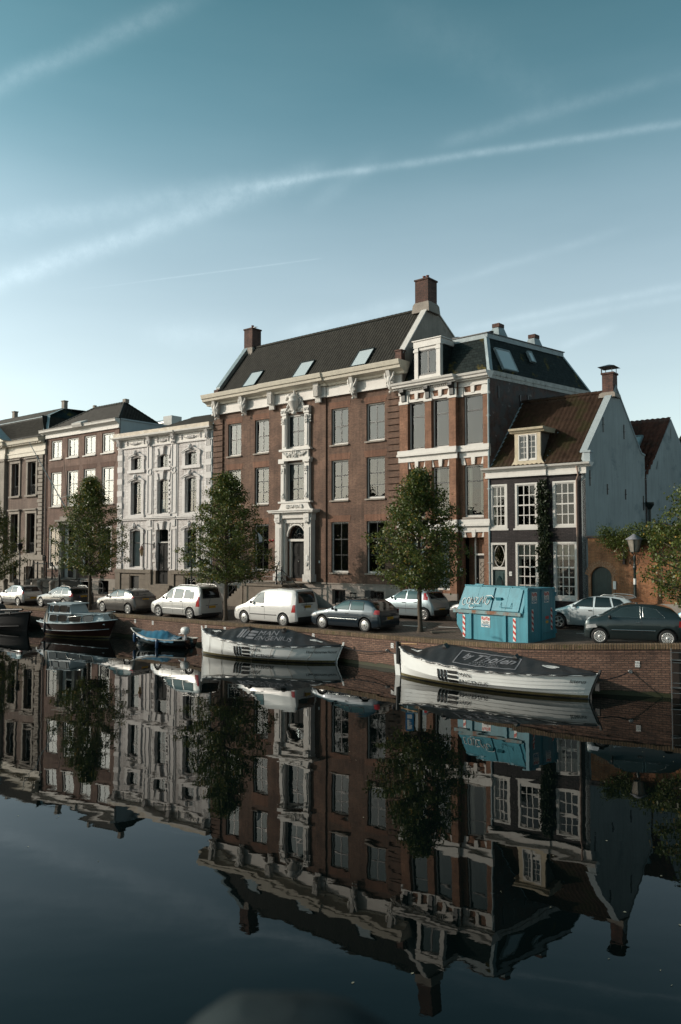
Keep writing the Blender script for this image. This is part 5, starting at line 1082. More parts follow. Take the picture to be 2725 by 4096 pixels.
def tree(x, y, top, cb, rad, seed, label, lean=0.):
    z0 = street_z(x, y); h = top - z0; c0 = cb - z0; r = random.Random(seed)
    o = thing('linden_tree', label, 'tree', (x, y, z0), 0, 'young linden trees along the quay')
    t = MB(); pts = [(0, 0, -.05), (.01, 0, .25)]; rs = [.17, .105]
    for k in range(1, 9): f = k / 8; pts.append((lean * f + r.uniform(-.04, .04), r.uniform(-.04, .04), .25 + (h * .93 - .25) * f)); rs.append(.10 * (1 - f) ** .8 + .012)
    t.tube(pts, rs, 9); cs = []
    def prof(f): return np.interp(f, [0, .08, .22, .38, .55, .72, .86, 1], [.58, .95, 1.0, .95, .80, .58, .34, .10])
    nb = 84
    for i in range(nb):
        f = (i + r.random()) / nb; f = f ** .9; zc = c0 + (h - c0) * f; a = i * 2.399 + r.uniform(-.4, .4); R_ = rad * prof(f) * r.uniform(.74, 1.04) * (1 + .13 * math.sin(2 * a + seed) * math.sin(5 * f + seed) + .10 * math.sin(3 * a + 11 * f))
        bx, bz = 0, max(c0 * .9, zc - R_ * .55); steps = 4; bp = []
        for k in range(steps + 1):
            u = k / steps; bp.append((lean * bz / h + R_ * u * math.cos(a + .15 * math.sin(k)), R_ * u * math.sin(a + .15 * math.sin(k)), bz + (zc - bz) * u ** .8 + r.uniform(-.05, .05)))
        t.tube(bp, [.035 * (1 - k / 5) + .006 for k in range(steps + 1)], 5)
        for k in range(1, steps + 1):
            if k == 1 and R_ > .8 and r.random() < .5: continue
            for _ in range(2): cs.append((bp[k][0] + r.uniform(-.16, .16), bp[k][1] + r.uniform(-.16, .16), bp[k][2] + r.uniform(-.14, .14)))
    t.build('trunk', BARK, o); leaves('crown', LEAF, cs, 46, (.15, .15, .11), .092, seed, o); return o
tree(3.50, 35.2, 8.25, 3.3, 2.15, 3, 'young linden tree on the quay between the dark blue hatchback and the turquoise skip')
tree(-6.12, 42.5, 8.8, 3.3, 2.5, 11, 'young linden tree between the silver people carrier and the white van')
tree(-15.75, 50.2, 9.35, 3.5, 2.3, 12, 'young linden tree beside the dark estate car, behind the cabin boat')
tree(-26.6, 60.6, 8.6, 2.8, 2.35, 13, 'linden tree cut off by the left picture edge, its trunk out of frame')
tree(13.15, 27.9, 8.3, 2.95, 2.45, 14, 'linden tree reaching in from the right edge over the dark retro city car')
# root plate edging by the nearest tree
tag(MB().box(-.45, .9, -.12, .12, 0, .07).build('tree_pit_kerb', STONE_D, None, (4.35, 34.5, street_z(4.35, 34.5))), 'low dark kerb piece by the foot of the street tree next to the skip', 'kerb')
# climber on house 17 and creeper over the garden wall
rr = random.Random(5)
b0 = on_plane_house((8.308, 44.034), (.7804, -.6253), 'narrow column of glossy dark ivy climbing the front of number 17', cat='climber', name='ivy_climber', group=None)
cs = [(3.17 + rr.uniform(-.27, .27) * (1 - .25 * (k % 3 == 0)), -.17 + rr.uniform(-.10, .06), .1 + 7.2 * (k + rr.random()) / 190) for k in range(190)]
MB().tube([(3.15, -.1, -.3), (3.2, -.12, 3), (3.15, -.12, 7.1)], .05, 6).build('stem', BARK, b0); leaves('foliage', IVY, cs, 34, (.10, .06, .08), .115, 5, b0)
b0 = on_plane_house((12.6, 40.595), (.7804, -.6253), 'feathery light green creeper spilling over the top of the garden wall', cat='creeper', name='wall_creeper', group=None)
cs = []
for k in range(260):
    x = .75 + 5.4 * rr.random() ** .9; d = rr.random(); env = .3 + .55 * math.exp(-((x - 1.7) / .7) ** 2) + .2 * math.exp(-((x - 3) / .9) ** 2); cs.append((x, -.12 - .28 * rr.random(), 4.75 - d * env * 1.5 + .12 * math.sin(x * 3)))
MB().tube([(.9, .2, 4.2), (1.6, .1, 4.6), (3, .1, 4.65), (6, .1, 4.7)], .03, 5).build('stem', BARK, b0); leaves('foliage', CREEP, cs, 42, (.17, .12, .13), .11, 6, b0, aspect=.4)
cs = [(FKx + rr.uniform(-.5, .5), .5 + rr.uniform(-.2, .3), 4.5 + rr.uniform(-.1, .5)) for FKx in (3.6, 4.3, 5.0, 5.6) for _ in range(8)]
leaves('rear_foliage', IVY, cs, 30, (.18, .1, .12), .13, 8, b0)

# ================================================================== vehicles (x forward = driving direction, origin on the ground midway, y left)
def interp(P, x):
    if x <= P[0][0]: return P[0][1]
    for a, b in zip(P, P[1:]):
        if x <= b[0]: return a[1] + (b[1] - a[1]) * (x - a[0]) / max(1e-6, b[0] - a[0])
    return P[-1][1]
def chaikin(P, it=2):
    for _ in range(it):
        o = [P[0]]
        for a, b in zip(P, P[1:]): o.append((.75 * a[0] + .25 * b[0], .75 * a[1] + .25 * b[1])); o.append((.25 * a[0] + .75 * b[0], .25 * a[1] + .75 * b[1]))
        o.append(P[-1]); P = o
    return P
def plate_text(o, f, txt): 
    t = MB(); put_text(t, txt, .10, f, width=.40, center=True); t.build('lettering', BLACK, o)
def car(kind, label, cat, heading, fw, pm, top, belt, L, Wd, fo, wb, tr, side, rear, rim='disc', rimm=ALLOY, sc=1., plate=None, glassm=CGLASS, rails=False, mould=True, dark_bumper=False, tail=None, fogside=None, door_x=None, zb=.2, liner=None, wind=None, chrome_line=False, plate_z=.78, tumble=.16):
    """fw: ground point of the visible (left) front wheel; all x measured back from the nose"""
    hd = R(heading); hx, hy = math.cos(hd), math.sin(hd); lx, ly = -hy, hx; off = Wd / 2 - .1
    cx = fw[0] - hx * (wb / 2) * sc - lx * off * sc; cy = fw[1] - hy * (wb / 2) * sc - ly * off * sc; mid = fo + wb / 2
    o = thing(kind, label, cat, (cx, cy, street_z(cx, cy) + .004), hd, 'parked cars on the quay street', sc)
    TP = chaikin(top, 2); hwf = lambda x: Wd / 2 * np.interp(x, [0, .06, .2, .5, 1.0, L - .9, L - .35, L - .1, L], [.74, .84, .92, .97, 1, 1, .97, .93, .86])
    def ring_at(x):
        zt = interp(TP, x); hw = float(hwf(x)); bz = min(interp(belt, x), zt - .03); k = max(0, (zt - bz)); rw = hw * .955 - tumble * k / .5
        b0 = zb + float(np.interp(x, [0, .3, L - .4, L], [.06, 0, 0, .08])); m0 = b0 + (bz - b0) * .5
        return [(0, b0), (hw * .9, b0), (hw * .965, b0 + .07), (hw * 1.0, m0), (hw * .99, bz - .07 if bz - .07 > m0 else m0 + .01), (hw * .96, bz), ((hw * .955 + rw) / 2, bz + k * .5), (rw, bz + k * .86 + .002), (rw * .93, bz + k * .965 + .003), (rw * .7, zt), (0, zt + .004)]
    def sy(x, z):
        r = ring_at(x); 
        for a, b in zip(r[1:], r[2:]):
            if a[1] <= z <= b[1] and b[1] > a[1]: return a[0] + (b[0] - a[0]) * (z - a[1]) / (b[1] - a[1])
        return r[3][0] if z < r[3][1] else r[7][0]
    xs = sorted({0, .02, L - .015, L, *[round(p[0], 3) for p in TP if 0 < p[0] < L], *[k * .12 for k in range(1, int(L / .12))]})
    X = lambda x: mid - x
    b = MB(); rings = []
    for x in xs:
        r = ring_at(x); rings.append([(X(x), y, z) for y, z in r] + [(X(x), -y, z) for y, z in r[-2:0:-1]])
    b.ring(rings); me = b.mesh('body', pm)
    bo = link('body', me, o); bm = bmesh.new(); bm.from_mesh(me); bmesh.ops.recalc_face_normals(bm, faces=bm.faces); bm.to_mesh(me); bm.free()
    cut = MB(); ar = tr + .065
    for wx in (fo, fo + wb):
        for s in (-1, 1): cut.lathe([(ar, Wd / 2 - .34), (ar, Wd / 2 + .1)] if s > 0 else [(ar, -Wd / 2 - .1), (ar, -Wd / 2 + .34)], (X(wx), 0, tr + .01), 28, 'y')
    cm_ = cut.mesh('cut', PLAST); bm = bmesh.new(); bm.from_mesh(cm_); bmesh.ops.recalc_face_normals(bm, faces=bm.faces); bm.to_mesh(cm_); bm.free()
    co = link('cut', cm_); co.location = o.location; co.rotation_euler = o.rotation_euler; co.scale = o.scale
    md = bo.modifiers.new('b', 'BOOLEAN'); md.operation = 'DIFFERENCE'; md.object = co; md.solver = 'EXACT'
    bpy.context.view_layer.update(); dg = bpy.context.evaluated_depsgraph_get(); nm = bpy.data.meshes.new_from_object(bo.evaluated_get(dg)); bo.modifiers.clear()
    if len(nm.polygons) > 50: bo.data = nm
    bpy.data.objects.remove(co)
    bm = bmesh.new(); bm.from_mesh(bo.data)
    for f in bm.faces: f.smooth = True
    for e in bm.edges:
        if len(e.link_faces) == 2 and e.calc_face_angle(0) > R(38): e.smooth = False
    bm.to_mesh(bo.data); bm.free(); bo.data.name = 'body'
    # ---- patches laid on the surface
    def patch(mb, c4, e=.006, s=1, n=6):
        (a0, b0), (a1, b1), (a2, b2), (a3, b3) = c4
        def P(u, v):
            x = (a0 * (1 - u) + a1 * u) * (1 - v) + (a3 * (1 - u) + a2 * u) * v; z = (b0 * (1 - u) + b1 * u) * (1 - v) + (b3 * (1 - u) + b2 * u) * v
            return (X(x), s * (sy(x, z) + e), z)
        return mb.grid(P, n, n)
    def top_patch(mb, x0, x1, f0, f1, e=.008, n=8, g0=None, g1=None):
        def P(u, v):
            x = x0 + (x1 - x0) * v; r = ring_at(x); zt = interp(TP, x); f = (f0 + (f1 - f0) * v); y = r[9][0] / .7 * f * (2 * u - 1)
            dz = interp(TP, x + .01) - interp(TP, x - .01); nx, nz = dz, .02; l = math.hypot(nx, nz)
            drop = 0 if abs(2 * u - 1) * f < .7 else (abs(2 * u - 1) * f - .7) / .23 * (zt - r[8][1]) * .9
            return (X(x) + nx / l * e, y, zt - drop + nz / l * e)
        return mb.grid(P, n, n)
    for s in (1, -1):
        for w in side:
            g = MB(); patch(g, w, .007, s, 8); g.build('side_window', glassm, o)
            t = MB(); 
            for (p0, p1) in zip(w, w[1:] + w[:1]): t.tube([(X(p0[0] + (p1[0] - p0[0]) * k / 4), s * (sy(p0[0] + (p1[0] - p0[0]) * k / 4, p0[1] + (p1[1] - p0[1]) * k / 4) + .006), p0[1] + (p1[1] - p0[1]) * k / 4) for k in range(5)], .006 if chrome_line else .011, 4)
            t.build('window_trim', CHROME if chrome_line else PLAST, o)
        hl = MB(); patch(hl, [(.06, .56), (.48, .62), (.42, .74), (.12, .70)], .010, s, 4); hl.build('headlight', LAMP, o)
        tl = MB(); T = tail or [(L - .30, .82), (L - .03, .80), (L - .03, 1.0), (L - .26, 1.0)]
        patch(tl, T, .012, s, 4); r0 = ring_at(L - .012)
        if T[2][1] < interp(TP, L - .04): tl.box(X(L) - .012, X(L) + .05, min(s * (r0[4][0] - .03), s * (r0[4][0] - .21)), max(s * (r0[4][0] - .03), s * (r0[4][0] - .21)), T[0][1] + .0, T[2][1])
        tl.build('taillight', RED, o)
        # seams, handles, mouldings
        if door_x:
            for dx in door_x:
                sm = MB(); sm.tube([(X(dx), s * (sy(dx, z) + .001), z) for z in [.32, .5, .7, .88, interp(belt, dx)]], .006, 4); sm.build('door_seam', PLAST, o)
            for dx in door_x[1:]:
                zh = interp(belt, dx) - .13; hn = MB(); hn.tube([(X(dx - .22), s * (sy(dx - .2, zh) + .02), zh), (X(dx - .06), s * (sy(dx - .1, zh) + .02), zh)], .018, 6); hn.build('door_handle', PLAST if not chrome_line else CHROME, o)
        if mould:
            mm = MB(); x0, x1 = fo + tr + .12, fo + wb - tr - .1; mm.tube([(X(x0 + (x1 - x0) * k / 6), s * (sy(x0 + (x1 - x0) * k / 6, .55) + .006), .55) for k in range(7)], .022, 5); mm.build('side_moulding', PLAST if mould is True else mould, o)
        if rails:
            mm = MB(); x0, x1 = top[rails[0]][0] + .2, top[rails[1]][0] - .1; p_ = []
            for k in range(9):
                x = x0 + (x1 - x0) * k / 8; r = ring_at(x); p_.append((X(x), s * r[8][0] * .97, r[9][1] + (.05 if 0 < k < 8 else -.01)))
            mm.tube(p_, .018, 6); mm.build('roof_rail', METAL, o)
        mi = MB(); xm = side[0][0][0] + .06; zm = interp(belt, xm) + .07; ym = sy(xm, zm); mi.ball((X(xm) - .0, s * (ym + .13), zm + .02), (.055, .085, .07), 10, 6); mi.tube([(X(xm), s * (ym - .02), zm - .05), (X(xm), s * (ym + .10), zm - .02)], .02, 5); mi.build('wing_mirror', PLAST if mould else pm, o)
        for wx in (fo, fo + wb):
            wl = thing_part('wheel', o, (X(wx), s * (Wd / 2 - .11), tr)); ty = MB().lathe([(tr * .62, s * -.085), (tr * .93, s * -.09), (tr, s * -.06), (tr, s * .06), (tr * .94, s * .085), (tr * .68, s * .088), (tr * .62, s * .07)], (0, 0, 0), 28, 'y'); ty.build('tyre', TYRE, wl)
            rm = MB(); R1 = tr * .68
            if rim == 'disc':
                rm.lathe([(R1, s * .07), (R1, s * .085), (R1 * .9, s * .075), (R1 * .8, s * .09), (R1 * .3, s * .095), (.02, s * .1)], (0, 0, 0), 24, 'y')
            else:
                n = {'spoke5': 5, 'spoke10': 9, 'fan': 16}[rim]; rm.lathe([(R1, s * .06), (R1, s * .09), (R1 * .88, s * .085), (R1 * .88, s * .06)], (0, 0, 0), 28, 'y'); rm.lathe([(R1 * .26, s * .05), (R1 * .26, s * .095), (.01, s * .10)], (0, 0, 0), 14, 'y')
                for k in range(n):
                    a = 2 * math.pi * k / n; wd = (.30 if rim == 'spoke5' else .17 if rim == 'spoke10' else .115) * R1; ca, sa_ = math.cos(a), math.sin(a)
                    rm.add([(ca * r_ - sa_ * w_, yy, sa_ * r_ + ca * w_) for yy in (s * .06, s * .088) for r_, w_ in ((R1 * .2, -wd * .4), (R1 * .2, wd * .4), (R1 * .9, wd * .62), (R1 * .9, -wd * .62))], [(0, 3, 2, 1), (4, 5, 6, 7), (0, 1, 5, 4), (1, 2, 6, 5), (2, 3, 7, 6), (3, 0, 4, 7)])
            rm.build('rim', rimm, wl)
            if rim == 'disc':
                hb = MB()
                for k in range(9): a = 2 * math.pi * k / 9; hb.ball((R1 * .66 * math.cos(a), s * .088, R1 * .66 * math.sin(a)), (.022, .012, .022), 8, 4)
                hb.lathe([(R1 * .16, s * .09), (R1 * .14, s * .106)], (0, 0, 0), 12, 'y'); hb.build('rim_holes', PLAST, wl)
            else: MB().lathe([(R1 * .95, s * .035), (.01, s * .04)], (0, 0, 0), 20, 'y').build('brake_disc', PLAST, wl)
            MB().lathe([(ar - .01, s * -.2), (ar - .01, s * .03), (ar + .012, s * .06)], (0, 0, .01), 28, 'y') if False else None
    def xr(z):
        for x in np.arange(L, L * .5, -.01):
            if interp(TP, x) >= z: return float(x)
        return L
    ws = MB(); x0, x1 = wind; top_patch(ws, x0, x1, .80, .84); ws.build('windscreen', glassm, o)
    rw_ = MB(); top_patch(rw_, rear[0], rear[1], .84, .80, .010); rw_.build('rear_window', CGLASS2, o)
    MB().box(X(L) - .014, X(L) + .3, -Wd * .40, Wd * .40, zb + .05, .50 if dark_bumper else .36).build('rear_bumper', PLAST, o) if dark_bumper else MB().box(X(L) - .010, X(L) + .3, -Wd * .38, Wd * .38, zb + .06, .36).build('rear_bumper', PLAST, o)
    MB().box(X(0) - .2, X(0) + .008, -Wd * .28, Wd * .28, zb + .12, zb + .27).build('grille', PLAST, o)
    xp = next((float(x) for x in np.arange(L, L * .5, -.005) if interp(TP, x) >= plate_z + .05), L); XL = X(xp)
    pf = MB().box(XL - .022, XL + .05, -.26, .26, plate_z - .06, plate_z + .06).build('number_plate', YEL, o)
    if plate: plate_text(pf, lambda u, v: (XL - .024, -u, plate_z - .035 + v), plate)
    if plate: MB().box(XL - .0235, XL - .0215, .215, .26, plate_z - .055, plate_z + .055).build('country_band', mat('blue_band', (.03, .08, .4), .4), pf)
    fp = MB().box(X(0) - .004, X(0) + .012, -.26, .26, .40, .51).build('front_number_plate', YEL, o)
    MB().box(XL - .006, XL + .03, -.42, .42, plate_z + .085, plate_z + .11).build('tailgate_trim', CHROME if chrome_line else PLAST, o)
    MB().tube([(X(L) - .012, -.02, interp(TP, L - .1) + .05), (X(rear[0] + .12) - .03, .3, interp(TP, rear[0] + .2))], .008, 5).build('rear_wiper', PLAST, o)
    an = MB().tube([(X(rear[0] - .25), 0, interp(TP, rear[0] - .25)), (X(rear[0] - .12), 0, interp(TP, rear[0] - .2) + .22)], .008, 4); an.build('aerial', PLAST, o)
    MB().box(X(L) + .15, X(0) - .15, -Wd * .36, Wd * .36, .17, zb + .02).build('underbody', PLAST, o)
    return o
def thing_part(name, parent, loc):
    e = bpy.data.objects.new(name, None); COL.objects.link(e); e.parent = parent; e.location = loc; e.empty_display_size = .1; return e
SILV = paint('silver_paint', (.38, .38, .37), metal=.55); SBLUE = paint('ice_silver_paint', (.34, .41, .44), metal=.5); NAVY = paint('dark_blue_paint', (.010, .022, .034)); GREYP = paint('warm_grey_paint', (.11, .105, .10), metal=.5)
WHITEP = paint('white_car_paint', (.62, .61, .59), metal=0); GREEN = paint('dark_green_grey_paint', (.022, .036, .038)); DKG = paint('dark_grey_paint', (.03, .035, .038)); PEARL = paint('pale_silver_paint', (.50, .50, .485), metal=.3); PSILV = paint('pale_blue_silver_paint', (.50, .56, .58), metal=.3); BLUEC = paint('light_blue_paint', (.16, .36, .46), metal=.3)
hatch = [(0, .48), (.02, .62), (.15, .73), (.6, .84), (1.12, .92), (1.3, .98), (2.0, 1.35), (2.35, 1.42), (3.15, 1.43), (3.6, 1.38), (3.97, 1.02), (4.08, .92), (4.14, .6), (4.15, .5)]
hb = [(0, .7), (1.2, .88), (2.5, .93), (4.15, .95)]
car('parked_hatchback', 'dark blue three-door hatchback with white wheel covers, behind the white van', 'car', 140.5, (-.82, 37.42), NAVY, hatch, hb, 4.15, 1.73, .84, 2.51, .31,
    [[(1.50, .97), (2.42, .97), (2.42, 1.35), (2.02, 1.33)], [(2.52, .97), (3.28, .98), (3.22, 1.33), (2.52, 1.355)]], (3.64, 3.98), plate='29-FJ-JS', mould=CHROME, door_x=[1.42, 2.47], wind=(1.34, 2.02), plate_z=.62)
vt = [(0, .5), (.02, .7), (.2, .84), (.8, 1.0), (1.05, 1.1), (1.75, 1.6), (2.1, 1.76), (2.6, 1.82), (3.8, 1.82), (4.2, 1.78), (4.30, 1.5), (4.36, 1.05), (4.40, .7), (4.41, .5)]
vb = [(0, .8), (1.2, 1.02), (2.5, 1.08), (4.41, 1.10)]
car('parked_van', 'white panel van with windowless sides between a street tree and the dark blue hatchback', 'van', 141, (-4.83, 40.45), WHITEP, vt, vb, 4.41, 1.80, .88, 2.68, .32,
    [[(1.42, 1.12), (2.25, 1.10), (2.2, 1.62), (1.9, 1.58)]], (4.22, 4.345), plate='V-025-KV', dark_bumper=True, door_x=[1.32, 2.34], wind=(1.1, 1.78), tail=[(4.10, .72), (4.33, .72), (4.33, 1.08), (4.18, 1.08)], plate_z=.97, tumble=.10, zb=.22)
car('parked_people_carrier', 'silver people carrier with roof rails and side windows, parked left of the white van', 'car', 140, (-10.15, 44.80), PEARL, [(a, b - .02) for a, b in vt], vb, 4.39, 1.80, .88, 2.72, .32,
    [[(1.42, 1.12), (2.10, 1.10), (2.05, 1.58), (1.86, 1.54)], [(2.2, 1.10), (2.98, 1.10), (2.98, 1.60), (2.25, 1.62)], [(3.08, 1.12), (3.9, 1.12), (3.8, 1.58), (3.08, 1.60)]], (4.22, 4.345), plate='24-KZN-6', rails=(6, 9), door_x=[1.32, 2.15, 3.03], wind=(1.1, 1.78), rim='spoke5', tail=[(4.08, .72), (4.33, .72), (4.33, 1.25), (4.20, 1.25)], plate_z=.68, tumble=.12, zb=.22, mould=PEARL)
c208 = [(0, .5), (.02, .64), (.18, .78), (.6, .88), (.95, .96), (1.1, 1.02), (1.85, 1.38), (2.2, 1.45), (2.8, 1.46), (3.35, 1.38), (3.72, 1.08), (3.86, 1.0), (3.95, .6), (3.96, .5)]
car('parked_hatchback', 'warm grey five-door hatchback with silver alloys, left of the silver people carrier', 'car', 140.5, (-14.28, 48.15), GREYP, c208, [(0, .75), (1.2, .92), (2.5, .98), (3.96, 1.03)], 3.96, 1.74, .82, 2.54, .32,
    [[(1.42, 1.0), (2.2, 1.0), (2.15, 1.38), (1.9, 1.35)], [(2.28, 1.0), (2.95, 1.06), (2.82, 1.36), (2.28, 1.385)]], (3.34, 3.70), rim='spoke10', plate='XX-035-J', door_x=[1.32, 2.24, 3.0], wind=(1.14, 1.86), mould=False, plate_z=.86, tail=[(3.5, .92), (3.86, .95), (3.86, 1.05), (3.6, 1.06)])
est = [(0, .48), (.02, .6), (.2, .71), (1.2, .87), (1.45, .92), (2.2, 1.31), (2.6, 1.39), (3.6, 1.39), (4.05, 1.34), (4.33, .98), (4.43, .88), (4.47, .6), (4.48, .5)]
car('parked_estate_car', 'dark estate car with bright window frames, beside the second tree from the left', 'car', 140, (-19.6, 52.45), DKG, est, [(0, .7), (1.5, .88), (3, .92), (4.48, .94)], 4.48, 1.74, .80, 2.73, .32,
    [[(1.72, .95), (2.45, .95), (2.45, 1.31), (2.22, 1.29)], [(2.53, .95), (3.2, .95), (3.12, 1.32), (2.53, 1.33)], [(3.28, .95), (3.98, .96), (3.84, 1.30), (3.28, 1.32)]], (4.06, 4.32), rim='spoke5', plate='87-JL-RJ', rails=(6, 8), door_x=[1.6, 2.49, 3.24], wind=(1.5, 2.22), mould=PLAST, chrome_line=True, plate_z=.80)
car('parked_hatchback', 'silver three-door hatchback farthest left in the row of parked cars', 'car', 140.5, (-23.5, 55.35), SILV, [(a * .89, b * .965) for a, b in hatch], [(0, .66), (1.1, .82), (2.3, .86), (3.7, .88)], 3.69, 1.60, .70, 2.38, .29,
    [[(1.34, .90), (2.1, .90), (2.1, 1.28), (1.80, 1.26)], [(2.2, .90), (2.9, .91), (2.8, 1.27), (2.2, 1.29)]], (3.24, 3.53), rim='spoke10', plate='87-RG-JX', door_x=[1.26, 2.15], wind=(1.18, 1.80), plate_z=.55)
c107 = [(0, .5), (.02, .64), (.2, .77), (.5, .88), (.75, .96), (.85, 1.0), (1.5, 1.38), (1.8, 1.46), (2.4, 1.47), (2.95, 1.41), (3.2, 1.06), (3.32, .9), (3.42, .6), (3.43, .5)]
car('parked_hatchback', 'ice-silver small hatchback parked by the house fronts behind the dark blue hatchback', 'car', 139, (2.22, 39.45), SBLUE, c107, [(0, .75), (1.0, .92), (2.2, .98), (3.43, 1.02)], 3.43, 1.63, .60, 2.34, .29,
    [[(1.08, 1.0), (1.85, .99), (1.85, 1.38), (1.52, 1.35)], [(1.94, .99), (2.55, 1.0), (2.50, 1.37), (1.94, 1.39)]], (2.98, 3.22), rim='spoke10', plate='60-ZVB-6', door_x=[.98, 1.9, 2.6], wind=(.88, 1.52), dark_bumper=True, plate_z=.50, tail=[(2.9, .98), (3.16, .98), (3.06, 1.3), (2.86, 1.3)])
car('parked_hatchback', 'grey car of which only the nose shows at the left end of the turquoise skip', 'car', 140, (5.62, 36.6), GREYP, c208, [(0, .75), (1.2, .92), (2.5, .98), (3.96, 1.03)], 3.96, 1.74, .82, 2.54, .32,
    [[(1.42, 1.0), (2.2, 1.0), (2.15, 1.38), (1.9, 1.35)], [(2.28, 1.0), (2.95, 1.06), (2.82, 1.36), (2.28, 1.385)]], (3.34, 3.70), rim='spoke5', door_x=[1.32, 2.24, 3.0], wind=(1.14, 1.86), mould=False)
ib = [(0, .48), (.02, .62), (.2, .75), (.8, .86), (1.15, .95), (1.95, 1.36), (2.4, 1.44), (3.2, 1.45), (3.75, 1.38), (4.1, 1.08), (4.2, .96), (4.23, .6), (4.235, .5)]
car('parked_estate_car', 'pale blue-silver small estate parked along the garden wall behind the turquoise skip', 'car', 140, (9.33, 34.15), PSILV, ib, [(0, .7), (1.3, .92), (2.6, .98), (4.23, 1.02)], 4.235, 1.70, .85, 2.47, .32,
    [[(1.5, 1.0), (2.35, .99), (2.32, 1.38), (2.0, 1.35)], [(2.44, .99), (3.15, 1.02), (3.0, 1.39), (2.44, 1.40)], [(3.24, 1.03), (3.72, 1.12), (3.45, 1.33), (3.1, 1.38)]], (3.74, 4.10), rim='spoke5', door_x=[1.4, 2.4, 3.2], wind=(1.18, 1.96), mould=False, plate='XP-318-K', rails=(6, 8), glassm=CGLASS2)
c500 = [(0, .5), (.02, .74), (.08, .85), (.3, .94), (.58, 1.01), (.66, 1.05), (1.18, 1.36), (1.5, 1.47), (2.05, 1.50), (2.6, 1.46), (3.0, 1.34), (3.32, 1.04), (3.42, .88), (3.49, .6), (3.5, .5)]
car('parked_city_car', 'dark green-grey retro city car with chrome strips, right of the skip behind the quay coping', 'car', 160, (9.22, 28.5), GREEN, c500, [(0, .8), (1.0, .94), (2.2, .98), (3.55, 1.0)], 3.5, 1.63, .56, 2.3, .295,
    [[(.86, 1.02), (1.96, 1.0), (1.96, 1.40), (1.36, 1.34)], [(2.05, 1.0), (2.8, 1.01), (2.5, 1.31), (2.05, 1.39)]], (2.98, 3.30), rim='fan', rimm=mat('bright_rim', (.75, .74, .72), .3, .05, 8, metal=.3), door_x=[.86, 2.01], wind=(.68, 1.24), mould=CHROME, chrome_line=True, plate='91-KRB-8', sc=.97, plate_z=.72, tail=[(3.24, .70), (3.38, .70), (3.36, .90), (3.26, .92)])
car('parked_hatchback', 'light blue car just entering the picture at the right edge behind the retro city car', 'car', 140, (13.7, 30.9), BLUEC, c208, [(0, .75), (1.2, .92), (2.5, .98), (3.96, 1.03)], 3.96, 1.74, .82, 2.54, .32,
    [[(1.42, 1.0), (2.2, 1.0), (2.15, 1.38), (1.9, 1.35)], [(2.28, 1.0), (2.95, 1.06), (2.82, 1.36), (2.28, 1.385)]], (3.34, 3.70), rim='spoke5', door_x=[1.32, 2.24, 3.0], wind=(1.14, 1.86), mould=False)

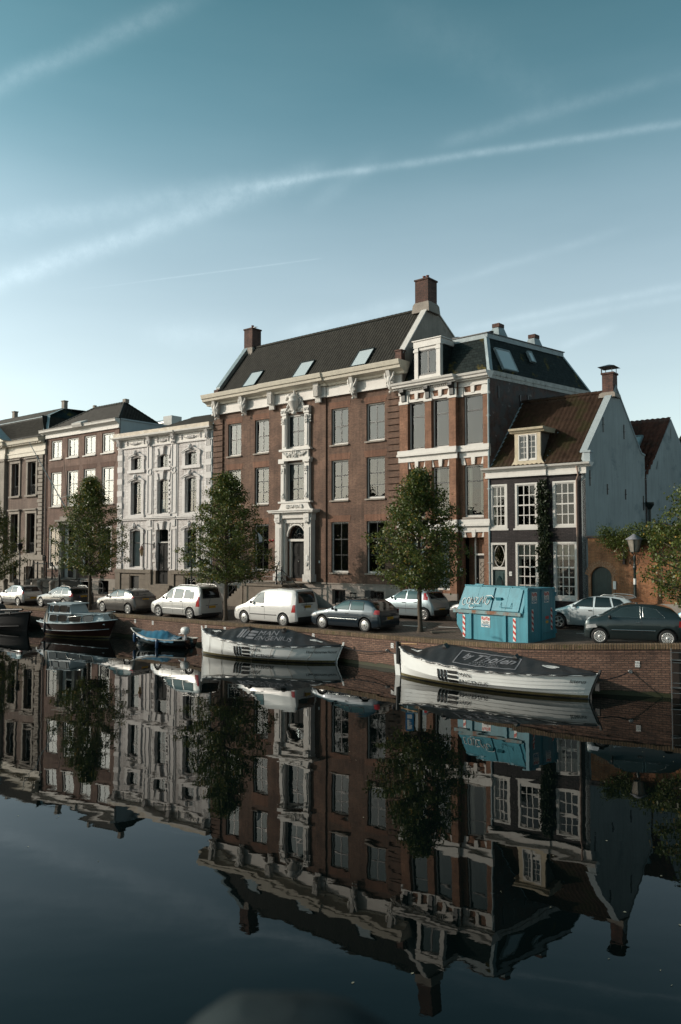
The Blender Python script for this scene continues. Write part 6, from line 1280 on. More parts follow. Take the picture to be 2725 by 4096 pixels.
# ================================================================== turquoise skip
def skip():
    TQ = mat('turquoise_skip_paint', (.06, .26, .33), .45, .12, 1.3, spec=.4, coat=.15, stain=((.14, .055, .025), 3.3, .66), streak=.5)
    RUST = mat('rusty_turquoise_rail', (.16, .26, .27), .6, .2, 2, stain=((.20, .075, .03), 2.2, .5))
    phi = R(46); o = thing('covered_skip', 'turquoise closed waste skip with white graffiti and red-white warning strips', 'skip', (7.06, 30.15, 1.30), math.pi - phi + math.pi)
    # local: x along the long side towards the right corner (x=0), -L to 0; -y faces the canal
    L, D, Hh, zl = 3.35, 1.85, 2.08, 1.12
    o.rotation_euler = (0, 0, -phi)
    sec = [(0, 0), (0, zl), (.42, Hh), (D, Hh), (D, 0)]
    b = MB(); n = len(sec)
    b.ring([[(-L, .0, .55), (-L, 0, zl), (-L + .12, .42, Hh), (-L + .12, D, Hh), (-L, D, .55)], [(-L + .42, 0, 0), (-L + .42, 0, zl), (-L + .42, .42, Hh), (-L + .42, D, Hh), (-L + .42, D, 0)], [(-.02, 0, 0), (-.02, 0, zl), (-.02, .42, Hh), (-.02, D, Hh), (-.02, D, 0)]], smooth=False)
    b.build('body', TQ, o)
    MB().box(-L - .12, -.28, -.09, .02, zl - .09, zl + .04).build('side_rail', RUST, o)
    r = MB()
    for x in (-L + .72, -1.0): r.box(x - .05, x + .05, -.07, 0, .02, zl - .09)
    r.box(-.12, .02, -.05, .05, 0, Hh).box(-.10, .03, D - .06, D + .04, 0, Hh).box(-.3, .02, -.02, .4, Hh - .04, Hh + .03)
    r.ext([(-.04, zl), (-.04, zl + .06), (.40, Hh), (.46, Hh), (.02, zl)], 'x', -.3, -.22)
    r.build('rib', TQ, o)
    def lidp(u, v, e=.02): l = math.hypot(.42, Hh - zl); ny, nz = -(Hh - zl) / l, .42 / l; return (u, .42 * v + ny * e, zl + (Hh - zl) * v + nz * e)
    for k, (x0, x1) in enumerate(((-L + .2, -1.72), (-1.62, -.42))):
        m = MB()
        def quad(a0, a1, v0, v1, e0, e1): m.add([lidp(a, v, e) for e in (e0, e1) for a, v in ((a0, v0), (a1, v0), (a1, v1), (a0, v1))], [(0, 3, 2, 1), (4, 5, 6, 7), (0, 1, 5, 4), (1, 2, 6, 5), (2, 3, 7, 6), (3, 0, 4, 7)])
        quad(x0, (x0 + x1) / 2 - .005, .05, .97, 0, .045); quad((x0 + x1) / 2 + .005, x1, .05, .97, 0, .045); quad(x0 - .0, x1, .05, .09, .045, .06)
        lo_ = m.build('lid', TQ, o); h = MB(); c = (x0 + x1) / 2; h.tube([lidp(c - .24, .38, .06), lidp(c - .24, .18, .10), lidp(c + .24, .18, .10), lidp(c + .24, .38, .06)], .012, 5); h.box(c - .07, c + .07, .40, .46, Hh - .02, Hh + .06); h.build('handle', TQ, lo_)
        MB().add([lidp(x1 - .2 if k == 0 else x0 + .1, .58, .045), lidp(x1 - .0 if k == 0 else x0 + .35, .58, .045), lidp(x1 - .0 if k == 0 else x0 + .35, .52, .17), lidp(x1 - .2 if k == 0 else x0 + .1, .52, .17), lidp(x1 - .0 if k == 0 else x0 + .35, .45, .045), lidp(x1 - .2 if k == 0 else x0 + .1, .45, .045)], [(0, 1, 2, 3), (3, 2, 4, 5)]).build('lid_grip', TQ, lo_)
    MB().tube([(-L + .1, .44, Hh + .03), (-.35, .44, Hh + .03)], .03, 8).tube([(-L + .5, .6, Hh + .05), (-L + .9, .6, Hh + .05)], .05, 8).build('hinge_tube', TQ, o)
    # graffiti: white sprayed loops  "cenzing"
    g = MB(); pts = []
    def stroke(p): g.tube([lidp(-L + .16 + x, v - .08, .058) for x, v in p], .019, 5)
    def arcs(cx, cy, rx, ry, a0, a1, n=10): return [(cx + rx * math.cos(R(a0 + (a1 - a0) * i / n)), cy + ry * math.sin(R(a0 + (a1 - a0) * i / n))) for i in range(n + 1)]
    stroke(arcs(.16, .42, .09, .14, 60, 310)); stroke(arcs(.36, .47, .08, .13, 0, 330) + [(.46, .42)]); stroke([(.46, .36), (.50, .62), (.56, .40), (.62, .60), (.68, .38)]); stroke([(.66, .62), (.82, .60), (.68, .38), (.90, .36)]); stroke(arcs(.56, .26, .12, .10, 40, 340)); stroke([(.92, .62), (.90, .38), (1.0, .66), (1.08, .40), (1.12, .66)]); stroke(arcs(1.26, .5, .10, .15, 80, 420)); stroke([(1.16, .7), (1.4, .72), (1.52, .62)])
    g.build('graffiti', SIGNW, o)
    RW = mat('red_sign_paint', (.50, .035, .02), .45, .1, 8); BL = mat('blue_sign_paint', (.06, .20, .30), .45, .1, 8)
    def warn(x, z0, z1, f, w=.12):
        m = MB(); m.add([f(x, z0), f(x + w, z0), f(x + w, z1), f(x, z1)], [(0, 1, 2, 3)]); s = m.build('warning_strip', SIGNW, o); rd = MB(); n = 4; st = (z1 - z0) / n
        for k in range(n):
            a = z0 + k * st; b_ = min(z1, a + st * .5); rd.add([f(x, a + w * .0 + .1 if a + .1 < z1 else z1, .003), f(x + w, a, .003), f(x + w, a + st * .5, .003), f(x, min(z1, a + st * .5 + .1), .003)], [(0, 1, 2, 3)])
        rd.build('red_stripe', RW, s)
    fs = lambda u, z, e=0: (u, -.012 - e, z); fe = lambda u, z, e=0: (.012 + e, u, z)
    warn(-L + .30, .06, .95, fs); warn(-.66, .06, .95, fs); fe2 = lambda u, z, e=0: (.022 + e, u, z)
    warn(.22, .45, 1.3, fe2); warn(1.56, .45, 1.3, fe2)
    def logo(c, z, s, f, w=.42, h=.42):
        m = MB().add([f(c - w / 2, z), f(c + w / 2, z), f(c + w / 2, z + h), f(c - w / 2, z + h)], [(0, 1, 2, 3)]); lg = m.build('sticker', SIGNW, o)
        def wave(z0, t, mt, nm):
            q = MB(); n = 16
            for i in range(n):
                a = c - w * .45 + w * .9 * i / n; b_ = a + w * .9 / n; wv = lambda x: .018 * math.sin((x - c) * 30); q.add([f(a, z0 + wv(a), .004), f(b_, z0 + wv(b_), .004), f(b_, z0 + t + wv(b_), .004), f(a, z0 + t + wv(a), .004)], [(0, 1, 2, 3)])
            q.build(nm, mt, lg)
        wave(z + h * .66, h * .26, RW, 'red_wave'); wave(z + h * .26, .02, BL, 'blue_wave'); wave(z + h * .08, h * .13, BL, 'blue_wave')
        t = MB(); put_text(t, 'DE JONG', .11, lambda u, v: f(c + u, z + h * .71 + v, .007), width=w * .7, center=True); t.build('white_lettering', SIGNW, lg)
        t = MB(); put_text(t, 'TRANSPORT CONTAINERS', .06, lambda u, v: f(c + u, z + h * .45 + v + .02 * math.sin(u * 30), .006), width=w * .8, center=True); put_text(t, 'HEEMSTEDE', .06, lambda u, v: f(c + u, z + h * .34 + v + .02 * math.sin(u * 30), .006), width=w * .6, center=True); t.build('lettering', BLACK, lg)
    logo(-L + 1.42, .52, 1, fs); logo(.42, 1.52, 1, fe2, .36, .42); logo(1.28, 1.52, 1, fe2, .36, .42)
    d = MB()
    for a, b2 in ((.06, .84), (.90, 1.80)): d.box(.0, .02, a, b2, .05, Hh - .06); d.box(.02, .035, a, a + .05, .05, Hh - .06).box(.02, .035, b2 - .05, b2, .05, Hh - .06).box(.02, .035, a, b2, Hh - .12, Hh - .06)
    ed = d.build('end_door', TQ, o); e = MB().tube([(.05, .87, .1), (.05, .87, Hh - .1)], .014, 6).tube([(.05, .98, .38), (.05, 1.6, .40)], .016, 6)
    for z in (.3, 1.0, 1.75): e.box(.02, .07, .83, .91, z, z + .06); e.box(-.02, .06, D + .0, D + .09, z, z + .16)
    e.build('door_lock', TQ, ed)
    MB().add([fs(-L + .1, .98, .0), fs(-L + .34, .98, 0), fs(-L + .34, 1.06, 0), fs(-L + .1, 1.06, 0)], [(0, 1, 2, 3)]).build('small_notice', RW, o); MB().add([fe2(1.18, .88), fe2(1.42, .88), fe2(1.42, .99), fe2(1.18, .99)], [(0, 1, 2, 3)]).build('small_notice', RW, o); MB().add([fe2(1.2, .72), fe2(1.38, .72), fe2(1.38, .82), fe2(1.2, .82)], [(0, 1, 2, 3)]).build('small_notice', YEL, o)
skip()

# ================================================================== street furniture
def old_lamp(x, y, label, ztop):
    z0 = street_z(x, y); h = ztop - z0; o = thing('street_lamp', label, 'street lamp', (x, y, z0), R(20)); hp = h - .95
    MB().lathe([(.17, 0), (.17, .25), (.13, .3), (.12, .7), (.15, .75), (.10, .82), (.075, 1.0), (.065, hp * .55), (.05, hp * .8), (.075, hp * .81), (.08, hp * .84), (.05, hp * .86), (.045, hp * .93), (.07, hp * .95), (.04, hp)], (0, 0, 0), 12).build('post', DKGREEN, o)
    a = MB()
    for s in (-1, 1): a.tube([(0, 0, hp * .86), (s * .16, 0, hp * .87), (s * .26, 0, hp * .91), (s * .22, 0, hp * .94)], .016, 5); a.tube([(s * .04, 0, hp), (s * .12, 0, hp + .10), (s * .13, 0, hp + .15)], .014, 5)
    a.build('scroll_arm', DKGREEN, o)
    c = MB()
    for i in range(4):
        u = math.pi / 4 + i * math.pi / 2; v = u + math.pi / 2; c.tube([(.17 * math.cos(u), .17 * math.sin(u), hp + .13), (.30 * math.cos(u), .30 * math.sin(u), hp + .66)], .014, 4); c.tube([(.17 * math.cos(u), .17 * math.sin(u), hp + .13), (.17 * math.cos(v), .17 * math.sin(v), hp + .13)], .018, 4)
    c.build('lantern_frame', DKGREEN, o)
    MB().lathe([(.16, .14), (.285, .65)], (0, 0, hp), 4).xf(lambda x, y, z: ((x - y) * .7071, (x + y) * .7071, z)).build('lantern_glass', mat('pale_lamp_glass', (.30, .27, .23), .15, .2, 6, coat=.5), o)  # light look of the clear panes put into an opaque pale colour
    MB().lathe([(.36, .66), (.36, .68), (.12, .84), (.05, .90)], (0, 0, hp), 4).xf(lambda x, y, z: ((x - y) * .7071, (x + y) * .7071, z)).build('lantern_hood', mat('grey_zinc', (.22, .22, .24), .5), o)
    MB().ball((0, 0, hp + .38), (.05, .05, .09)).tube([(0, 0, hp + .1), (0, 0, hp + .3)], .03, 6).build('bulb', SIGNW, o)
    MB().lathe([(.062, 1.9), (.062, 2.15)], (0, 0, 0), 12).build('sticker', SIGNW, o); return o
def at_px(px, d): return ((px - 1362.5) / F_ * d, d)
old_lamp(*at_px(2537, 33.6), 'green iron street lamp with square lantern before the garden wall', 4.85 + 69 / F_ * 33.6)
def thin_lamp(x, y, label, ztop):
    z0 = street_z(x, y); o = thing('street_lamp', label, 'street lamp', (x, y, z0)); h = ztop - z0
    MB().lathe([(.13, 0), (.13, .3), (.09, .35), (.08, 1.0), (.10, 1.05), (.05, 1.15), (.045, h * .7), (.06, h * .71), (.04, h * .73), (.035, h - .6)], (0, 0, 0), 10).build('post', BLACK, o)
    MB().lathe([(.10, -.6), (.2, -.15), (.26, -.13), (.05, 0)], (0, 0, h), 4).build('lantern', BLACK, o)
thin_lamp(*at_px(768, 47.0), 'black iron street lamp before the white tiled house, its lantern hidden in the tree', 5.7)
thin_lamp(*at_px(82, 58.5), 'black iron street lamp before the classical house at the left edge', 5.4)
# parking sign behind the third tree: mostly seen mirrored in the canal
x, y = at_px(1636, 40.2); o = thing('parking_sign', 'blue parking sign on a pole behind the third street tree', 'sign', (x, y, street_z(x, y)), R(-12)); MB().tube([(0, 0, 0), (0, 0, 2.7)], .03, 8).build('post', METAL, o)
s = MB().box(-.2, .2, -.05, -.03, 1.75, 2.6).build('panel', mat('blue_sign', (.01, .16, .36), .4, .05), o); t = MB(); put_text(t, 'P', .5, lambda u, v: (u, -.055, 2.15 + v), center=True, bold=.02); t.box(-.12, .12, -.054, -.05, 1.85, 2.0); t.build('lettering', SIGNW, s)
# bicycles against the big house
def bike(x, y, rz, label, crate=False):
    o = thing('bicycle', label, 'bicycle', (x, y, street_z(x, y) + .1), rz, 'bicycles leaning by the big brick house')
    for wx in (-.52, .55):
        w = thing_part('wheel', o, (wx, 0, .34)); MB().tube([(.34 * math.cos(R(a)), 0, .34 * math.sin(R(a))) for a in range(0, 361, 15)], .02, 5, False).build('tyre', TYRE, w)
        sp = MB()
        for a in range(0, 180, 20): sp.tube([(.33 * math.cos(R(a)), 0, .33 * math.sin(R(a))), (-.33 * math.cos(R(a)), 0, -.33 * math.sin(R(a)))], .004, 3)
        sp.build('spokes', METAL, w); MB().tube([(.40 * math.cos(R(a)), 0, .40 * math.sin(R(a))) for a in range(20, 161, 14)], .022, 4).build('mudguard', BLACK, o)
    MB().tube([(-.52, 0, .34), (-.05, 0, .30), (.42, 0, .78), (.55, 0, .34)], .018, 6).tube([(-.05, 0, .30), (-.2, 0, .92)], .018, 6).tube([(-.52, 0, .34), (-.16, 0, .76), (.42, 0, .78), (.38, 0, 1.02)], .016, 6).build('frame', BLACK, o)
    MB().tube([(.30, -.28, 1.05), (.42, -.2, 1.08), (.38, 0, 1.03), (.42, .2, 1.08), (.30, .28, 1.05)], .013, 5).build('handlebar', CHROME, o); MB().ball((-.22, 0, .96), (.13, .08, .045)).build('saddle', BLACK, o)
    MB().tube([(-.75, 0, .74), (-.2, 0, .74)], .03, 5).build('carrier', BLACK, o)
    if crate: MB().box(.5, .85, -.22, .22, .80, .82).box(.5, .85, -.22, -.20, .82, 1.12).box(.5, .85, .2, .22, .82, 1.12).box(.5, .52, -.2, .2, .82, 1.12).box(.83, .85, -.2, .2, .82, 1.12).build('front_crate', PLAST, o)
p0 = Vector((3.26, 42.05)); 
for u, rz, lab, cr in ((-2.6, 140, 'black bicycle with drooping handlebar by the basement windows', False), (-1.9, -30, 'black bicycle with a front crate by the basement windows', True)):
    q_ = p0 + Vector((EX[0] * u, -.637 * u)) + Vector((-.637, -.77)) * 1.35; bike(q_.x, q_.y, R(rz), lab, cr)

# ================================================================== boats
HULLW = mat('white_hull_paint', (.74, .75, .73), .3, .05, 1.2, coat=.4, stain=((.55, .54, .47), 2.2, .66)); TARP = mat('dark_grey_tarp', (.030, .030, .032), .38, .15, 1.5, bump=.8, bs=3.5, spec=.6)
WATERL = mat('weedy_waterline', (.10, .085, .035), .6, .4, 5); BOTT = mat('black_antifouling', (.012, .013, .014), .5)
def boat_frame(o, bow, stern):                  # both (x, y) on the waterline; local x from stern (0) to bow
    d = Vector((bow[0] - stern[0], bow[1] - stern[1])); o.location = (stern[0], stern[1], 0); o.rotation_euler = (0, 0, math.atan2(d.y, d.x)); return d.length
class Hull:
    def __init__(s, L, B, rail, draft=.35, sternx=-.35, bowx=.35, planks=0, full=.5, transom=0, flare=.82, mid=.48):
        s.L, s.B, s.rail, s.draft, s.sx, s.bx, s.planks, s.full, s.tr, s.flare, s.mid = L, B, rail, draft, sternx, bowx, planks, full, transom, flare, mid
    def hb(s, t):                                # half beam at the rail
        u = (t - s.mid) / (s.mid if t < s.mid else 1 - s.mid); v = max(0, 1 - abs(u) ** (2.3 if (t > s.mid or not s.tr) else 3)) ** .85
        if s.tr and t < s.mid: v = s.tr + (1 - s.tr) * v
        return s.B / 2 * v
    def zr(s, t): return interp(s.rail, t)
    def P(s, t, k, e=0., side=-1):               # k: 0 keel .. 1 rail
        z = -s.draft + (s.zr(t) + s.draft) * k; rk = max(0, z / s.zr(t)) if z > 0 else 0
        over = (s.sx * (1 - t) ** 2 + s.bx * t ** 2) * rk ** 1.2; x = s.L * t + over - (.6 * (.5 - t) if z < 0 else 0) * (-z / s.draft) * .5
        sh = min(1, (k / .55)) ** .6 * (s.flare + (1 - s.flare) * k); y = s.hb(t) * sh
        if s.planks and k > .02: f = (k * s.planks) % 1; y += .014 * (1 - f)
        return (x, side * (y + e), z)
    def build(s, o, m, name='hull', nt=48):
        ks = []
        if s.planks:
            for i in range(s.planks): ks += [i / s.planks + .0005, (i + 1) / s.planks - .0005]
        else: ks = [i / 14 for i in range(15)]
        ts = [.004 + .992 * i / nt for i in range(nt + 1)]; b = MB()
        for side in (-1, 1):
            vs = [s.P(t, k, 0, side) for t in ts for k in ks]; n = len(ks)
            fs = [(i * n + j, (i + 1) * n + j, (i + 1) * n + j + 1, i * n + j + 1) for i in range(nt) for j in range(n - 1)]
            b.add(vs, fs if side < 0 else [f[::-1] for f in fs], not s.planks)
        if s.tr:
            r = [s.P(.004, k, 0, -1) for k in ks] + [s.P(.004, k, 0, 1) for k in ks[::-1]]; b.add(r, [tuple(range(len(r)))])
        return b.build(name, m, o)
    def near(s, z, t): return (z + s.draft) / (s.zr(t) + s.draft)
    def band(s, o, z0, z1, m, name, t0=.004, t1=.996, e=.012, nt=60):
        b = MB()
        for side in (-1, 1):
            f = lambda u, v: s.P(t0 + (t1 - t0) * u, s.near(z0 + (z1 - z0) * v, t0 + (t1 - t0) * u), e, side); b.grid(f, nt, 3)
        return b.build(name, m, o)
    def surf(s, u, z, e=.02, side=1):           # flat (u along the hull measured in metres from stern, z) -> skin
        t = u / s.L; return s.P(t, s.near(z, t), e, side)
def sloop(label, bow, stern, B, rail, planks, ridge, peaks, logo_t, name_txt, name_t, board, seed, bow_left=True):
    o = thing('covered_sloop', label, 'boat', group='white covered sloops'); L = boat_frame(o, bow, stern); h = Hull(L, B, rail, planks=planks, sternx=-.34, bowx=.06, flare=.80); r = random.Random(seed)
    h.build(o, HULLW); h.band(o, -.35, .03, BOTT, 'bottom_paint', e=.02); h.band(o, .03, .12, WATERL, 'waterline_stripe', e=.018)
    # rubbing strake and stems
    st = MB()
    for side in (-1, 1): st.tube([h.P(t, .97, .03, side) for t in [.004 + .992 * i / 40 for i in range(41)]], .032, 6)
    st.build('rubbing_strake', HULLW, o)
    sm = MB(); 
    for t, dx in ((.998, .02), (.002, -.02)): sm.tube([tuple(Vector(h.P(t, k, 0)) * 1 + Vector((dx, 0, 0))) for k in (0, .2, .4, .6, .8, 1.0)] + [tuple(Vector(h.P(t, 1, 0)) + Vector((dx * 3, 0, .12)))], .045, 6)
    sm.xf(lambda x, y, z: (x, 0 if abs(y) < .06 else y, z)).build('stem_post', HULLW if not planks else PLAST, o)
    # tarpaulin
    def zc(t): return interp(ridge, t)
    nx, ny = 90, 22; b = MB(); hem = [r.uniform(-1, 1) for _ in range(400)]
    def T(u, v):
        t = .006 + .975 * u; q = 2 * v - 1; a = abs(q); side = -1 if q < 0 else 1; P1 = Vector(h.P(t, 1, .035, side)); zr_ = P1.z; top = max(zc(t), zr_ + .03); wsc = .022 * math.sin(t * 90 + a * 5) * math.sin(a * math.pi)
        if a <= .86:
            k = a / .86; y = P1.y * k; z = top + (zr_ + .03 - top) * (k ** 1.12) - .05 * math.sin(k * math.pi) * (top - zr_) + wsc * (.4 + .6 * math.sin(t * 17) ** 2); return (P1.x * 1.0 if k > .9 else h.L * t + (P1.x - h.L * t) * k, y, z)
        k = (a - .86) / .14; i = int(t * 390); hm = .055 + .015 * hem[i] + .015 * math.sin(t * 60); return (P1.x, P1.y + side * (.012 + .02 * math.sin(t * 70) * k), zr_ + .03 - hm * k)
    b.grid(T, nx, ny); tp = b.build('tarpaulin', TARP, o)
    ed = MB()
    for side in (0, 1): ed.tube([T(i / 80, side) for i in range(81)], .014, 5)
    for i in range(1, 26):
        P_ = Vector(T(i / 26, 1)); ed.ball(tuple(P_ + Vector((0, .012, 0))), .018, 6, 4)
    ed.build('tarpaulin_hem', PLAST, tp)
    for t in peaks:
        P_ = T(t, .56); MB().ring([[(P_[0] - .16, P_[1] - .10, P_[2] - .05), (P_[0] + .16, P_[1] - .10, P_[2] - .05), (P_[0], P_[1] - .06, P_[2] + .13)], [(P_[0] - .10, P_[1] + .14, P_[2] - .02), (P_[0] + .10, P_[1] + .14, P_[2] - .02), (P_[0], P_[1] + .14, P_[2] + .10)]], smooth=False).build('vent_flap', TARP, tp)
    def ontarp(u0, v0, w):                       # flat coordinates on the canal side of the tarp; right = towards the stern when the bow points left
        sg = -1 if bow_left else 1
        def f(u, v, e=.012):
            t = (u0 + sg * u) / L; vv_ = 1 - min(.499, max(.08, v0 + v / w * .5)); P0 = T((t - .006) / .975, vv_); P1 = T((t - .006) / .975, vv_ + .02); nrm_ = Vector((0, (P0[2] - P1[2]), -(P0[1] - P1[1]))).normalized(); return tuple(Vector(P0) + nrm_ * e)
        return f
    GREYL = mat('pale_grey_print', (.20, .20, .215), .6, .06, 5)
    def bars(mb, f, s):                          # the slanted-bar emblem: three uprights and three cross bars
        n = 5
        def q(x0, x1, y0, y1, sh=.0):
            mb.grid(lambda u, v: f((x0 + (x1 - x0) * u + sh * (y0 + (y1 - y0) * v)) * s, (y0 + (y1 - y0) * v) * s), 4, n, False)
        for k in range(3): q(k * .26, k * .26 + .17, 0, 1, .0)
        for k in range(3): q(.80, 1.45, k * .37, k * .37 + .25, .0)
    if board == 'bars':
        m = MB(); f = ontarp(logo_t * L, .19, B * .62); bars(m, f, .60); put_text(m, 'MAN', .46, lambda u, v: f(.92 + u, .35 + v), width=.95); put_text(m, 'ENGENIUS', .42, lambda u, v: f(.92 + u, .0 + v), width=1.75); m.build('tarp_print', GREYL, tp)
    else:
        m = MB(); f = ontarp(logo_t * L, .13, B * .62); W_, H_ = 2.35, .78; t_ = .045
        for (a, b2, c, d) in ((0, W_, 0, t_), (0, W_, H_ - t_, H_), (0, t_, t_, H_ - t_), (W_ - t_, W_, t_, H_ - t_)): m.grid(lambda u, v: f(a + (b2 - a) * u, c + (d - c) * v), 12, 6, False)
        put_text(m, 'by', .40, lambda u, v: f(.22 + u + .2 * v, .38 + v, .016), width=.36, shear=.3, bold=.012); put_text(m, 'Tholen', .62, lambda u, v: f(.60 + u + .2 * v, .32 + v * .8, .016), width=1.5, shear=.3, bold=.014)
        put_text(m, 'RESTAURANT', .13, lambda u, v: f(.70 + u, .19 + v, .016), width=.95); put_text(m, 'BAR & TERRAS', .10, lambda u, v: f(.62 + u, .08 + v, .016), width=1.1); m.build('tarp_print', GREYL, tp)
    for tt in (.13, .86) if board == 'bars' else (.17, .88):
        m = MB(); f = ontarp(L * tt, .33, B * .42); n = 20
        m.add([f(0, 0, .014)] + [f(.27 * math.cos(2 * math.pi * k / n) * (1 + .08 * math.cos(8 * math.pi * k / n)), .085 * math.sin(2 * math.pi * k / n), .014) for k in range(n)], [(0, k + 1, (k + 1) % n + 1) for k in range(n)]); e = m.build('oval_badge', SIGNW, tp)
        m = MB(); put_text(m, 'STROOBACH', .08, lambda u, v: f(u, v - .028, .022), width=.44, center=True); m.build('lettering', mat('badge_print', (.10, .09, .11), .6), e)
    # hull print
    sg = -1 if bow_left else 1
    def onhull(u0, z0): return lambda u, v, e=.02: h.surf(u0 + sg * u, z0 + v, e + (.012 if planks else 0))
    zm = h.zr(.5); m = MB(); f = onhull(L * (.66 if board == 'bars' else .70), .15); 
    def q(x0, x1, y0, y1): m.grid(lambda u, v: f((x0 + (x1 - x0) * u), (y0 + (y1 - y0) * v)), 4, 5, False)
    s_ = .44
    for k in range(3): q(k * .155, k * .155 + .095, 0, s_)
    for k in range(3): q(.46, .88, k * .165, k * .165 + .11)
    put_text(m, 'MAN', .21, lambda u, v: f(.93 + u, .26 + v), width=.46); put_text(m, 'ENGENIUS', .21, lambda u, v: f(.93 + u, .02 + v), width=1.12); m.build('hull_print', BLACK, o)
    m = MB(); f = onhull(L * name_t, .44 if board == 'bars' else .52); put_text(m, name_txt, .17, lambda u, v: f(u, v), width=(1.1 if len(name_txt) > 8 else .42)); m.build('name_lettering', BLACK, o)
    # lashing lines
    if board == 'bars':
        m = MB()
        for i in range(7): t = .12 + i * .125; m.tube([h.P(t + .0, .99, .04, 1), h.P(t - .02 * sg, .6, .035, 1), h.P(t - .05 * sg, .36, .03, 1)], .008, 4)
        m.build('lashing_line', mat('grey_line', (.25, .23, .2), .8), o)
    return o, h, L
railL = [(0, .78), (.25, .72), (.5, .70), (.75, .84), (.92, 1.02), (1, 1.18)]
ridL = [(0, .82), (.10, .98), (.32, 1.33), (.36, 1.36), (.5, 1.30), (.62, 1.36), (.66, 1.36), (.80, 1.18), (1, 1.2)]
SL, hL, LL = sloop('white covered sloop printed MAN ENGENIUS on its dark tarp, left of the other sloop', (-6.45, 37.65), (-.20, 34.45), 2.2, railL, 0, ridL, (.36, .62), .66, 'Haarlemmerhout', .17, 'bars', 1)
railR = [(0, .84), (.25, .74), (.5, .70), (.75, .80), (.92, .98), (1, 1.15)]
ridR = [(0, .9), (.12, 1.0), (.34, 1.2), (.40, 1.22), (.55, 1.28), (.70, 1.36), (.74, 1.36), (.88, 1.08), (1, 1.17)]
SR, hR, LR = sloop('white clinker-built covered sloop named Icterus below the turquoise skip', (2.35, 31.1), (8.12, 26.25), 2.15, railR, 9, ridR, (.34, .73), .62, 'Icterus', .085, 'tholen', 2)
# rudder and tiller of Icterus at the left end
MB().box(LR + .07, LR + .30, -.03, .03, -.3, .80).xf(lambda x, y, z: (x + (z - .5) * .10, y, z)).build('rudder', HULLW, SR); MB().tube([(LR + .18, 0, 1.22), (LR - .75, 0, 1.26)], .025, 6).build('tiller', WOODL, SR); MB().tube([(LR + .14, .06, 1.3), (LR + .10, .08, .7), (LR + .10, .07, .45)], .07, 8).build('stem_fender', PLAST, SR); MB().box(-.34, -.20, -.10, .0, .28, .52).build('stern_bracket', PLAST, SR)

# dinghy with blue tarp and outboard
o = thing('dinghy', 'small dark dinghy under a blue tarp with a white outboard motor', 'boat'); L = boat_frame(o, (-10.45, 41.15), (-7.45, 39.85)); h = Hull(L, 1.55, [(0, .42), (.3, .40), (.6, .46), (.85, .66), (1, .85)], draft=.2, sternx=-.05, bowx=.35, transom=.72, mid=.42)
GLOSSB = mat('glossy_black_hull', (.010, .011, .012), .12, .2, 2, coat=1.); BTARP = mat('blue_tarp', (.035, .16, .26), .38, .2, 1.5, bump=.3, bs=9, spec=.6)
h.build(o, GLOSSB); g = MB()
for side in (-1, 1): g.tube([h.P(t, 1, .015, side) for t in [.004 + .992 * i / 30 for i in range(31)]], .035, 6)
g.build('gunwale', mat('pale_gunwale', (.42, .41, .38), .5, .15, 4), o)
MB().grid(lambda u, v: (lambda P1: (P1[0], P1[1] * (2 * v - 1) * -1, P1[2] - .16 * math.cos((2 * v - 1) * 1.57)))(h.P(.02 + .96 * u, .97, -.02)), 20, 8).build('inner_skin', mat('dinghy_inside', (.25, .24, .21), .7, .15, 3), o)
def BT(u, v):
    t = .16 + .66 * u; q = 2 * v - 1; P1 = Vector(h.P(t, 1, .03, -1 if q < 0 else 1)); top = interp([(0, .50), (.22, .56), (.40, .78), (.55, .80), (.82, .72), (1, .74)], u); a = abs(q); sg = -1 if q < 0 else 1
    return (P1.x, P1.y * min(1, a / .88), top + (P1.z - top) * min(1, a / .88) ** 1.1 - (a > .88) * (a - .88) * .9 + .015 * math.sin(u * 40 + q * 9))
MB().grid(BT, 40, 16).build('tarpaulin', BTARP, o)
mo = thing_part('outboard_motor', o, (.25, .1, .72)); c = MB(); c.ring([[(x0 + sx * .5 * w, y0 * w2, z) for x0, y0, sx in ((0, -.13, -.4), (0, -.13, .4), (0, .13, .4), (0, .13, -.4))] for z, w, w2, in ((-.05, .6, .7), (.05, .95, 1), (.18, 1, 1), (.28, .7, .8), (.31, .3, .4))]); c.build('cowling', SIGNW, mo)
MB().tube([(0, 0, 0), (-.05, 0, -.45), (-.08, 0, -.9)], [.06, .05, .04], 8).box(-.05, .12, -.08, .08, -.42, -.22).build('shaft', mat('grey_motor', (.35, .35, .36), .4), mo); MB().tube([(.05, -.05, .05), (.45, -.12, -.08)], .03, 6).build('tiller_handle', SIGNW, mo)
for t in (.86, .42): P1 = h.P(t, .95, .07, 1); MB().lathe([(.02, .18), (.07, .12), (.08, 0), (.08, -.22), (.03, -.32)], (P1[0], P1[1], P1[2] - .12), 10).build('fender', mat('blue_fender', (.02, .06, .13), .35), o)

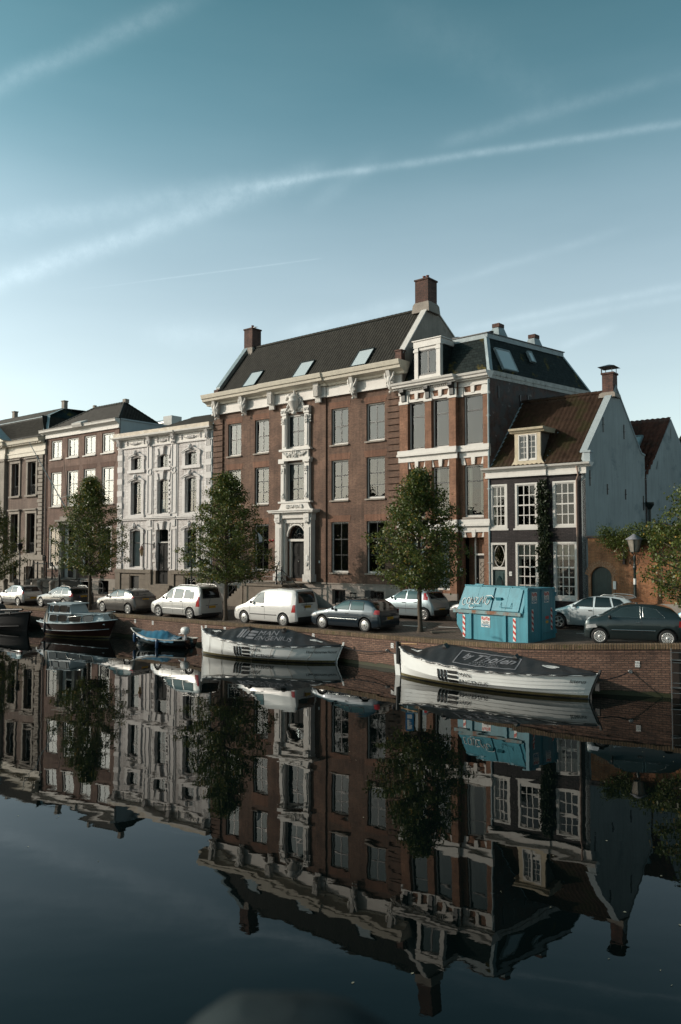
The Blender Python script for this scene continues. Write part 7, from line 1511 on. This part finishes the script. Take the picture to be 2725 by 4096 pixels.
# cabin cruiser
o = thing('cabin_boat', 'old cabin boat with white wheelhouse, brown hull and a grey canvas at its stern', 'boat'); L = boat_frame(o, (-11.7, 43.1), (-17.5, 45.9)); o.location = (-16.75, 46.05, 0); o.scale = (.70, .8, .8)
BRH = mat('brown_varnished_hull', (.035, .014, .010), .3, .3, 1.4, coat=.5); CABW = mat('bluish_white_cabin_paint', (.42, .50, .53), .45, .1, 2)
h = Hull(L, 2.4, [(0, 1.02), (.2, .95), (.5, .98), (.8, 1.14), (1, 1.3)], draft=.3, sternx=-.75, bowx=.7, full=.5, transom=.42, mid=.42, flare=.7); h.build(o, BRH); h.band(o, -.3, .05, BOTT, 'bottom_paint', e=.01); h.band(o, .05, .14, WATERL, 'waterline_stripe', e=.012)
MB().tube([h.P(t, .60, .015) for t in [.02 + .95 * i / 30 for i in range(31)]], .018, 5).build('rubbing_strake', CABW, o)
g = MB()
for side in (-1, 1): g.tube([h.P(t, 1, .02, side) for t in [.004 + .992 * i / 30 for i in range(31)]], .035, 6)
g.build('gunwale', CABW, o); MB().grid(lambda u, v: (lambda P1: (P1[0], P1[1] * (2 * v - 1), P1[2] + .02))(h.P(.01 + .98 * u, 1, -.01)), 24, 4).build('deck', CABW, o)
def trunk(mb, x0, x1, w0, w1, z0, z1, ins=.10, slope=(.2, .45)):
    return mb.ring([[(x0, -w0, z0), (x1, -w1, z0), (x1, w1, z0), (x0, w0, z0)], [(x0 + slope[0], -w0 + ins, z1), (x1 - slope[1], -w1 + ins, z1), (x1 - slope[1], w1 - ins, z1), (x0 + slope[0], w0 - ins, z1)]], smooth=False)
cb_ = MB(); trunk(cb_, .95, L * .985, .98, .48, .95, 1.62, slope=(.1, .35)); cb_.box(.95, L * .93, -.92, .92, 1.62, 1.66).xf(lambda x, y, z: (x, y * (1 if z < 1.6 or x < 4 else .55), z)); cb_.build('cabin', CABW, o)
wh = MB(); trunk(wh, .85, 3.35, .90, .86, 1.62, 2.25, slope=(.15, .30)); wh.build('wheelhouse', CABW, o); MB().box(.75, 3.35, -.86, .86, 2.25, 2.31).build('wheelhouse_roof', CABW, o)
CW = mat('boat_window', (.045, .04, .035), .1, .3, 2, coat=.6)
def bw(x0, x1, z0, z1, y0, y1, tilt=.06):
    n = 20; pts = []
    for k in range(n): a = 2 * math.pi * k / n; ca, sa_ = math.cos(a), math.sin(a); pts.append(((x0 + x1) / 2 + (x1 - x0) / 2 * math.copysign(abs(ca) ** .35, ca), (z0 + z1) / 2 + (z1 - z0) / 2 * math.copysign(abs(sa_) ** .35, sa_)))
    f = lambda x, z, e: (x, (y0 + (y1 - y0) * (x - x0) / (x1 - x0)) + tilt * (z - z0) / .6 - e, z)
    w = MB().add([f(x, z, .006) for x, z in pts], [tuple(range(n))]).build('cabin_window', CW, o); MB().tube([f(x, z, .008) for x, z in pts + pts[:1]], .018, 4).build('window_rim', PLAST, w)
bw(1.15, 1.85, 1.08, 1.52, -.975, -.93, .1); bw(1.98, 2.8, 1.08, 1.52, -.93, -.85, .1); bw(3.05, 4.15, 1.10, 1.54, -.84, -.72, .1); bw(4.35, 5.2, 1.14, 1.56, -.70, -.58, .1)
bw(1.12, 1.32, 1.74, 2.16, -.90, -.90, .09); bw(1.45, 2.05, 1.74, 2.18, -.895, -.89, .09); bw(2.12, 2.9, 1.74, 2.18, -.885, -.875, .09); bw(2.96, 3.12, 1.74, 2.14, -.87, -.87, .09)
MB().grid(lambda u, v: (.95 - .55 * (1 - v) - .05 * math.sin(u * 16) + .02, -.92 + 1.84 * u, .98 + 1.24 * v), 26, 8).grid(lambda u, v: (.95 - .55 * (1 - v) * (1 - u) + .0, -.93 - .025 * math.sin(u * 9 + v * 3), .98 + 1.24 * v), 8, 8).grid(lambda u, v: (.95 - .55 * (1 - v) * (1 - u), .93, .98 + 1.24 * v), 8, 8).build('canvas_cover', mat('grey_canvas', (.42, .39, .35), .85, .25, 3, bump=.5, bs=9), o)
rl = MB(); 
for side in (-1, 1):
    rl.tube([(3.0, side * .98, 1.2), (3.15, side * .99, 1.42), (4.4, side * .84, 1.55), (5.6, side * .55, 1.68), (6.9, side * .08, 1.85)], .018, 6)
    for x, y, z in ((4.4, .84, 1.5), (5.4, .6, 1.64), (6.2, .36, 1.72), (6.8, .1, 1.82)): rl.tube([(x, side * y, z), (x - .15, side * y, 1.1)], .014, 5)
rl.build('bow_rail', CHROME, o); MB().tube([(1.2, -.8, 2.31), (1.25, -.8, 2.38), (1.8, -.8, 2.38), (1.85, -.8, 2.31)], .018, 5).tube([(2.4, .3, 2.31), (2.4, .3, 2.42), (3.2, .3, 2.42), (3.2, .3, 2.31)], .018, 5).build('roof_rail', CHROME, o)
P1 = h.P(.2, .9, .1); MB().lathe([(.02, .3), (.08, .22), (.095, 0), (.095, -.35), (.03, -.45)], (P1[0], P1[1] - .02, .72), 10).build('fender', mat('black_fender', (.015, .018, .025), .35), o)
MB().ball((-.35, .3, 1.12), (.1, .1, .16)).ball((-.3, -.55, 1.08), .06).build('stern_light', SIGNW, o)

# dark barge at the left edge
o = thing('dark_barge', 'black steel barge at the left edge, moored behind the cabin boat', 'boat'); L = boat_frame(o, (-18.7, 47.9), (-26.5, 54.0)); h = Hull(L, 2.9, [(0, 1.0), (.3, .84), (.7, .88), (1, 1.15)], draft=.5, sternx=-.2, bowx=.3, transom=.9, mid=.4, flare=.97)
DK = mat('black_barge_steel', (.009, .009, .010), .55, .3, 2); h.build(o, DK)
MB().grid(lambda u, v: (lambda P1: (P1[0], P1[1] * (2 * v - 1), P1[2] + .01 - .02))(h.P(.01 + .98 * u, 1, -.01)), 20, 3).build('deck', DK, o); g = MB()
for side in (-1, 1): g.tube([h.P(t, 1, .03, side) for t in [.004 + .992 * i / 30 for i in range(31)]], .06, 6); g.tube([h.P(t, .5, .04, side) for t in [.004 + .95 * i / 30 for i in range(31)]], .045, 6)
g.build('rubbing_strake', DK, o); MB().lathe([(.5, -.5), (.55, 0), (.5, .5)], (L * .68, -.35, .98), 20, 'y').build('winch_drum', DK, o); MB().tube([(L * .80, -.6, 1.2), (L * .99, -.3, 1.3)], .07, 8).box(L * .86, L * .92, -.7, -.3, 1.0, 1.14).build('boom', PLAST, o); MB().box(L * .45, L * .74, -.9, .9, .9, 1.12).build('hatch_cover', mat('grey_hatch', (.16, .16, .16), .5), o)

# mooring lines and rings
def line(name, label, pts, r=.018):
    tag(MB().tube(pts, r, 6).build(name, ROPE), label, 'rope')
def world(o, p): 
    bpy.context.view_layer.update(); return o.matrix_world @ Vector(p)
def sag(a, b, d, n=12): return [tuple(Vector(a).lerp(Vector(b), i / n) - Vector((0, 0, d * 4 * (i / n) * (1 - i / n)))) for i in range(n + 1)]
bpy.context.view_layer.update()
def ringat(px, dz):
    q, d, n = quay_frame(ratioX(px)); return (q.x + n.x * .0, q.y + n.y * .0, q.z - dz)
R1 = ringat(1548, .62); R2 = ringat(2510, .90); R3 = ringat(835, .40)
line('mooring_line', 'dark mooring line from the stern of the MAN ENGENIUS sloop to the quay', sag(world(SL, hL.P(.0, .95)), R1, .12)); line('mooring_line', 'dark mooring line from the brick quay to the rudder end of Icterus', sag(R1, world(SR, (LR + .12, 0, .9)), .08))
line('mooring_line', 'dark mooring line from the stern of Icterus to the iron ring near the ladder', sag(world(SR, (-.2, 0, .62)), R2, .08)); line('mooring_line', 'dark line hanging down the quay at the bow of the first sloop', [R3, (R3[0] - .02, R3[1] - .1, R3[2] - .4), (R3[0] - .1, R3[1] - .12, .05)])
f_ = MB().lathe([(.02, .25), (.07, .2), (.09, 0), (.08, -.25), (.03, -.32)], (R3[0] - .12, R3[1] - .18, .22), 10).build('hanging_fender', mat('teal_fender', (.01, .07, .09), .35)); tag(f_, 'teal fender dangling on the quay between the dinghy and the first sloop', 'fender')
for Rr, lb in ((R1, 'small iron mooring ring on the quay between the two white sloops'), (R2, 'small iron mooring ring on the quay below the right berth plate'), (R3, 'small iron mooring ring on the quay by the first sloop bow')):
    tag(MB().tube([(Rr[0] + .06 * math.cos(R(a)), Rr[1] - .03, Rr[2] + .06 * math.sin(R(a))) for a in range(0, 361, 30)], .014, 5).box(Rr[0] - .03, Rr[0] + .03, Rr[1] - .03, Rr[1] + .08, Rr[2] - .03, Rr[2] + .03).build('mooring_ring', METAL), lb, 'ring', 'mooring rings on the quay')

# ================================================================== birds
def bird(label, loc, rz, wing, span, body, wingm, pitch=0, roll=0, folded=False, nm='flying_bird'):
    o = thing(nm, label, 'bird', loc, rz); o.rotation_euler = (roll, pitch, rz); s = span
    prof = [(-.32, .012), (-.26, .035), (-.12, .075), (.02, .09), (.14, .08), (.21, .055), (.25, .052), (.29, .048), (.325, .02), (.35, .008)]
    b = MB(); b.ring([[(x * s, r_ * s * math.cos(a), (r_ * .9 * math.sin(a) + (.05 if x > .2 else 0)) * s) for a in [2 * math.pi * k / 10 for k in range(10)]] for x, r_ in prof]); b.build('body', body, o)
    MB().add([(-.28 * s, -.03 * s, .01), (-.28 * s, .03 * s, .01), (-.46 * s, .09 * s, 0), (-.48 * s, 0, 0), (-.46 * s, -.09 * s, 0)], [(0, 1, 2, 3, 4)]).build('tail', body, o)
    MB().tube([(.34 * s, 0, .05 * s), (.39 * s, 0, .035 * s)], [.012 * s, .003], 5).build('beak', YEL, o)
    if folded:
        for sd in (-1, 1): MB().ring([[(x * s, sd * (.07 + .02 * math.sin(a)) * s * w_, (.02 + .055 * math.cos(a) * w_) * s) for a in [2 * math.pi * k / 8 for k in range(8)]] for x, w_ in ((.14, .5), (.05, 1), (-.1, .9), (-.3, .35))]).build('wing', wingm, o); MB().tube([(.02 * s, sd * .03 * s, -.08 * s), (.03 * s, sd * .03 * s, -.24 * s)], .006, 4).build('leg', YEL, o)
        return o
    for sd in (-1, 1):
        up = wing[0] if sd > 0 else wing[1]; P = lambda r_, x, z=0: (x * s, sd * r_ * s * math.cos(up) , (.04 + r_ * math.sin(up)) * s + z)
        w = MB(); lead = [(.05, .14), (.25, .22), (.45, .20), (.70, .06), (.92, -.14)]; trail_ = [(.05, -.10), (.25, -.10), (.45, -.10), (.70, -.14), (.92, -.16)]
        n = 5; w.add([P(r_, x, .012) for r_, x in lead] + [P(r_, x, .004) for r_, x in trail_] + [P(r_, x, -.004) for r_, x in lead] + [P(r_, x, .0) for r_, x in trail_], [(i, i + 1, n + i + 1, n + i) for i in range(4)] + [(2 * n + i, 3 * n + i, 3 * n + i + 1, 2 * n + i + 1) for i in range(4)] + [(i, 2 * n + i, 2 * n + i + 1, i + 1) for i in range(4)])
        w.build('wing', wingm, o)
    return o
PG = mat('pigeon_grey', (.06, .06, .07), .7, .2, 12); PW = mat('pale_feathers', (.45, .42, .41), .7, .15, 12); DKF = mat('dark_feathers', (.02, .02, .022), .7, .2, 12)
q = at_px(1042, 31); bird('grey pigeon with pale raised wings flying before the brown brick house', (q[0], q[1], 4.85 + (2200 - 2170) / F_ * 31), R(10), (R(20), R(75)), .42, PG, PW, pitch=R(-5), roll=R(-25))
q = at_px(850, 35); bird('dark bird with spread wings flying in front of the white house steps', (q[0], q[1], 4.85 + (2200 - 2378) / F_ * 35), R(15), (R(35), R(-20)), .45, DKF, DKF, roll=R(-20))
q = at_px(1455, 22); bird('pigeon gliding low over the canal below the dark blue hatchback reflection', (q[0], q[1], 4.85 + (2200 - 3000) / F_ * 22), R(15), (R(10), R(60)), .40, PG, PW, pitch=R(-4), roll=R(-30))
HD = HOUSE_D; bpy.context.view_layer.update(); pchim = HD.matrix_world @ Vector((.62, 3.5, 20.99)); bird('white and grey gull standing on the left chimney of the big house', (pchim.x, pchim.y, pchim.z), R(150), (0, 0), .55, SIGNW, mat('gull_grey', (.2, .22, .24), .7), folded=True, nm='perched_gull')
def _fly(): pass

# ================================================================== opposite bank (mirrored in the panes) and the bridge underfoot
OW = mat('far_house_plaster', (.30, .27, .24), .8, .15, .6); OB = BRK_B
for i in range(7):
    s_ = -46 + i * 8.4; bx, by = -50 + EX[0] * (s_ + 8), 34 + EX[1] * (s_ + 8); hh = [7.2, 8.4, 6.6, 8.0, 7.0, 8.8, 6.8][i]
    lab = ['plain house farthest up the opposite quay, only seen mirrored', 'tall brick house second from the far end of the opposite quay', 'low plaster house third along the opposite quay', 'brick house in the middle of the opposite quay row', 'plaster house fifth along the opposite quay', 'tallest brick house on the opposite quay', 'plaster house nearest the bridge on the opposite quay'][i]
    o = thing('opposite_house', lab, 'house', (bx, by, 1.2), math.atan2(EX[1], EX[0]) + math.pi, 'houses on the opposite quay')
    ops = [(.9 + 2.1 * k, 2.1 + 2.1 * k, z, z + 1.7) for k in range(3) for z in (1.0, 3.9)]
    facade(o, OB if i % 2 else OW, 0, 8.2, 0, hh - 1.5, ops, depth=8); room(o, .1, 8.1, .1, hh - 1.6, .6)
    for op in ops[:]: MB().box(op[0], op[1], .1, .14, op[2], op[2] + .08).box(op[0], op[1], .1, .14, op[3] - .08, op[3]).box((op[0] + op[1]) / 2 - .03, (op[0] + op[1]) / 2 + .03, .1, .14, op[2], op[3]).build('window', WHITE, o)
    MB().ext([(-.3, hh - 1.5), (4, hh + 1.2), (8.3, hh - 1.5)], 'x', 0, 8.2).build('roof', ROOF_D, o)
struct(MB().add([(-42 - 40, 22 + 34, 1.15), (-42 + 40, 22 - 34, 1.15), (-90 + 40, -18 - 34, 1.15), (-130, 60, 1.15)], [(0, 3, 2, 1)]).build('opposite_quay', STREET))
struct(MB().box(-12, 12, -6, 1.05, 2.7, 3.2).box(-12, 12, .75, 1.05, -2, 2.7).build('bridge', CONC))
# blurred cap of the parapet post
PC = mat('shaded_bridge_post', (.026, .034, .036), .9, .35, 9, spec=.04)  # shade on the post is put into its near-black base colour
pc = MB().ring([[(-.075 + x * w - .045 * (1 - w), 1.22 + y * w2, z) for x, y in ((-.20, -.04), (-.15, -.10), (.16, -.10), (.22, -.04), (.22, .04), (.16, .10), (-.15, .10), (-.20, .04))] for z, w, w2 in ((3.2, .9, 1), (4.02, .94, 1), (4.06, 1.0, 1.1), (4.10, .86, 1.0), (4.135, .66, .85), (4.16, .42, .6), (4.17, .2, .3))], smooth=True)
tag(pc.build('parapet_post', PC), 'dark rounded blur of a bridge post at the bottom edge of the picture', 'post')

# fallen leaves on the quay and drifting on the water
g = random.Random(9); cs = []
for i in range(170):
    X_ = g.uniform(-20, 11); q, d, n = quay_frame(X_) if g.random() < .5 else quay_frame(g.gauss(3.0, 1.2)); o_ = g.uniform(-1.6, -.06); x, y = q.x + n.x * o_, q.y + n.y * o_; cs.append((x, y, (q.z + .012) if o_ > -.4 else street_z(x, y) + .02))
def litter(name, cs, m, r, label):
    mb = MB()
    for c in cs:
        a = g.uniform(0, 6.28); s_ = g.uniform(.6, 1.2) * r; ca, sa_ = math.cos(a) * s_, math.sin(a) * s_
        mb.add([(c[0] + ca, c[1] + sa_, c[2]), (c[0] - sa_ * .6, c[1] + ca * .6, c[2] + .004), (c[0] - ca, c[1] - sa_, c[2] + .002), (c[0] + sa_ * .6, c[1] - ca * .6, c[2] + .004)], [(0, 1, 2, 3)])
    tag(mb.build(name, m), label, 'leaves', kind='stuff')
YL = mat('yellow_leaf', (.34, .22, .04), .6, .3, 20)
litter('fallen_leaves', cs, YL, .035, 'scattered yellow leaves fallen on the quay coping and street edge')
cs = []
for i in range(90):
    d = g.uniform(9, 30); px = g.uniform(0, 2725); cs.append(((px - 1362.5) / F_ * d, d, .004))
litter('floating_leaves', cs, mat('pale_leaf', (.30, .28, .20), .6, .3, 20), .022, 'tiny pale leaves and specks drifting on the canal water')
# ------------------------------------------------------------------ repeated pieces become parts of their own
def split_pieces(name, gap):
    for o in [o for o in bpy.data.objects if o.name.split('.')[0] == name and o.type == 'MESH']:
        me = o.data; nv = len(me.vertices); par = list(range(nv))
        def find(a):
            while par[a] != a: par[a] = par[par[a]]; a = par[a]
            return a
        for p in me.polygons:
            v = p.vertices; r0 = find(v[0])
            for q in v[1:]: par[find(q)] = r0
        comp = {}
        for i in range(nv): comp.setdefault(find(i), []).append(i)
        co = [v.co.copy() for v in me.vertices]; keys = list(comp); bb = {k: [[min(co[i][a] for i in comp[k]) - gap / 2 for a in range(3)], [max(co[i][a] for i in comp[k]) + gap / 2 for a in range(3)]] for k in keys}
        gp = {k: k for k in keys}
        def gf(a):
            while gp[a] != a: a = gp[a]
            return a
        for i, a in enumerate(keys):
            for b in keys[i + 1:]:
                if all(bb[a][0][x] <= bb[b][1][x] and bb[b][0][x] <= bb[a][1][x] for x in range(3)): gp[gf(b)] = gf(a)
        groups = {}
        for k in keys: groups.setdefault(gf(k), []).extend(comp[k])
        if len(groups) < 2 or len(groups) > 100: continue
        of = {}
        for g_, vs in groups.items():
            for i in vs: of[i] = g_
        for n_, (g_, vs) in enumerate(groups.items()):
            idx = {v: j for j, v in enumerate(sorted(vs))}; nm = bpy.data.meshes.new(name); fl = [p for p in me.polygons if of[p.vertices[0]] == g_]
            nm.from_pydata([co[v] for v in sorted(vs)], [], [[idx[v] for v in p.vertices] for p in fl])
            for m_ in me.materials: nm.materials.append(m_)
            nm.polygons.foreach_set('use_smooth', [p.use_smooth for p in fl]); nm.update()
            c = bpy.data.objects.new(name, nm); COL.objects.link(c); c.parent = o.parent; c.matrix_local = o.matrix_local.copy()
        for ch in list(o.children): ch.parent = c
        bpy.data.objects.remove(o)
for nm_, gap_ in (('window_arch', .01), ('quoin', .12), ('stone_band', .02), ('plinth_block', .1), ('wall_anchor', .01), ('pilaster', .02), ('window_guard', .12), ('parapet_stone', .1), ('lashing_line', .01), ('stem_post', .1), ('rib', .01), ('scroll_arm', .05), ('roof_vent', .05), ('hip_flashing', .01), ('plinth_moulding', .05), ('plinth', .01), ('window', .2)):
    if nm_ != 'window': split_pieces(nm_, gap_)
